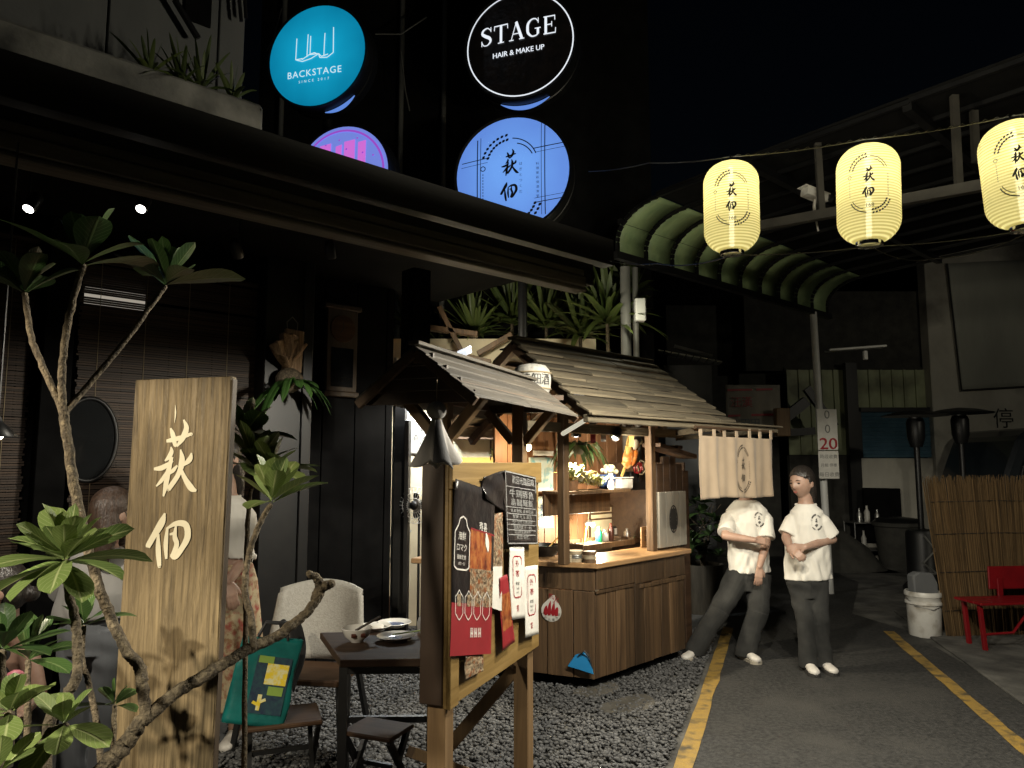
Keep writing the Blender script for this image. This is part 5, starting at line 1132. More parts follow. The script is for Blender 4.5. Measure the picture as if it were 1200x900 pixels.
# things on the high shelf
sz_ = s0[1] - .004
def spt(px, y=.42): return S.at(px, 570, y)[0]
t = thing('flower_arrangement', 'glowing white and yellow flowers in a brown pot on the shelf', 'flowers', tuple(SW(spt(678), .42, sz_)), S.rz)
mb = MB(); mb.lathe([(.04, 0), (.055, .03), (.058, .075), (.05, .08)], 18, (-.09, 0, 0)); mb.build('pot', M['terracotta'], t, smooth=True)
for m, n in (('flower_white', 120), ('flower_yellow', 90), ('stalk', 60)):
    mb = MB()
    for i in range(n):
        x = RNG.uniform(-.16, .24); h = max(.08, .40 - .80 * max(0, x + .1)) * RNG.uniform(.3, 1); a = RNG.uniform(0, 6.28); leaf(mb, (x, RNG.normal(0, .04), h * .45), (cos(a) * .7, sin(a) * .5, RNG.uniform(.3, 1.2)), RNG.uniform(.06, .13), RNG.uniform(.022, .05), .5, .3)
    mb.build({'flower_white': 'white_petals', 'flower_yellow': 'yellow_petals', 'stalk': 'stems'}[m], M[m], t, smooth=True)
t = thing('bowl', 'dark blue striped bowl of pale dumplings on the stall shelf', 'bowl', tuple(SW(spt(711, .45), .45, sz_ + .12)), S.rz)
mb = MB(); mb.lathe([(.05, -.12), (.075, -.10), (.082, -.02), (.08, .0), (.074, -.01)], 20); mb.build('bowl', M['blue_glaze'], t, smooth=True); mb = MB(); mb.lathe([(.0835, -.035), (.0845, -.03), (.0835, -.025)], 20, caps=False); mb.build('stripe', M['porcelain'], t)
mb = MB()
for i in range(18): mb.ball((RNG.normal(0, .035), RNG.normal(0, .03), .015 + RNG.uniform(0, .05)), .022, n=8, m=6)
mb.build('dumplings', M['flower_white'], t, smooth=True)
t = thing('plastic_tub', 'white plastic tub at the end of the stall shelf', 'tub', tuple(SW(spt(730, .38), .38, sz_)), S.rz)
mb = MB(); mb.prism([(-.10, -.05), (.08, -.05), (.08, .06), (-.10, .06)], .0, .085); mb.build('body', M['white_plastic'], t, bevel=.008); mb = MB(); mb.box(-.107, .087, -.057, .067, .085, .097); mb.build('lid', M['white_plastic'], t, bevel=.004)
t = thing('soft_toy', 'small white figurine standing among the flowers on the shelf', 'figurine', tuple(SW(spt(716, .33), .33, sz_)), S.rz)
mb = MB(); mb.lathe([(.026, 0), (.03, .02), (.026, .06), (.018, .075)], 14); mb.ball((0, 0, .095), .026); mb.ball((-.016, 0, .122), .009, n=8, m=6); mb.ball((.016, 0, .122), .009, n=8, m=6); mb.build('body', M['porcelain'], t, smooth=True)
mb = MB(); mb.ball((0, -.022, .05), .014, .008, .022, 10, 8); mb.build('bib', M['doll_peach'], t, smooth=True)
# festival paddle with a cloth figure
p = SW(*[S.at(738, 528, .36)[0], .36, S.at(738, 528, .36)[1]]); t = thing('festival_paddle', 'tilted festival paddle with an orange brocade figure above the shelf', 'ornament', tuple(p), S.rz)
mb = MB(); mb.M = Matrix.Rotation(.55, 4, 'Y'); mb.prism([(-.055, -.20), (.055, -.20), (.10, .18), (-.10, .18)], 0, .01); mb.M = Matrix.Rotation(.55, 4, 'Y') @ Matrix.Rotation(pi / 2, 4, 'X'); mb.v = []; mb.f = []; mb.mi = []
mb.prism([(-.05, -.16), (.05, -.16), (.105, .17), (-.105, .17)], 0, .012); mb.prism([(-.014, -.26), (.014, -.26), (.014, -.16), (-.014, -.16)], 0, .012); mb.build('board', M['gold'], t, bevel=.003)
def pad(shape, c, r, m, nm):
    mb = MB(); mb.M = Matrix.Rotation(.55, 4, 'Y'); mb.ball((c[0], c[2], c[1]), r[0], r[2], r[1], 14, 10); mb.build(nm, M[m], t, smooth=True)
pad(0, (-.01, -.08, -.02), (.075, .10, .028), 'orange', 'robe'); pad(0, (.05, -.04, -.03), (.035, .08, .02), 'orange', 'sleeve'); pad(0, (-.055, -.02, -.03), (.03, .07, .02), 'gold', 'sleeve')
pad(0, (.005, .065, -.03), (.042, .05, .026), 'pale_face', 'face_pad'); pad(0, (.005, .125, -.025), (.068, .034, .03), 'hair', 'hair_pad'); pad(0, (-.03, .15, -.03), (.03, .02, .02), 'gold', 'hair_ornament'); pad(0, (.06, .13, -.03), (.026, .026, .02), 'flower_white', 'hair_ornament')
# red wound cable and black box under the paddle
p = SW(S.at(749, 548, .34)[0], .34, S.at(749, 548, .34)[1]); t = thing('cord_ornament', 'red and pale looped cord ornament hanging by the paddle', 'ornament', tuple(p), S.rz)
for R_, m, dx in ((.05, 'red', -.03), (.042, 'red', 0), (.062, 'rope', .035)):
    mb = MB(); mb.tube([(dx + R_ * cos(a), .006 * sin(5 * a), R_ * sin(a) * .95) for a in np.linspace(0, 6.28, 30)], .0065, 6); mb.build('loop', M[m], t, smooth=True)
t = thing('speaker_box', 'black box with a small screen on the stall shelf', 'box', tuple(SW(spt(745, .45), .45, sz_)), S.rz); mb = MB(); mb.box(-.16, .10, -.06, .07, -.02, .14); mb.build('case', M['black_metal'], t, bevel=.006); mb = MB(); mb.box(-.05, -.01, -.066, -.061, .05, .12); mb.build('screen', M['glass_dark'], t)
# on the counter
def cpt(px, py, z=.905): q = G(px, py, z); return q
t = thing('desk_lamp', 'bent wooden desk lamp lighting the open recess of the counter', 'lamp', tuple(cpt(684, 640)), 0)
mb = MB(); mb.lathe([(.05, 0), (.05, .012), (.01, .018)], 18); mb.build('base', M['chrome'], t, smooth=True); mb = MB(); mb.beam((0, 0, .015), (.03, .02, .19), .016, .012); mb.build('stem', M['amber'], t); mb = MB(); mb.tube([(.03, .02, .19), (.05, .0, .205), (.075, -.03, .185)], .02, 10, ball=True); mb.build('lamp_head', M['white_metal'], t, smooth=True)
lamp('desk_light', 'POINT', cpt(684, 640) + Vector((.09, -.07, .16)), P_COUNTER, (1, .84, .58), size=.03)
q = cpt(692, 642); t = thing('display_tray', 'long shallow wooden tray of food samples on the counter', 'tray', tuple(SW(*[S.loc(q).x, S.loc(q).y, .905])), S.rz)
mb = MB(); mb.box(-.22, .50, -.10, .16, .0, .012); mb.box(-.22, .50, -.11, -.10, 0, .045); mb.box(-.22, .50, .16, .17, 0, .06); mb.box(.49, .50, -.1, .16, 0, .06); mb.box(-.23, -.22, -.1, .16, 0, .05); mb.build('tray', M['stall_wood'], t, bevel=.002)
mb = MB()
for i in range(26): mb.ball((-.19 + .026 * i, RNG.uniform(-.07, .12), .026), RNG.uniform(.014, .024), n=8, m=6)
mb.build('samples', M['food'], t, smooth=True); mb = MB(); mb.box(-.2, .47, -.08, -.04, .014, .02); mb.box(-.2, .3, .08, .14, .014, .03); mb.build('price_strip', M['paper'], t)
for i, (px, py, n, lab, m) in enumerate(((663, 657, 2, 'pair of dark banded bamboo steamers beside the hot pan', 'bamboo_steel'), (672, 657, 3, 'tallest pale banded stack of bamboo steamers at the counter corner', 'steel'), (689, 658, 3, 'dark woven stack of bamboo steamers at the counter corner', 'stall_wood'))):
    c = cpt(px + 2, py + 1); t = thing('steamer_stack', lab, 'steamer', (c.x, c.y, .905), 0, 'bamboo steamers on the counter corner')
    for k in range(n):
        mb = MB(); z = k * .027; r_ = .058 if i != 2 else .048; mb.lathe([(r_, z), (r_ * 1.03, z + .004), (r_, z + .008), (r_, z + .016), (r_ * 1.03, z + .02), (r_ * .99, z + .0255), (r_ * .6, z + .0255)], 24); mb.build('basket', M[m if (k + i) % 2 == 0 else 'bamboo_steel'], t, smooth=True)
c = cpt(637, 652); t = thing('cooking_pan', 'black round pan with a spoon at the shaded end of the counter', 'pan', (c.x, c.y + .05, .905))
mb = MB(); mb.lathe([(.09, 0), (.125, .04), (.14, .085), (.13, .085), (.11, .03), (.0, .02)], 24, caps=False); mb.build('pan', M['black_metal'], t, smooth=True); mb = MB(); mb.tube([(.02, 0, .04), (.10, .02, .12), (.15, .02, .16)], .006, 6); mb.build('spoon', M['amber'], t, smooth=True)
for i, (px, dz, r_, h, m, lab) in enumerate(((702, 0, .03, .13, 'green_glass', 'green sauce bottle at the back of the stall counter'), (709, 0, .034, .10, 'white_plastic', 'squat white jar at the back of the stall counter'), (716, 0, .026, .15, 'brown_glaze', 'brown sauce bottle at the back of the stall counter'), (735, 0, .03, .09, 'steel', 'steel cup at the back of the stall counter'))):
    x, z = S.at(px, 640, .60); o = MB(); o.lathe([(r_, 0), (r_, h * .62), (r_ * .45, h * .8), (r_ * .45, h * .97), (r_ * .3, h)], 16); o = o.build('bottle', M[m], smooth=True); o.location = SW(x, .60, .945); tag(o, lab, 'bottle', 'bottles on the stall counter')
mb = MB(); x0 = S.at(688, 640, .6)[0]; mb.box(x0 - .1, x0 + .75, .55, .68, .905, .945); o = mb.build('back_shelf', M['stall_wood'], bevel=.003); o.parent = stall
p = SW(S.at(678, 520, .6)[0], .6, S.at(678, 520, .6)[1]); t = thing('hanging_fern', 'dark fern hanging under the stall roof above the flowers', 'plant', tuple(p)); mb = MB()
for i in range(46): a = RNG.uniform(0, 6.28); leaf(mb, (RNG.normal(0, .05), RNG.normal(0, .04), 0), (cos(a), sin(a), RNG.uniform(-.2, .6)), RNG.uniform(.14, .30), .035, RNG.uniform(.8, 1.8), .3, 0, .4, .4, 8, 2)
mb.build('fronds', M['leaf_dark'], t, smooth=True); mb = MB(); mb.lathe([(.03, -.09), (.06, -.04), (.065, 0), (.05, 0)], 16); mb.tube([(.0, 0, 0), (0, 0, .3)], .003, 5); mb.build('pot', M['mossy'], t, smooth=True)
for i, (px, py, h, m, lab) in enumerate(((740, 512, .16, 'gold', 'gold charm card hanging from the stall beam'), (707, 508, .13, 'paper', 'white paper charm hanging from the stall beam'), (695, 510, .12, 'red_print', 'red paper charm hanging from the stall beam'))):
    x, z = S.at(px, py, .2); t = thing('paper_charm', lab, 'charm', tuple(SW(x, .2, z))); mb = MB(); mb.box(-.02, .02, -.002, .002, -h / 2, h / 2); mb.build('card', M[m], t); mb = MB(); mb.tube([(0, 0, h / 2), (0, 0, h / 2 + .1)], .0015, 4); mb.build('string', M['rope'], t)
c = S.at(728, 623, .80); t = thing('payment_terminal', 'small black device with a grey screen on the plank wall', 'device', tuple(SW(c[0], .87, c[1])), S.rz); mb = MB(); mb.box(-.07, .07, -.03, .03, -.05, .045); mb.build('case', M['black_metal'], t, bevel=.006); mb = MB(); mb.box(-.05, .055, -.034, -.031, -.025, .03); mb.build('screen', M['white_metal'], t)
c = S.at(745, 640, .5); t = thing('price_sign', 'pale wooden sign board standing on the counter by the bay', 'sign', tuple(SW(c[0] + .02, .30, .905)), S.rz); mb = MB(); mb.box(-.22, .17, 0, .016, .0, .17); mb.build('board', M['counter'], t, bevel=.004)
mb = MB(); column(mb, '自取', lambda x, y: (x, -.002, y), .05, (-.16, .12)); column(mb, '外帶', lambda x, y: (x, -.002, y), .05, (-.05, .12)); mb.build('lettering', M['ink'], t)
# posters on the red wall
for i, (a, b_, lab, m) in enumerate((((619, 536), (648, 575), 'pale blue map like poster under the bare bulb', 'poster_blue'), ((627, 582), (648, 618), 'smaller pale blue notice below the map like poster', 'poster_blue'), ((624, 528), (648, 534), 'blank cream strip above the map like poster', 'paper'))):
    x0, z1 = S.at(*a, .89); x1, z0 = S.at(*b_, .89); t = thing('wall_poster', lab, 'poster', tuple(SW((x0 + x1) / 2, .885, z0)), S.rz, 'posters on the stall wall'); w = (x1 - x0) / 2
    mb = MB(); mb.grid(lambda u, v: (-w + 2 * w * u, -.004 * sin(u * 4) * sin(v * 5), (z1 - z0) * v), 8, 8); mb.build('sheet', M[m], t, smooth=True, solid=.0015)
    if i == 1: 
        mb = MB(); write(mb, '外帶優惠', lambda x, y: (x, -.007, (z1 - z0) * .62 + y), .065); write(mb, '自取九折', lambda x, y: (x, -.007, (z1 - z0) * .35 + y), .055); mb.build('lettering', M['blue_glaze'], t)
# fire warning sticker, red tag, blue bag at the counter foot
e0 = Vector((0, 0, 0)); EF = Frame((C0.x, C0.y), S.rz + atan2(ed.y, ed.x) + pi)
def ept(px, py, y=-.028): return EF.at(px, py, y)
x, z = ept(646, 714); t = thing('fire_sticker', 'white drop shaped fire warning sticker with red flames on the counter end', 'sticker', tuple(EF.w(x, -.0265, z)), EF.rz); q = .082
mb = MB(); pts = [(q * .95 * cos(a), q * .92 * sin(a) - q * .15) for a in np.linspace(radians(-215), radians(35), 22)] + [(q * .42, q * .95), (.0 + q * .3, q * 1.25), (q * .1, q * 1.22)]
mb.M = Matrix.Rotation(pi / 2, 4, 'X'); mb.prism(pts, 0, .0015); mb.build('sheet', M['paper'], t)
mb = MB(); f = lambda x, y, l=0: (x, -.0028 - l, y)
for i, (dx, h) in enumerate(((-.042, .055), (-.014, .085), (.016, .08), (.042, .05))): brush(mb, [(dx, .045, .020), (dx - .003, .02, .030), (dx + .004, .02 - h * .6, .018), (dx + .010, .045 - h * 1.25, .002)], f, 1, .0001 * i, k=4)
write(mb, '火', lambda x, y: f(x, y, .0006), .052, (.036, .068)); write(mb, '防', lambda x, y: f(x, y, .0006), .04, (.0, .090)); mb.build('flame', M['red_text'], t)
mb = MB()
for i, ch in enumerate('小心火燭勿近'): a = radians(-160 + 28 * i); write(mb, ch, lambda x, y: f(x, y), .022, (q * .78 * cos(a), q * .78 * sin(a) - q * .15))
mb.build('lettering', M['ink'], t)
x, z = ept(680, 780, -.06); t = thing('dustpan', 'bright blue dustpan leaning on the foot of the counter', 'dustpan', tuple(EF.w(x, -.035, z)), EF.rz)
mb = MB(); mb.M = Matrix.Rotation(-.25, 4, 'X'); mb.prism([(-.10, -.02), (.10, -.06), (.065, .03), (.02, .085), (-.045, .06)], -.004, .012); mb.M = Matrix.Rotation(pi / 2 - .2, 4, 'X'); mb.v = []; mb.f = []; mb.mi = []
mb.prism([(-.10, -.02), (.095, -.055), (.075, .02), (.02, .085), (-.045, .062)], 0, .014); mb.build('pan', M['blue_paint'], t, bevel=.003); mb = MB(); mb.tube([(-.02, -.01, .06), (.03, -.02, .10), (.06, -.015, .075), (.085, -.01, -.02)], .005, 6); mb.build('handle', M['wire'], t, smooth=True)
# kitchen corner beyond the board
def wallsheet(name, lab, cat, a, b_, D, m, texts=(), ink='ink'):
    p, q = P(*a, D), P(*b_, D); t = thing(name, lab, cat, ((p.x + q.x) / 2, D, q.z)); w, h = (q.x - p.x) / 2, p.z - q.z
    mb = MB(); mb.grid(lambda u, v: (-w + 2 * w * u, -.006 * sin(u * 5 + 1) * (1 - v), h * v + .02 * (1 - v) * sin(u * 7)), 10, 10); mb.build('sheet', M[m], t, smooth=True, solid=.002)
    if texts:
        mb = MB()
        for s_, sz, x, y in texts: column(mb, s_, lambda a_, b2: (a_, -.012, b2), sz, (x * w, y * h))
        mb.build('lettering', M[ink], t)
    return t
wallsheet('wall_banner', 'white cloth banner with black column lettering in the kitchen corner', 'banner', (478, 489), (508, 537), 6.9, 'paper', (('丹波萩', .085, .25, .66), ('酒', .07, -.4, .5)))
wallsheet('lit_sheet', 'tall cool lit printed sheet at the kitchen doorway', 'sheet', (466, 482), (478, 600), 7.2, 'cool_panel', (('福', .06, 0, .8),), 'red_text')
p = P(488, 592, 6.7); t = thing('electric_fan', 'white wire cage fan beside the notice board edge', 'fan', tuple(p), -.2); Rf = .16
mb = MB()
for k in range(26): a = 2 * pi * k / 26; mb.tube([(.02 * cos(a), -.07, .02 * sin(a)), (Rf * .7 * cos(a), -.06, Rf * .7 * sin(a)), (Rf * cos(a), -.02, Rf * sin(a)), (Rf * .8 * cos(a), .05, Rf * .8 * sin(a))], .0022, 4)
for R_, y in ((Rf, -.02), (Rf * .7, -.06), (Rf * .4, -.068)): mb.tube([(R_ * cos(a), y, R_ * sin(a)) for a in np.linspace(0, 6.29, 36)], .003, 5)
mb.build('cage', M['white_metal'], t, smooth=True); mb = MB(); mb.tube([(0, -.05, 0), (0, .12, 0)], .045, 12, ball=True); mb.build('motor', M['black_metal'], t, smooth=True)
mb = MB()
for k in range(4): a = k * pi / 2; mb.ball((.07 * cos(a), -.01, .07 * sin(a)), .05, .006, .03, 10, 6, Matrix.Rotation(-a, 3, 'Y'))
mb.build('blade', M['black_metal'], t, smooth=True); mb = MB(); mb.tube([(0, .08, -.03), (0, .08, -p.z)], .012, 8); mb.lathe([(.12, -p.z), (.11, -p.z + .03), (.02, -p.z + .04)], 18, (0, .08, 0)); mb.build('stand', M['black_metal'], t, smooth=True)
p = P(468, 625, 7.0); t = thing('kettle', 'white kettle on the narrow kitchen counter', 'kettle', (p.x, 7.15, P(0, 632, 7.1).z)); mb = MB(); mb.lathe([(.05, 0), (.06, .03), (.05, .07), (.02, .09)], 16); mb.tube([(.05, 0, .04), (.09, 0, .08)], .01, 6); mb.build('body', M['porcelain'], t, smooth=True); mb = MB(); mb.tube([(-.04, 0, .06), (-.03, 0, .13), (.03, 0, .13), (.04, 0, .06)], .006, 6); mb.build('handle', M['black_metal'], t, smooth=True)
p = P(585, 535, 7.3); strap('small potted fern on the kitchen wall rail', p, 22, .16, .03, (0, -.2, 1), 'fern', 1.3, .6, p.z - .08, None)
mb = MB(); a, b_ = P(536, 417, 6.5), P(552, 410, 6.5); mb.beam(a, b_, .05, .05); mb.beam(a + Vector((0, 0, .03)), b_ + Vector((0, 0, .03)), .07, .012); o = mb.build('strip_lamp', M['sign_white'], bevel=.004); lamp('palm_fill_light', 'POINT', P(738, 372, 6.6), 5, (1, .95, .70), size=.04); lamp('strip_light', 'SPOT', a + Vector((.15, -.12, .06)), 34, (1, .92, .70), P(640, 368, 7.7), .05, 110, .5); tag(o, 'small lit strip lamp between the notice board ridge and the leaves', 'lamp')  # the point light is added to brighten the palm leaves, with no fixture
pg = thing('timber_frame', 'brown timber frame and boards seen above the notice board roof', 'frame', (0, 0, 0))
for a, b_ in (((470, 350), (500, 395)), ((480, 402), (575, 425)), ((515, 360), (545, 420)), ((470, 380), (560, 392)), ((560, 415), (600, 392))): mb = MB(); mb.beam(P(*a, 7.3), P(*b_, 7.3), .12, .05); mb.build('board', M['stall_wood'], pg, bevel=.004)
mb = MB(); mb.box(P(455, 400, 7.5).x, P(760, 400, 7.5).x, 8.9, 8.96, 2.6, 3.9); mb.build('back_board', M['dark_wall'], pg)

# track spotlights under the eave
for px, py, lab, aim, pw in ((33, 245, 'small lit spotlight above the brown blind at the picture edge', (-2.6, 3.6, .9), .7), (165, 245, 'brightest lit spotlight under the eave above the large frangipani', (-1.9, 3.6, 1.0), 1.0), (280, 301, 'small lit spotlight under the eave near the black pillar', tuple(B.w(B.at(333, 420, 1.4)[0], 1.35, 2.1) + Vector((0, 1.2, 0))), .35)):
    q = B.at(px, py, .75); p = B.w(q[0], .75, q[1]); t = thing('track_spotlight', lab, 'spotlight', tuple(p), 0, 'spotlights under the eave'); d = (Vector((aim[0], aim[1] - 1.2, aim[2])) - p).normalized(); R3 = d.to_track_quat('-Z', 'Y').to_matrix().to_4x4()
    mb = MB(); mb.M = R3; mb.lathe([(.032, 0), (.035, .006), (.034, .10), (.02, .12)], 18); mb.build('housing', M['black_metal'], t, smooth=True)
    mb = MB(); mb.M = R3; mb.lathe([(.030, .002), (.018, -.004), (.002, -.006)], 18); mb.build('lamp_face', M['spot_face'], t, smooth=True)
    mb = MB(); mb.tube([(0, 0, .06), (0, 0, 3.14 - p.z)], .006, 6); mb.build('stem', M['black_metal'], t)
    lamp('track_light', 'SPOT', p + d * .03, P_TRACK * pw, NEUT, aim if px < 200 else (aim[0], aim[1] - 1.2, aim[2]), .03, 75 if px < 200 else 17, .7)
q = B.at(388, 303, .75); p = B.w(q[0], .75, q[1]); t = thing('track_spotlight', 'unlit black spotlight under the eave above the old clock', 'spotlight', tuple(p), 0, 'spotlights under the eave'); mb = MB(); mb.M = Matrix.Rotation(.5, 4, 'X'); mb.lathe([(.032, 0), (.035, .006), (.034, .10), (.02, .12)], 18); mb.build('housing', M['black_metal'], t, smooth=True); mb = MB(); mb.M = Matrix.Rotation(.5, 4, 'X'); mb.lathe([(.030, .002), (.002, -.004)], 18); mb.build('lamp_face', M['steel'], t, smooth=True); mb = MB(); mb.tube([(0, 0, .06), (0, 0, 3.14 - p.z)], .006, 6); mb.build('stem', M['black_metal'], t)
# wall clock on the black cladding
q = B.at(397, 395, 1.74); p = B.w(q[0], 1.735, q[1]); t = thing('wall_clock', 'old dark pendulum clock on the black cladding', 'clock', tuple(p), B.rz)
mb = MB(); mb.box(-.14, .14, -.06, 0, -.46, .22); mb.box(-.17, .17, -.075, 0, .22, .26); mb.box(-.16, .16, -.07, 0, -.50, -.46); mb.build('case', M['sign_edge'], t, bevel=.006)
mb = MB(); mb.M = Matrix.Translation((0, -.062, .06)) @ Matrix.Rotation(pi / 2, 4, 'X'); mb.lathe([(.115, -.0), (.112, .006), (.002, .006)], 30); mb.build('dial', M['stool'], t)
mb = MB()
for k in range(12): a = radians(30 * k); write(mb, str(12 if k == 0 else k), lambda x, y: (x, -.0702, .06 + y), .026, (.088 * sin(a), .088 * cos(a)))
line(mb, lambda x, y, l=0: (x, -.071 - l, .06 + y), [(0, 0), (.0, .055)], .008); line(mb, lambda x, y, l=0: (x, -.0715 - l, .06 + y), [(0, 0), (-.03, -.04)], .008, .0005); mb.build('dial_markings', M['ink'], t)
mb = MB(); mb.box(-.10, .10, -.066, -.061, -.42, -.10); mb.build('glass_door', M['glass_dark'], t)
# cone pendant at the picture edge and dark oval mirror
p = P(-4, 512, 2.9); t = thing('pendant_lamp', 'dark cone pendant lamp cut by the picture edge', 'lamp', tuple(p)); mb = MB(); mb.lathe([(.075, 0), (.02, .055), (.008, .08)], 24, caps=False); mb.tube([(0, 0, .08), (0, 0, 1.2)], .004, 6); mb.build('shade', M['black_metal'], t, smooth=True, solid=.002); mb = MB(); mb.ball((0, 0, .012), .026); mb.build('bulb', M['bulb_glass'], t, smooth=True)
lamp('pendant_light', 'SPOT', p + Vector((0, 0, -.02)), P_PENDANT, (1, .9, .74), p + Vector((.1, .8, -.9)), .04, 135, .4)
q = B.at(103, 515, 1.58); p = B.w(q[0], 1.56, q[1]); t = thing('oval_mirror', 'dark oval framed mirror hanging before the blind', 'mirror', tuple(p), B.rz)
mb = MB(); mb.tube([(.16 * cos(a), 0, .26 * sin(a)) for a in np.linspace(0, 6.2832, 40)], .014, 8); mb.build('frame', M['black_metal'], t, smooth=True); mb = MB(); mb.add([(.155 * cos(a), .002, .255 * sin(a)) for a in np.linspace(0, 6.28, 40)[:-1]], [tuple(range(39))]); mb.build('glass', M['glass_dark'], t, solid=.003)

# ================================================================== SEATS AND TABLE UNDER THE EAVE
ca, cb = P(376, 742, 4.1), P(390, 770, 3.72)
tz = .72
tA, tB = G(375, 741, tz), G(394, 774, tz)
tdx = Vector((1, .05, 0)).normalized(); rzT = .03
t = thing('dining_table', 'dark stained square table laid with used crockery', 'table', (tA.x, tA.y, 0), rzT)
dT = (tB - tA); 
mb = MB(); mb.prism([(0, 0), (dT.x, dT.y), (dT.x + .72, dT.y + .02), (.72, .02)], tz - .035, tz); mb.build('tabletop', M['table'], t, bevel=.004)
for x, y in ((.16, -.08), (.20, -.36), (.60, -.08), (.64, -.36)):
    mb = MB(); mb.beam((x, y, 0), (x, y, tz - .035), .04, .04); mb.build('leg', M['black_metal'], t)
mb = MB(); mb.beam((.16, -.08, .30), (.60, -.08, .30), .03, .03); mb.beam((.20, -.36, .62), (.64, -.36, .62), .03, .03); mb.build('stretcher', M['black_metal'], t)
def dish(px, py, R_, lab, cat, name, kind):
    c = G(px, py, tz); t = thing(name, lab, cat, (c.x, c.y, tz + .001), .3)
    mb = MB()
    if kind == 'bowl': mb.lathe([(.0, 0), (.03, 0), (.035, .008), (R_ * .8, .03), (R_, .068), (R_ * .96, .07), (R_ * .76, .034), (.02, .016), (.002, .015)], 28, caps=False)
    elif kind == 'plate': mb.lathe([(.0, 0), (R_ * .6, 0), (R_ * .62, .006), (R_, .022), (R_ * .98, .025), (R_ * .6, .010), (.002, .009)], 32, caps=False)
    else: mb.lathe([(.0, 0), (R_ * .9, 0), (R_, .02), (R_, .055), (R_ * .92, .062), (R_ * .8, .078), (R_ * .35, .09), (.006, .094)], 24)
    mb.build('body', M['porcelain'], t, smooth=True); return t
t = dish(418, 752, .078, 'white rice bowl with brown spots and chopsticks on the table', 'bowl', 'rice_bowl', 'bowl')
mb = MB()
for a in (-1.9, -1.2): mb.box(.076 * cos(a) * .9 - .012, .076 * cos(a) * .9 + .012, .076 * sin(a) * .9 - .012, .076 * sin(a) * .9 + .004, .034, .052, rot=(.5, 0, 0))
mb.build('spot', M['brown_glaze'], t, bevel=.003)
mb = MB(); mb.beam((-.01, -.02, .06), (.12, .06, .105), .006, .006); mb.beam((-.01, -.035, .06), (.125, .045, .105), .006, .006); mb.build('chopsticks', M['sign_edge'], t)
t = dish(462, 734, .095, 'patterned blue and white plate farther back on the table', 'plate', 'plate', 'plate'); mb = MB(); mb.lathe([(.055, .0115), (.004, .0112)], 24); mb.build('pattern', M['blue_glaze'], t)
t = dish(464, 750, .10, 'blue and white plate with chopsticks nearest the table front', 'plate', 'plate', 'plate'); mb = MB(); mb.lathe([(.035, .0115), (.004, .0112)], 20); mb.build('pattern', M['blue_glaze'], t); mb = MB(); mb.beam((-.02, -.01, .03), (.2, .05, .032), .006, .006); mb.build('chopsticks', M['stalk'], t)
t = dish(440, 738, .085, 'small white dish with leftovers between bowl and plates', 'dish', 'small_dish', 'plate'); mb = MB(); mb.ball((0, 0, .016), .05, .04, .016); mb.build('leftovers', M['paper'], t, smooth=True)
dish(497, 741, .038, 'white lidded jar at the table end by the notice board', 'jar', 'jar', 'jar')
# chair with a pale curved back, black frame
c = G(356, 866); t = thing('chair', 'low chair with a wide pale grey back and black frame', 'chair', (c.x, c.y, 0), -.12)
s = c.y / F
w2, b0_, b1_ = 58 * s, .42, .42 + 118 * s * .75
mb = MB()
def cbk(u, v): x = (u - .5) * 2; ww = w2 * (1.02 - .16 * v - .0 * v); zz = b0_ + (b1_ - b0_) * v - (.045 * x * x if v > .9 else 0) * v; return Vector((x * ww + .02, .16 + .10 * v - .10 * x * x, zz))
mb.grid(cbk, 16, 12, uv=False); mb.build('backrest', M['chair'], t, smooth=True, solid=.02)
mb = MB(); mb.prism([(-w2, -.22), (w2 * .95, -.25), (w2, .16), (-w2 * .95, .16)], .37, .405); mb.build('seat', M['stool'], t, bevel=.008)
for x, y, dx, dy in ((-w2 * .9, -.2, -.04, -.06), (w2 * .9, -.2, .05, -.08), (-w2 * .9, .14, -.05, .1), (w2 * .9, .14, .04, .1)): mb = MB(); mb.beam((x, y, .37), (x + dx, y + dy, 0), .028, .028); mb.build('leg', M['black_metal'], t)
# low folding stools
def stool(px, py, h, lab, rz, w=.17, m='stool'):
    c = G(px, py, h); t = thing('folding_stool', lab, 'stool', (c.x, c.y, 0), rz, 'low stools on the gravel')
    mb = MB(); mb.prism([(-w, -w * .8), (w, -w * .8), (w, w * .8), (-w, w * .8)], h - .022, h); mb.build('seat', M[m], t, bevel=.006)
    for sx in (-1, 1):
        mb = MB(); mb.beam((sx * w * .9, -w * .7, h - .022), (sx * w * .9, w * .9, 0), .022, .03); mb.build('leg', M['black_metal'], t)
        mb = MB(); mb.beam((sx * w * .78, w * .7, h - .022), (sx * w * .78, -w * .9, 0), .022, .03); mb.build('leg', M['black_metal'], t)
    mb = MB(); mb.beam((-w, 0, h * .5), (w, 0, h * .5), .02, .02); mb.build('stretcher', M['black_metal'], t)
stool(330, 838, .34, 'brown seated low stool holding the teal shopping bag', .35, .19)
stool(443, 852, .34, 'brown seated low stool near the notice board leg', -.4, .14)
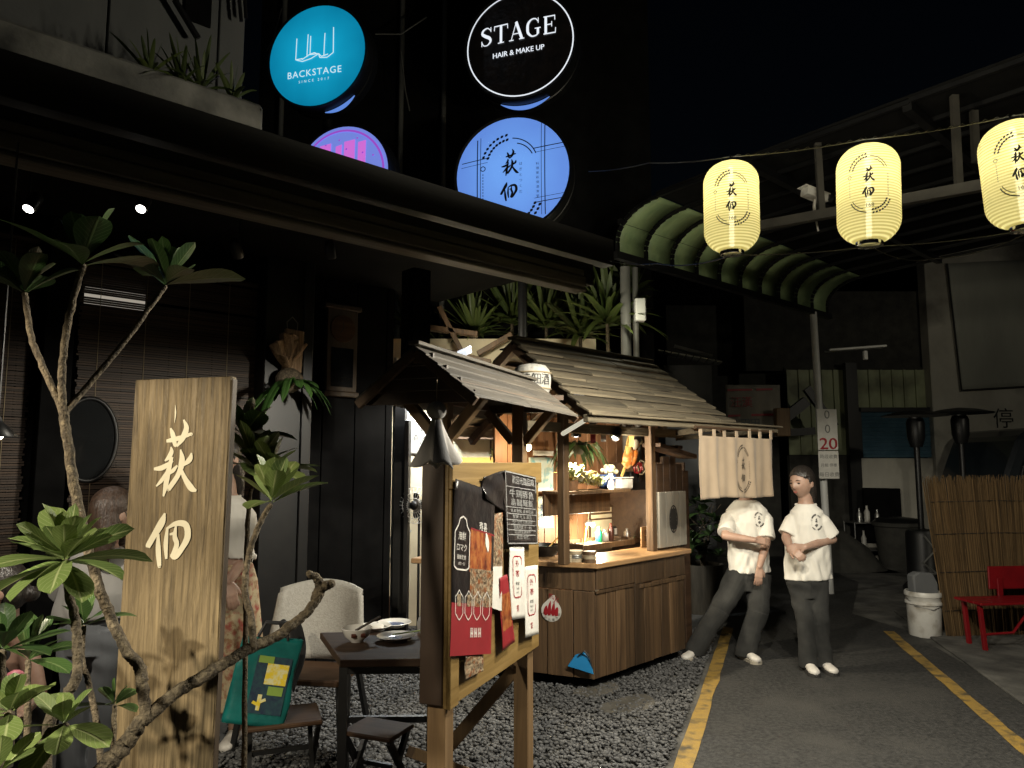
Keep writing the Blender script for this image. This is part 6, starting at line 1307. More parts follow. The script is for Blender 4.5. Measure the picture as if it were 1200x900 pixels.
# teal shopping bag
c = G(297, 846, .345); t = thing('shopping_bag', 'teal shopping bag with yellow print leaning on a low stool', 'bag', (c.x, c.y, .345), .55); s = c.y / F; t.rotation_euler = (0, .20, .30)
bw_, bh, bd = 33 * s, 92 * s, .055
mb = MB()
def bag(u, v):
    a = u * 2 * pi; x = bw_ * max(-1, min(1, 1.35 * cos(a))); y = (bd * (1 - .75 * v)) * max(-1, min(1, 1.35 * sin(a))); return Vector((x * (1 - .04 * v) + .006 * sin(v * 9 + u * 20), y + .006 * sin(v * 12 + u * 15) * v, bh * v + .012 * cos(a) * v))
mb.grid(bag, 48, 20, uv=False); mb.add([bag(i / 24, 0) for i in range(24)], [tuple(range(24))]); mb.build('body', M['teal'], t, smooth=True, solid=.002)
def bface(x, z, l=0): return (x, -bd * (1 - .75 * z / bh) - .008 - l, z)
mb = MB(); mb.grid(lambda u, v: bface(bw_ * (-.35 + 1.15 * u), bh * (.14 + .66 * v), .0), 6, 6); mb.build('print', M['bag_navy'], t)
mb = MB(); mb.grid(lambda u, v: bface(bw_ * (.02 + .72 * u), bh * (.48 + .24 * v), .002), 4, 4); mb.build('print', M['bag_yellow'], t)
mb = MB(); mb.grid(lambda u, v: bface(bw_ * (-.3 + .5 * u), bh * (.72 + .08 * v), .002), 4, 4); mb.build('print', M['bag_lime'], t); mb = MB(); mb.grid(lambda u, v: bface(bw_ * (.2 + .5 * u), bh * (.36 + .10 * v), .002), 4, 4); mb.build('print', M['bag_lime'], t)
mb = MB(); pb = lambda x, y, l=0: bface(x, -(-y) if False else y, .003 + l)
brush(mb, [(0, -bh * .18, .018), (0, -bh * .36, .02)], pb, 1, 0, k=1); brush(mb, [(-.03, -bh * .27, .014), (0, -bh * .24, .014)], pb, 1, .0002, k=1); brush(mb, [(.03, -bh * .31, .014), (0, -bh * .27, .014)], pb, 1, .0004, k=1); mb.build('cactus_print', M['bag_yellow'], t)
for y in (-.018, .018):
    mb = MB(); mb.tube([(-bw_ * .5, y, bh), (-bw_ * .35, y, bh + .07), (bw_ * .35, y, bh + .08), (bw_ * .5, y, bh)], .007, 7); mb.build('handle', M['wire'], t, smooth=True)
c = G(338, 800, .40); t = thing('black_jacket', 'black jacket draped over the corner of the pale chair', 'jacket', (c.x, c.y + .0, .40), 0)
mb = MB(); mb.grid(lambda u, v: Vector(((u - .5) * .14 + .03 * sin(v * 4), -.02 + .05 * sin(u * 7 + v * 3) * .4 + .03 * cos(u * 3), .32 - .36 * v + .02 * sin(u * 9))), 16, 18); mb.build('cloth', M['tank'], t, smooth=True, solid=.008)

# ================================================================== RIGHT SIDE
f0, f1, f2 = G(1113, 748), G(1205, 740), P(1093, 562, 6.95)
FR = Frame((f0.x, f0.y), .10); fh = f2.z
t = thing('reed_screen', 'tall dried reed screen behind the red bench', 'screen', (f0.x, f0.y, 0), FR.rz)
def reeds(n, y0, x1, nm):
    vs = []; fs = []
    for i in range(n):
        x = RNG.uniform(-.02, x1); h = fh * RNG.uniform(.96, 1.03); z0 = RNG.uniform(0, .04); r = RNG.uniform(.003, .0058); y = y0 + RNG.normal(0, .012); dx = RNG.normal(0, .02) - .13 * max(0, 1 - x / .8); dy = RNG.normal(0, .012)
        b = len(vs)
        for k in range(3):
            f_ = k / 2; bx_ = RNG.normal(0, .004)
            for a in (0, 2.1, 4.2): vs.append((x + dx * f_ + bx_ + r * (1 - .4 * f_) * cos(a), y + dy * f_ + r * (1 - .4 * f_) * sin(a), z0 + (h - z0) * f_))
        for k in range(2):
            for a in range(3): fs.append((b + k * 3 + a, b + k * 3 + (a + 1) % 3, b + (k + 1) * 3 + (a + 1) % 3, b + (k + 1) * 3 + a))
        fs.append((b + 6, b + 7, b + 8))
    mb = MB(); mb.add(vs, fs); return mb.build(nm, M['reed'], t)
reeds(1500, 0, 2.2, 'reeds')
mb = MB()
for z in (.25, .6, .95, 1.25): mb.tube([(-.03 - .12 * z / fh * 1, -.022, z), (.5, -.024, z + .01), (1.2, -.022, z), (2.2, -.022, z)], .0035, 5)
mb.build('tie_wire', M['wire'], t)
mb = MB(); mb.tube([(.06, .05, 0), (-.05, .05, fh * .95)], .02, 7); mb.tube([(1.1, .05, 0), (1.1, .05, fh * .95)], .02, 7); mb.build('stake', M['post'], t, smooth=True)
# red folding bench
c = G(1154, 765); rzb_ = .12; t = thing('red_bench', 'red painted folding bench before the reed screen', 'bench', (c.x, c.y, 0), rzb_)
bl = 1.1; sl = c.y / F
def BL(px, py, y=0):
    Fb = Frame((c.x, c.y), rzb_); return Fb.at(px, py, y)
zs_ = BL(1150, 706)[1]; bk0, bk1 = BL(1160, 691, .28), BL(1160, 664, .28)
mb = MB()
for k in range(4): mb.box(-.055, bl, -.06 + k * .085, .012 + k * .085, zs_ - .018, zs_ + .004)
mb.build('seat', M['red'], t, bevel=.004)
mb = MB(); mb.box(BL(1160, 680, .28)[0], bl, .29, .31, bk0[1], bk1[1]); mb.build('backrest', M['red'], t, bevel=.006)
mb = MB(); mb.box(BL(1168, 680, .28)[0], BL(1174, 680, .28)[0], .268, .289, zs_ - .02, bk0[1] + .1); mb.build('back_post', M['red'], t, bevel=.003); mb = MB(); mb.box(bl - .2, bl - .16, .268, .289, zs_ - .02, bk0[1] + .1); mb.build('back_post', M['red'], t, bevel=.003)
for x, y0_, y1_ in ((-.02, .0, 0), (.02, .24, .24), (bl - .1, 0, 0), (bl - .1, .24, .24)): mb = MB(); mb.beam((x, y0_, zs_ - .018), (x + .03, y1_, 0), .034, .03); mb.build('leg', M['red'], t, bevel=.002)
mb = MB(); mb.tube([(.0, .0, .15), (.28, .0, .16), (.50, .0, zs_ - .02)], .012, 6); mb.build('fold_rod', M['red'], t, smooth=True)
# bucket with a dustpan in it
c = G(1088, 746); t = thing('white_bucket', 'scuffed white plastic bucket beside the reed screen', 'bucket', (c.x, c.y + .05, 0)); s = c.y / F
mb = MB(); h = 50 * s; mb.lathe([(.0, .0), (16.5 * s, 0), (17.2 * s, .01), (18 * s, h * .70), (19.5 * s, h * .72), (19.5 * s, h * .77), (18.4 * s, h * .79), (18.6 * s, h * .88), (19.8 * s, h * .9), (19.8 * s, h * .97), (19 * s, h), (17.6 * s, h), (16.8 * s, .02), (.0, .02)], 32, caps=False); mb.build('body', M['white_plastic'], t, smooth=True)
mb = MB(); mb.tube([(-19.6 * s, 0, h * .84), (-16 * s, -12 * s, h * .70), (0, -20.5 * s, h * .64), (16 * s, -12 * s, h * .70), (19.6 * s, 0, h * .84)], .004, 6); mb.build('handle', M['steel'], t, smooth=True)
t2 = thing('water_jug', 'clear grey plastic jug upside down in the white bucket', 'jug', (c.x, c.y + .05, h * .45), .2); mb = MB(); mb.prism([(-15 * s, -.05), (15 * s, -.05), (15 * s, .05), (-15 * s, .05)], 0, .04); mb.v = []; mb.f = []; mb.mi = []; mb.M = Matrix.Rotation(pi / 2, 4, 'X'); mb.prism([(-15 * s, 0), (15 * s, 0), (16 * s, h * .72), (10 * s, h * .95), (-8 * s, h * .98), (-16 * s, h * .92)], -.05, .05); mb.build('body', M['wall_panel'], t2, bevel=.012)
# patio heaters
for px, py, pb, D, lab, h in ((1072, 486, 615, 9.6, 'dark patio heater with a bulky base in front of the blue shutter', .30), (1124, 483, 600, 9.9, 'black patio heater standing behind the reed screen', .24)):
    p = P(px, py, D); t = thing('patio_heater', lab, 'heater', (p.x, D, 0), 0, 'patio heaters by the back wall'); z = p.z
    mb = MB(); R_ = 36 * D / F; mb.lathe([(.03, z + .06), (R_ * .55, z + .035), (R_, z - .01), (R_ * .99, z - .02), (R_ * .5, z), (.03, z + .01)], 32); mb.build('hood', M['black_metal'], t, smooth=True)
    mb = MB(); mb.lathe([(.075, z - .03), (.095, z - .16), (.085, z - .26), (.06, z - .34)], 20); mb.build('burner', M['steel'], t, smooth=True); mb = MB(); mb.lathe([(.09, z - .05), (.11, z - .10), (.105, z - .30), (.07, z - .42)], 10, caps=False); mb.build('burner_cage', M['black_metal'], t, smooth=True)
    mb = MB(); mb.tube([(0, 0, .3), (0, 0, z - .3)], .036, 12); mb.build('pole', M['black_metal'], t, smooth=True); mb = MB(); mb.lathe([(.24, 0), (.25, .05), (.19, .12), (.19, .72), (.17, .76), (.05, .78)], 24); mb.build('base', M['black_metal'], t, smooth=True)
# clutter at the back wall
p = G(1030, 662); t = thing('steel_rack', 'low steel rack with glasses and bottles at the back wall', 'rack', (p.x, p.y + .2, 0)); s = p.y / F
hh = 48 * s
mb = MB(); mb.box(-.36, .55, -.2, .2, hh - .02, hh); mb.box(-.36, .55, -.2, .2, hh * .32, hh * .32 + .02); mb.build('shelf', M['steel'], t)
for x in (-.35, .54):
    for y in (-.19, .19): mb = MB(); mb.tube([(x, y, 0), (x, y, hh)], .014, 8); mb.build('leg', M['steel'], t, smooth=True)
for i, (x, y, z, h, r_, m) in enumerate(((-.22, -.08, hh, .22, .04, 'steel'), (-.08, -.05, hh, .26, .045, 'white_plastic'), (.06, -.1, hh, .2, .04, 'steel'), (-.15, -.05, hh * .34, .3, .04, 'white_plastic'), (.12, 0, hh * .34, .28, .035, 'steel'))):
    o = MB(); o.lathe([(r_, 0), (r_, h * .6), (r_ * .4, h * .8), (r_ * .4, h)], 14); o = o.build('bottle', M[m], smooth=True); o.location = (p.x + x, p.y + .2 + y, z); tag(o, ['steel flask standing on the top of the rack', 'white bottle standing on the top of the rack', 'short steel flask beside the white bottle on the rack', 'white bottle on the lower rack shelf', 'steel bottle on the lower rack shelf'][i], 'bottle', 'bottles on the steel rack')
p = G(1066, 668); t = thing('rubbish_bin', 'dark grey rubbish bin under the patio heater', 'bin', (p.x, p.y + .3, 0)); mb = MB(); mb.lathe([(.27, 0), (.33, .62), (.36, .64), (.36, .69), (.32, .70)], 28); mb.build('body', M['dark_wall'], t, smooth=True); mb = MB(); mb.lathe([(.34, .7), (.30, .75), (.05, .78)], 28); mb.build('lid', M['black_metal'], t, smooth=True)
a, b_ = P(1012, 572, 12.2), P(1052, 640, 12.2); mb = MB(); mb.box(a.x, b_.x + .1, 12.2, 12.26, .35, a.z, rot=(-.05, .02, 0)); o = mb.build('dark_panel', M['black'], bevel=.01); tag(o, 'dark flat board leaning on the stained base wall', 'board')
# bagged rubble heap
p = G(990, 668); t = thing('covered_heap', 'sheeted heap of rubble at the back of the alley', 'heap', (p.x - .05, p.y + .2, 0)); mb = MB()
def heap(u, v):
    x = (u - .5) * 2; y = (v - .5) * 2; r2 = min(1, x * x + y * y); return Vector((x * .75, y * .5, .52 * (1 - r2) ** 1.0 + .05 * sin(x * 9 + 1) * cos(y * 8) * (1 - r2) + .06 * sin(x * 4 - y * 5) * (1 - r2)))
mb.grid(heap, 26, 20, uv=False); mb.build('sheet', M['dark_wall'], t, smooth=True, auto=False)
p = G(1009, 664); o = MB(); o.lathe([(.045, 0), (.045, .14), (.015, .2), (.015, .25)], 14); o = o.build('bottle', M['green_glass'], smooth=True); o.location = (p.x, p.y, .045); o.rotation_euler = (pi / 2, 0, .6); tag(o, 'green glass bottle lying at the foot of the rubble heap', 'bottle')
mb = MB(); mb.tube([P(1083, 628, 9.3), P(1096, 645, 9.3), P(1082, 660, 9.2), P(1098, 672, 9.2), P(1078, 676, 9.0)], .014, 7); o = mb.build('hose', M['wire_grey'], smooth=True); tag(o, 'grey hose looping beside the heater base', 'hose')
# van behind the screen
p = P(1192, 560, 10.6); t = thing('parked_van', 'dark van parked behind the reed screen', 'van', (p.x, 10.6, 0), 0)
mb = MB(); mb.M = Matrix.Rotation(pi / 2, 4, 'X'); mb.prism([(-.30, .35), (-.32, 1.0), (-.12, 1.55), (.06, 1.98), (.25, 2.12), (3.2, 2.15), (3.3, .35)], -1.6, 0); mb.build('body', M['van'], t, bevel=.05)
mb = MB(); mb.M = Matrix.Rotation(pi / 2, 4, 'X'); mb.prism([(.02, 1.15), (.10, 1.52), (.26, 1.9), (.42, 1.97), (1.2, 1.99), (1.2, 1.15)], 0, .012); mb.build('window', M['glass_dark'], t); mb = MB(); mb.tube([(-.02, -.03, 1.15), (.07, -.03, 1.53), (.24, -.03, 1.92), (.42, -.03, 2.0), (1.2, -.03, 2.02)], .022, 8); mb.build('window_trim', M['black_metal'], t, smooth=True)
for x in (.35, 2.6): mb = MB(); mb.M = Matrix.Translation((x, 0, .32)) @ Matrix.Rotation(pi / 2, 4, 'X'); mb.lathe([(.32, -.1), (.33, .0), (.32, .1)], 28); mb.build('wheel', M['sole'], t, smooth=True)
# notice hung on the pole: grey 0s, red 20
a, b_ = P(957, 484, 9.2), P(984, 561, 9.2); t = thing('parking_sign', 'pale hanging sign with a red 20 beside the alley post', 'sign', ((a.x + b_.x) / 2, 9.2, b_.z)); w, h = (b_.x - a.x) / 2, a.z - b_.z
mb = MB(); mb.box(-w, w, 0, .012, .0, h * .42); mb.box(-w, w, -.004, .010, h * .435, h * 1.06, rot=(0, .0, 0)); mb.build('board', M['paper'], t, bevel=.003)
mb = MB(); f = lambda x, y, l=0: (x, -.006 - l, y); write(mb, '20', f, .20, (0, h * .52), 1.0, 1.15); write(mb, '20', lambda x, y: f(x + .006, y + .003, .0005), .20, (0, h * .52), 1.0, 1.15); mb.build('red_lettering', M['red_text'], t)
mb = MB(); write(mb, '0', f, .15, (0, h * .75)); write(mb, '0', f, .15, (0, h * .97)); write(mb, '時段收費', lambda x, y: f(x, y, -.003), .055, (0, h * .33)); write(mb, '月租 停車', lambda x, y: f(x, y, -.003), .048, (0, h * .20)); write(mb, '每日收費', lambda x, y: f(x, y, -.003), .062, (0, h * .06)); mb.build('lettering', M['wire_grey'], t)
# banner over the far wall
a, b_ = P(850, 451, 11.2), P(916, 504, 11.2); t = thing('shop_banner', 'faded white banner with red lettering above the alley', 'banner', ((a.x + b_.x) / 2, 11.2, b_.z)); w, h = (b_.x - a.x) / 2, a.z - b_.z
mb = MB(); mb.grid(lambda u, v: (-w + 2 * w * u, .02 * sin(u * 9) * sin(v * 3), h * v), 16, 10); mb.build('sheet', M['worn_white'], t, smooth=True, solid=.004)
mb = MB(); f = lambda x, y, l=0: (x, -.03 - l, y)
for x0, x1, z in ((-.95, -.05, .88), (.1, .7, .89), (-.95, -.5, .31), (-.1, .9, .33)): brush(mb, [(x0 * w, -z * h, .035), (x1 * w, -(z + .01) * h, .03)], f, 1, 0, k=1)
mb.build('red_band', M['red_text'], t); mb = MB(); write(mb, '汪漢', f, .17, (-.45 * w, h * .60)); mb.build('red_lettering', M['red_text'], t); mb = MB(); write(mb, 'T', f, .15, (-.75 * w, h * .14)); write(mb, '田田', f, .15, (-.15 * w, h * .14)); mb.build('lettering', M['bag_navy'], t)
p = P(917, 494, 11.0); mb = MB(); mb.box(p.x - .1, p.x + .1, 10.95, 11.1, p.z - .22, p.z + .2); o = mb.build('wall_box', M['post'], bevel=.01); tag(o, 'small brown box fixed beside the faded banner', 'box')
mb = MB(); a, b_ = P(969, 411, 9.6), P(1036, 406, 9.6); mb.beam(a, b_, .16, .03); mb.beam(a + Vector((.5, 0, -.12)), a + Vector((.5, 0, .0)), .05, .05); o = mb.build('street_lamp_arm', M['white_metal'], bevel=.006); tag(o, 'pale flat lamp arm jutting from the canopy post', 'lamp')

# ================================================================== PEOPLE
def seg(mb, pts, rad, n=14): mb.tube(pts, rad, n, ball=True)
def hand(mb, wr, d, nrm, side, L=.17, curl=.5):
    """palm, four fingers of their own lengths and a thumb; d points along the hand, nrm out of its back"""
    wr = Vector(wr); d = Vector(d).normalized(); nrm = Vector(nrm); nrm = (nrm - d * nrm.dot(d)).normalized(); s = d.cross(nrm) * side
    pl_ = L * .5
    for k in (-1.5, -.5, .5, 1.5): seg(mb, [wr + s * (.006 * k), wr + d * pl_ + s * (.0175 * k / 1.15)], [.016, .0125], 8)
    for k, fl in zip((-1.5, -.5, .5, 1.5), (.80, .96, 1.0, .88)):
        b = wr + d * pl_ + s * (.0175 * k / 1.15); a = 0; pts = [b]
        for j, q in enumerate((.42, .32, .26)):
            a += curl * (.55, .8, .6)[j]; dd = d * cos(a) - nrm * sin(a) + s * (.05 * k); pts.append(pts[-1] + dd.normalized() * (L * .5 * fl * q))
        seg(mb, pts, [.0098, .0092, .0086, .0074], 8)
    t0 = wr + d * (pl_ * .28) - s * .022; seg(mb, [t0, t0 - s * .018 + d * .03 - nrm * .008, t0 - s * .024 + d * .056 - nrm * .02], [.0125, .011, .0085], 8)
def head_shape(R, c, sc=1.0):
    """a head with brow, nose, lips, chin; R turns it, its face looks along -y"""
    n, m = 40, 34; vs = []
    def g(x, a, b): return math.exp(-((x - a) / b) ** 2)
    for j in range(m + 1):
        th = min(max(pi * j / m, .02), pi - .02)
        for k in range(n):
            ph = 2 * pi * k / n; d = Vector((sin(th) * cos(ph), sin(th) * sin(ph), cos(th)))
            x, y, z = d.x * .077, d.y * .093, d.z * .112
            if z < 0: q = 1 - .30 * (min(1, -z / .112)) ** 1.5; x *= q; y *= (1 - .12 * (-z / .112)) if y < 0 else (1 - .5 * (-z / .112) ** 1.2)
            if y < 0:
                f = max(0, -d.y)
                y -= f ** 2 * (.019 * g(x, 0, .0135) * (g(z, -.022, .014) * 1.0 + .55 * g(z, -.002, .02)))
                y += f ** 2 * .011 * g(abs(x), .031, .014) * g(z, .008, .012)
                y -= f ** 2 * .004 * g(z, .030, .012) * g(abs(x), .03, .03)
                y -= f ** 2 * .008 * g(x, 0, .022) * g(z, -.057, .011) ; y -= f ** 2 * .009 * g(x, 0, .02) * g(z, -.092, .016)
                y -= f ** 2 * .004 * g(abs(x), .036, .018) * g(z, -.024, .02)
            vs.append(c + R @ (Vector((x, y, z)) * sc))
    fs = [(j * n + k, (j + 1) * n + k, (j + 1) * n + (k + 1) % n, j * n + (k + 1) % n) for j in range(m) for k in range(n)] + [tuple(range(n)), tuple(m * n + k for k in range(n))[::-1]]
    return vs, fs
def rot(z=0, x=0, y=0): return (Euler((x, y, z)).to_matrix())
def person(name, lab, o, rz, J, shirt='shirt', legs='jeans', hair='hair', bun=False, long_hair=False, skirt=None, sleeve=.72, shoes='shoe', sole='sole', tank=False, group=None, glasses=False, shirt_w=1.0, loose=1.0, hem=None, crest_at=None, hsc=1.04, nape=False):
    t = thing(name, lab, 'person', o, rz, group); V = lambda k: Vector(J[k])
    R = rot(*J.get('head_rot', (0, 0, 0))); hc = V('head')
    sh = (V('sl') + V('sr')) / 2; hp = (V('hl') + V('hr')) / 2; sx = (V('sl') - V('sr')).normalized(); fwd = Vector((0, 0, 1)).cross(sx); fwd.normalize(); fwd = -fwd if fwd.y > 0 and not J.get('back') else fwd
    hx = (V('hl') - V('hr')).normalized(); swd = (V('sl') - V('sr')).length / 2
    body = MB(); R = R * hsc; v, f = head_shape(R, hc); body.add(v, f)
    for s in (-1, 1): body.ball(hc + R @ Vector((s * .076, .012, -.006)), .010, .020, .030, 12, 8, R)
    nb_ = V('neck'); seg(body, [nb_ + Vector((0, 0, -.05)), nb_, hc + R @ Vector((0, .022, -.06))], [.064, .056, .055])
    body.loft([(hp + Vector((0, 0, -.06)), hx * .10, fwd * .08), (hp + Vector((0, 0, .06)), hx * .125, fwd * .09), (hp.lerp(sh, .42), (hx + sx).normalized() * .125, fwd * .092), (hp.lerp(sh, .75), sx * (swd * .92), fwd * .10), (sh + Vector((0, 0, -.035)), sx * (swd * .90), fwd * .07), (nb_ + Vector((0, 0, -.012)), sx * .06, fwd * .055)])
    for s in 'lr':
        S_, E_, W_ = V('s' + s), V('e' + s), V('w' + s); S_ = S_ + Vector((0, 0, -.068)) - sx * (.02 if s == 'l' else -.02); seg(body, [S_, S_.lerp(E_, .5), E_], [.046, .043, .036]); seg(body, [E_, E_.lerp(W_, .35), W_], [.036, .036, .025])
        hd = Vector(J.get('hd' + s, tuple((W_ - E_).normalized()))); hn_ = Vector(J.get('hn' + s, (0, -1, .2))); hand(body, W_, hd, hn_, J.get('hs' + s, 1 if s == 'l' else -1), .165, J.get('curl' + s, .45))
        H_, K_, A_, T_ = V('h' + s), V('k' + s), V('a' + s), V('t' + s); seg(body, [H_, H_.lerp(K_, .5), K_], [.070, .066, .052]); seg(body, [K_, K_.lerp(A_, .35), A_], [.055, .056, .038]); td = Vector((T_.x - A_.x, T_.y - A_.y, 0)).normalized(); seg(body, [A_ + Vector((0, 0, -.03)), Vector((A_.x, A_.y, A_.z - .05)) + td * .10], [.032, .024], 10)
    b = evaluated(body, .0055, 3, .5).build('body', M['skin'], t, smooth=True, auto=False)
    # face
    for s in (-1, 1):
        mb = MB(); mb.ball(hc + R @ Vector((s * .031, -.0795, .008)), .0125, .006, .0052, 12, 8, R); mb.build('eye', M['eye'], t, smooth=True)
        mb = MB(); q = [hc + R @ Vector((s * (.014 + .034 * i / 6), -.088 + .012 * (i / 6) ** 2, .027 + .005 * sin(pi * i / 6))) for i in range(7)]; mb.tube(q, [.0022, .003, .0034, .0034, .003, .0024, .0012], 6); mb.build('eyebrow', M[hair], t, smooth=True)
    mb = MB(); mb.ball(hc + R @ Vector((0, -.0865, -.0535)), .018, .007, .0036, 14, 8, R); mb.ball(hc + R @ Vector((0, -.0855, -.0600)), .015, .007, .0040, 14, 8, R); mb.build('lips', M['lips'], t, smooth=True)
    hm = MB(); hm.ball(hc + R @ Vector((0, .014, .028)), .086, .102, .104, 24, 16, R); hm.ball(hc + R @ Vector((0, .048, -.02)), .078, .062, .075, 20, 14, R)
    if long_hair: hm.loft([(hc + R @ Vector((0, .03, .03)), R @ Vector((.08, 0, 0)), R @ Vector((0, .085, 0))), (hc + R @ Vector((0, .05, -.06)), R @ Vector((.088, 0, 0)), R @ Vector((0, .06, 0))), (hc + Vector((0, 0, 0)) + R @ Vector((0, .065, -.17)), R @ Vector((.082, 0, 0)), R @ Vector((0, .045, 0))), (hc + R @ Vector((0, .06, -.25)), R @ Vector((.05, 0, 0)), R @ Vector((0, .02, 0)))])
    if bun: hm.ball(hc + R @ Vector((0, .118, -.035)), .036, .040, .036); hm.loft([(hc + R @ Vector((0, .07, -.02)), R @ Vector((.062, 0, 0)), R @ Vector((0, 0, .05))), (hc + R @ Vector((0, .105, -.04)), R @ Vector((.03, 0, 0)), R @ Vector((0, 0, .03)))]); hm.loft([(hc + R @ Vector((s_ * .0, .05, -.045)), R @ Vector((.072, 0, 0)), R @ Vector((0, .04, 0))) for s_ in (0,)] + [(hc + R @ Vector((0, .06, -.075)), R @ Vector((.05, 0, 0)), R @ Vector((0, .03, 0)))])
    if nape: hm.loft([(hc + R @ Vector((0, .030, .02)), R @ Vector((.084, 0, 0)), R @ Vector((0, .078, 0))), (hc + R @ Vector((0, .042, -.05)), R @ Vector((.082, 0, 0)), R @ Vector((0, .062, 0))), (hc + R @ Vector((0, .060, -.11)), R @ Vector((.066, 0, 0)), R @ Vector((0, .045, 0))), (hc + R @ Vector((0, .080, -.16)), R @ Vector((.040, 0, 0)), R @ Vector((0, .030, 0))), (hc + R @ Vector((0, .088, -.22)), R @ Vector((.022, 0, 0)), R @ Vector((0, .018, 0)))])
    h = evaluated(hm, .006, 2)
    # hairline: keep the face clear
    vv = [Vector(x) for x in h.v]; Ri = R.inverted(); out = []
    for x in vv:
        l = Ri @ (x - hc)
        if l.z < .058 + .010 * cos(l.x * 40) and l.y < -.02 and abs(l.x) < .075: l.y = max(l.y, -.050)
        if l.z < .05 and l.y < -.012: l.x *= .9
        out.append(hc + R @ (l + Vector((RNG.normal(0, .0007), RNG.normal(0, .0007), 0))))
    h.v = [tuple(x) for x in out]; h.build('hair', M[hair], t, smooth=True, auto=False)
    if glasses:
        mb = MB()
        for s in (-1, 1): mb.tube([hc + R @ Vector((s * .033 + .021 * cos(a), -.099, .004 + .017 * sin(a))) for a in np.linspace(0, 6.2832, 22)], .0013, 5); mb.tube([hc + R @ Vector((s * .054, -.097, .006)), hc + R @ Vector((s * .078, -.01, .008)), hc + R @ Vector((s * .078, .03, -.004))], .0013, 5)
        mb.tube([hc + R @ Vector((-.012, -.1, .006)), hc + R @ Vector((.012, -.1, .006))], .0013, 5); mb.build('glasses', M['steel'], t, smooth=True)
    # shirt
    hm_z = hem if hem is not None else hp.z - .12; low = Vector((hp.x, hp.y, hm_z)); ww = shirt_w
    sm = MB()
    if tank: sm.loft([(low, hx * .145, fwd * .115), (hp + Vector((0, 0, .08)), hx * .148, fwd * .112), (hp.lerp(sh, .5), sx * .135, fwd * .105), (hp.lerp(sh, .85), sx * (swd * .78), fwd * .112), (sh + Vector((0, 0, .01)), sx * (swd * .6), fwd * .085), (sh + Vector((0, 0, .035)), sx * (swd * .55), fwd * .07)])
    else:
        sm.loft([(low + Vector((0, 0, .0)), hx * .176 * ww, fwd * .122 * ww), (low + Vector((0, 0, .01)), hx * .178 * ww, fwd * .124 * ww), (hp + Vector((0, 0, .10)), hx * .172 * ww, fwd * .124 * ww), (hp.lerp(sh, .55), sx * .168 * ww, fwd * .120 * ww), (hp.lerp(sh, .84), sx * (swd * 1.04), fwd * .122), (sh + Vector((0, 0, .012)), sx * (swd * 1.0), fwd * .092), (nb_ + Vector((0, 0, -.03)), sx * (swd * .60), fwd * .080), (nb_ + Vector((0, 0, -.022)), sx * .080, fwd * .070)], 28)
        for s in 'lr':
            S_, E_ = V('s' + s), V('e' + s); S_ = S_ + Vector((0, 0, -.062)) - sx * (.020 if s == 'l' else -.020); e = S_.lerp(E_, sleeve + .12); d = (E_ - S_).normalized(); u = d.orthogonal().normalized(); w = d.cross(u)
            sm.loft([(S_ - d * .045, u * .045, w * .04), (S_, u * .068, w * .066), (S_.lerp(e, .5), u * .071, w * .069), (e - d * .008, u * .074, w * .072), (e, u * .074, w * .072)], 18)
    sb = evaluated(sm, .0065, 3)
    # folds: a soft displacement that grows towards the hem and round the arms
    out = []
    for x in sb.v:
        x = Vector(x); k = min(1, max(.15, (sh.z - x.z) / .5)); a = math.atan2((x - hp).dot(fwd), (x - hp).dot(hx)); n_ = Vector((x.x - hp.x, x.y - hp.y, 0)); n_ = n_.normalized() if n_.length > 1e-4 else n_
        amp = .0085 * k * (sin(a * 7 + x.z * 9 + sin(x.z * 21) * 1.2) * .7 + sin(a * 13 - x.z * 17 + 1.3) * .45) + .0035 * sin(x.z * 46 + 5 * sin(a * 3) + a * 2) * k
        out.append(x + n_ * amp * (0 if x.z > nb_.z - .05 else 1))
    sb.v = [tuple(x) for x in out]; sb.build('tank_top' if tank else 'shirt', M[shirt], t, smooth=True, auto=False)
    if not tank:
        mb = MB(); c0 = nb_ + Vector((0, 0, -.026)); mb.tube([c0 + sx * (.078 * cos(a)) + fwd * (.073 * sin(a)) + Vector((0, 0, -.026 * max(0, sin(a)))) for a in np.linspace(0, 6.2832, 30)], .0065, 7); mb.build('collar', M[shirt], t, smooth=True)
    # legs
    lm = MB()
    if skirt:
        lm.loft([(hp + Vector((0, 0, .10)), hx * .135, fwd * .10), (hp, hx * .165, fwd * .125), (hp + Vector((0, 0, -.35)), hx * .20, fwd * .16), (hp + Vector((0, 0, -.68)), hx * .25, fwd * .21), (hp + Vector((0, 0, -.70)), hx * .25, fwd * .21)], 28)
    else:
        lm.loft([(hp + Vector((0, 0, .11)), hx * .142, fwd * .108), (hp + Vector((0, 0, .0)), hx * .160, fwd * .115), (hp + Vector((0, 0, -.11)), hx * .130, fwd * .104)], 24)
        for s in 'lr':
            H_, K_, A_ = V('h' + s), V('k' + s), V('a' + s); lm.tube([H_ + Vector((0, 0, .02)), H_.lerp(K_, .5), K_, K_.lerp(A_, .5), A_ + Vector((0, 0, -.025)), A_ + Vector((0, 0, -.052))], [.094 * loose, .086 * loose, .076 * loose, .072 * loose, .076 * loose, .078 * loose], 18)
    lb = evaluated(lm, .0065, 3); out = []
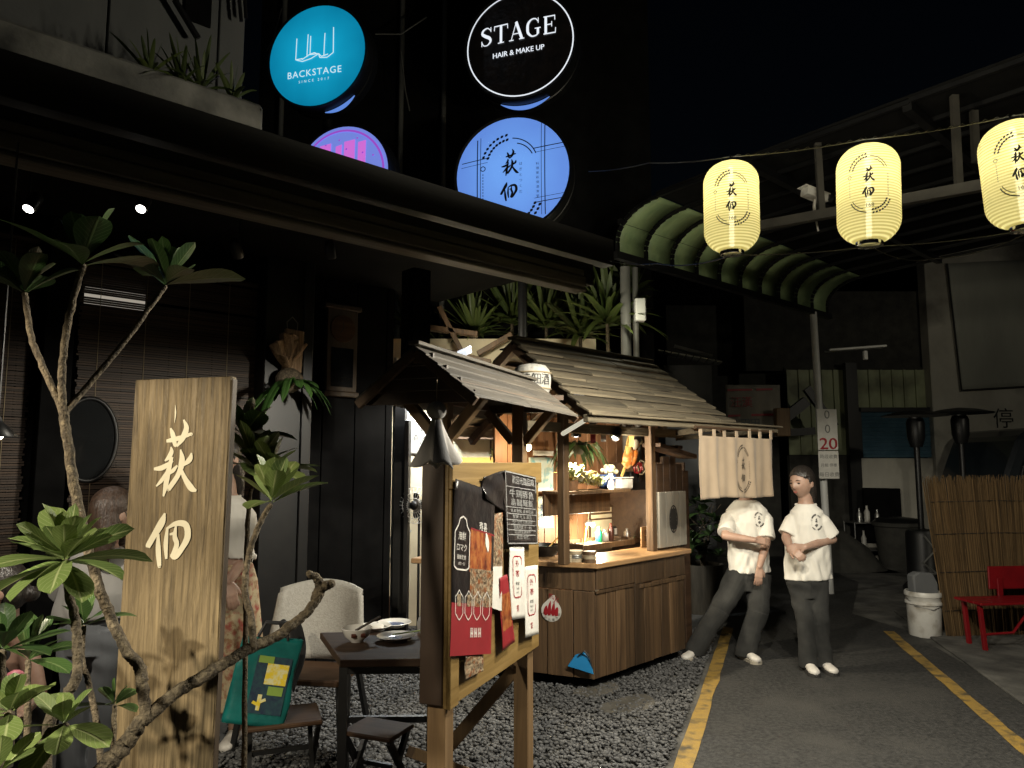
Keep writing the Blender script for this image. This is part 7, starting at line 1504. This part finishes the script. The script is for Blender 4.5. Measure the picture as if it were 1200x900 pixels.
    for x in lb.v:
        x = Vector(x); c = hp if skirt else min((V('hl').lerp(V('kl'), .5), V('hr').lerp(V('kr'), .5), V('kl').lerp(V('al'), .5), V('kr').lerp(V('ar'), .5)), key=lambda q: (q - x).length)
        n_ = Vector((x.x - c.x, x.y - c.y, 0)); n_ = n_.normalized() if n_.length > 1e-4 else n_; a = math.atan2(n_.y, n_.x)
        out.append(x + n_ * (.007 * sin(x.z * 26 + 2.5 * sin(a) + a * 1.0) * max(0, sin(x.z * 7 + a)) + .0035 * sin(x.z * 55 + a * 2) * max(0, sin(x.z * 9 - a)) if not skirt else .012 * sin(a * 11) * min(1, (hp.z + .1 - x.z) / .5)))
    lb.v = [tuple(x) for x in out]; lb.build('skirt' if skirt else 'trousers', M[legs], t, smooth=True, auto=False)
    # shoes
    for s in 'lr':
        A_, T_ = V('a' + s), V('t' + s); d = Vector((T_.x - A_.x, T_.y - A_.y, 0)).normalized(); w = Vector((-d.y, d.x, 0)); g = Vector((A_.x, A_.y, A_.z - J.get('ankle', .085)))
        sm = MB(); Ls = .255; hl = g - d * .065
        sec = [(0, .024, .052), (.10, .036, .072), (.25, .038, .078), (.42, .036, .066), (.60, .040, .050), (.80, .044, .042), (.93, .036, .036), (1.0, .014, .028)]
        sm.loft([(hl + d * (Ls * q) + Vector((0, 0, .020 + h_ / 2)), w * a, Vector((0, 0, h_ / 2 + .004))) for q, a, h_ in sec], 18); sho = sm.build('shoe', M[shoes], t, smooth=True, auto=False)
        sm = MB(); pl2 = [(hl + d * (Ls * q)) + w * (a * 1.12) for q, a, _ in sec] + [(hl + d * (Ls * q)) - w * (a * 1.12) for q, a, _ in sec[::-1]]
        sm.prism([(x.x, x.y) for x in pl2], g.z + .001, g.z + .032); sm.build('sole', M[sole], sho, bevel=.004)
        sm = MB()
        for q in (.40, .47, .54): sm.tube([hl + d * (Ls * q) + w * .03 + Vector((0, 0, .062)), hl + d * (Ls * q) + Vector((0, 0, .092 - (q - .4) * .15)), hl + d * (Ls * q) - w * .03 + Vector((0, 0, .062))], .004, 6)
        sm.build('laces', M['sole'], sho, smooth=True)
    if crest_at:
        c0 = Vector(crest_at); 
        from mathutils.bvhtree import BVHTree
        bt = BVHTree.FromPolygons([Vector(x) for x in sb.v], sb.f)
        def pl(x, y, l=0):
            q = c0 + hx * x * J.get('flip', 1) + Vector((0, 0, y)); h_ = bt.ray_cast(q + fwd * .3, -fwd); return tuple((h_[0] if h_[0] is not None else q + fwd * .13) + fwd * (.003 + l))
        mb = MB(); crest(mb, pl, .115, 1.6, False); hagi_tsukuda(mb, pl, .000085, 1.5, 10, k=2); mb.build('shirt_print', M['ink'], t)
    return t

# staff member whose head is hidden by the curtain
mo = (1.95, 6.42, 0)
def mj(px, py, y): p = P(px, py, 6.42 + y); return (p.x - mo[0], y, p.z)
def mf(px, py, z): p = G(px, py, z); return (p.x - mo[0], p.y - mo[1], z)
tl_, tr_ = mf(811, 770, .04), mf(891, 777, .04)
person('person', 'person in white printed t-shirt and dark jeans, head hidden by the noren curtain', mo, 0, dict(
    head=mj(872, 560, .02), head_rot=(-.25, 0, 0), neck=mj(874, 583, .02), sl=mj(899, 599, 0), sr=mj(851, 599, .02), el=mj(898, 636, -.09), wl=mj(890, 664, -.19), er=mj(850, 628, -.13), wr=mj(884, 633, -.25),
    hdl=(-.12, -.05, -1), hnl=(-.2, -1, .1), curll=.35, hdr=(1, -.02, -.10), hnr=(0, -.9, .5), curlr=.7, hsl=1, hsr=1, hl=mj(889, 676, .02), hr=mj(866, 676, .02), kl=mj(888, 717, -.06), kr=mj(844, 713, -.05),
    al=(mf(888, 772, .085)[0], -.10, .085), ar=(mf(823, 768, .085)[0] + .0, -.06, .085), tl=(tr_[0] + .01, -.26, .03), tr=(tl_[0] - .02, -.14, .03)), crest_at=(mj(886, 608, 0)), hem=mj(870, 671, 0)[2], shoes='shoe', sole='sole_w', loose=1.14)
# woman looking towards the curtain
wo = (2.37, 6.0, 0)
def wj(px, py, y): p = P(px, py, 6.0 + y); return (p.x - wo[0], y, p.z)
person('person', 'woman in white printed t-shirt with hands clasped, looking towards the curtain', wo, 0, dict(
    head=wj(939.5, 566, 0), head_rot=(-1.0, .12, 0), neck=wj(944, 587, .02), sl=wj(965, 601, -.03), sr=wj(926, 601, .04), el=wj(975.5, 632, -.02), wl=wj(944, 641, -.19), er=wj(921, 630, .0), wr=wj(926, 642, -.16),
    hdl=(-1, -.12, .0), hnl=(.0, -.8, .6), curll=.75, hdr=(.25, -.8, -.35), hnr=(-.6, -.5, .6), curlr=.8, hl=wj(957, 683, .0), hr=wj(936, 683, .03), kl=wj(960, 730, -.03), kr=wj(945, 730, -.02),
    al=wj(965, 774, .0)[:2] + (.085,), ar=wj(947, 775, -.03)[:2] + (.085,), tl=(wj(967, 782, 0)[0], -.20, .03), tr=(wj(943, 783, 0)[0], -.22, .03)), hair='hair', nape=True, hsc=1.08, loose=.96, crest_at=wj(955, 611, 0), hem=wj(945, 679, 0)[2])
# diner standing with the back turned, between the plant stems
do = (-2.02, 3.75, 0)
def dj(px, py, y): p = P(px, py, 3.75 + y); return (p.x - do[0], y, p.z)
person('person', 'standing diner in pale loose shirt and grey trousers seen from behind beside the cedar plank', do, 0, dict(back=True,
    head=dj(134, 602, -.04), head_rot=(pi - .5, 0, 0), neck=dj(124, 636, 0), sl=dj(150, 655, .0), sr=dj(86, 652, .02), el=dj(160, 705, .1), wl=dj(150, 745, .22), er=dj(72, 700, .12), wr=dj(84, 730, .26),
    hl=dj(128, 738, 0), hr=dj(92, 738, 0), kl=(dj(128, 738, 0)[0], .03, .46), kr=(dj(92, 738, 0)[0], .03, .46), al=(dj(128, 738, 0)[0], .02, .09), ar=(dj(92, 738, 0)[0], .02, .09), tl=(dj(128, 738, 0)[0], .2, .03), tr=(dj(92, 738, 0)[0], .2, .03)),
    shirt='shirt_grey', legs='trousers', hair='hair_brown', long_hair=True, hem=dj(100, 722, 0)[2], sleeve=.75, shirt_w=1.1)
# seated diner at the picture edge
so_ = (-2.42, 3.45, 0)
def sj(px, py, y): p = P(px, py, 3.45 + y); return (p.x - so_[0], y, p.z)
person('person', 'seated diner with glasses in a black tank top at the picture edge', so_, 0, dict(
    head=sj(-2, 692, -.05), head_rot=(-1.1, .1, 0), neck=sj(6, 730, .0), sl=sj(38, 746, .02), sr=sj(-38, 746, .08), el=sj(45, 812, .02), wl=sj(22, 838, -.22), er=sj(-40, 812, .02), wr=sj(-12, 836, -.22),
    hl=sj(28, 850, .10), hr=sj(-24, 850, .1), kl=(sj(16, 850, -.28)[0], -.30, .45), kr=(sj(-40, 850, -.28)[0], -.3, .45), al=(sj(16, 850, -.28)[0], -.28, .09), ar=(sj(-40, 850, -.28)[0], -.28, .09), tl=(sj(12, 850, -.3)[0], -.45, .03), tr=(sj(-44, 850, -.3)[0], -.45, .03)),
    shirt='tank', tank=True, glasses=True, hair='hair', bun=True, legs='jeans', hem=.44)
c = Vector(so_); t = thing('diner_stool', 'dark round stool under the seated diner', 'stool', (c.x, c.y + .08, 0)); mb = MB(); zst = sj(0, 850, .1)[2] - .10
mb.lathe([(.17, zst - .03), (.175, zst - .015), (.17, zst)], 24); mb.build('seat', M['stool'], t, smooth=True)
for a in (.8, 2.4, 3.9, 5.5): mb = MB(); mb.beam((.12 * cos(a), .12 * sin(a), zst - .03), (.19 * cos(a), .19 * sin(a), 0), .03, .03); mb.build('leg', M['black_metal'], t)
# diner behind the cedar plank in a flowered skirt
po = (-1.66, 4.45, 0)
def pj(px, py, y): p = P(px, py, 4.45 + y); return (p.x - po[0], y, p.z)
person('person', 'standing diner in white t-shirt and flowered skirt half hidden by the cedar plank', po, 0, dict(
    head=pj(262, 538, .0), head_rot=(-.3, .1, 0), neck=pj(266, 576, .02), sl=pj(291, 592, 0), sr=pj(240, 592, .02), el=pj(290, 648, .05), wl=pj(268, 682, -.14), er=pj(234, 648, .03), wr=pj(246, 684, -.14),
    hdl=(.35, -.3, -.9), hnl=(.3, -.9, .1), hl=pj(283, 680, .02), hr=pj(252, 680, .02), kl=(pj(283, 680, 0)[0], .02, .45), kr=(pj(252, 680, 0)[0], .02, .45), al=(pj(280, 680, 0)[0], .03, .085), ar=(pj(252, 680, 0)[0], .03, .085), tl=(pj(281, 680, 0)[0], -.15, .03), tr=(pj(252, 680, 0)[0], -.15, .03)),
    legs='skirt', skirt=True, hair='hair', long_hair=True, hem=pj(270, 652, 0)[2], sleeve=.38, shirt_w=.88)
w_ = pj(271, 675, -.12); o = MB(); o.tube([(w_[0] + .034 * cos(a), w_[1] + .03 * sin(a), w_[2] + .01 * cos(a)) for a in np.linspace(0, 6.2832, 26)], .004, 6); 
# pink ball toy among the leaves
p = P(17, 801, 2.9); t = thing('rubber_ball', 'pink rubber ball shape behind the dark leaves at the picture edge', 'ball', tuple(p)); mb = MB(); mb.ball((0, 0, 0), .042, .042, .05); mb.build('ball', M['pink'], t, smooth=True); mb = MB(); mb.tube([(0, 0, -.04), (0, 0, -.30)], .014, 8); mb.build('stick', M['white_plastic'], t, smooth=True)

# ================================================================== LAMPS OUT OF FRAME THAT LIGHT THE NAME BOARD AND PLANTS
lamp('eave_spotlight', 'SPOT', (-1.72, .85, 2.12), P_SIGN, (1, .87, .64), (-1.10, 2.3, 1.32), .03, 47, .6)
lamp('planter_spotlight', 'SPOT', (-1.45, .15, 2.15), P_PLANT, (1, .92, .72), (-1.16, 1.55, 1.02), .04, 40, .6)
lamp('kitchen_light', 'SPOT', (P(560, 500, 7.0).x, 6.7, 2.5), P_ROOM, (1, .95, .84), (P(560, 500, 7.0).x, 7.0, 0), .12, 150, .3)
lamp('kitchen_light', 'SPOT', (P(480, 520, 7.0).x, 6.75, 2.3), P_ROOM * 1.0, (.92, .98, 1), (P(485, 520, 7.0).x, 7.0, 0), .1, 150, .3)
lamp('alley_fill_light', 'SPOT', (7.2, 5.2, 3.3), P_ALLEY_FILL, (1, .92, .72), (5.9, 12.5, 1.6), .08, 75, .5)  # added lamp without a known source, brightens the back walls of the alley
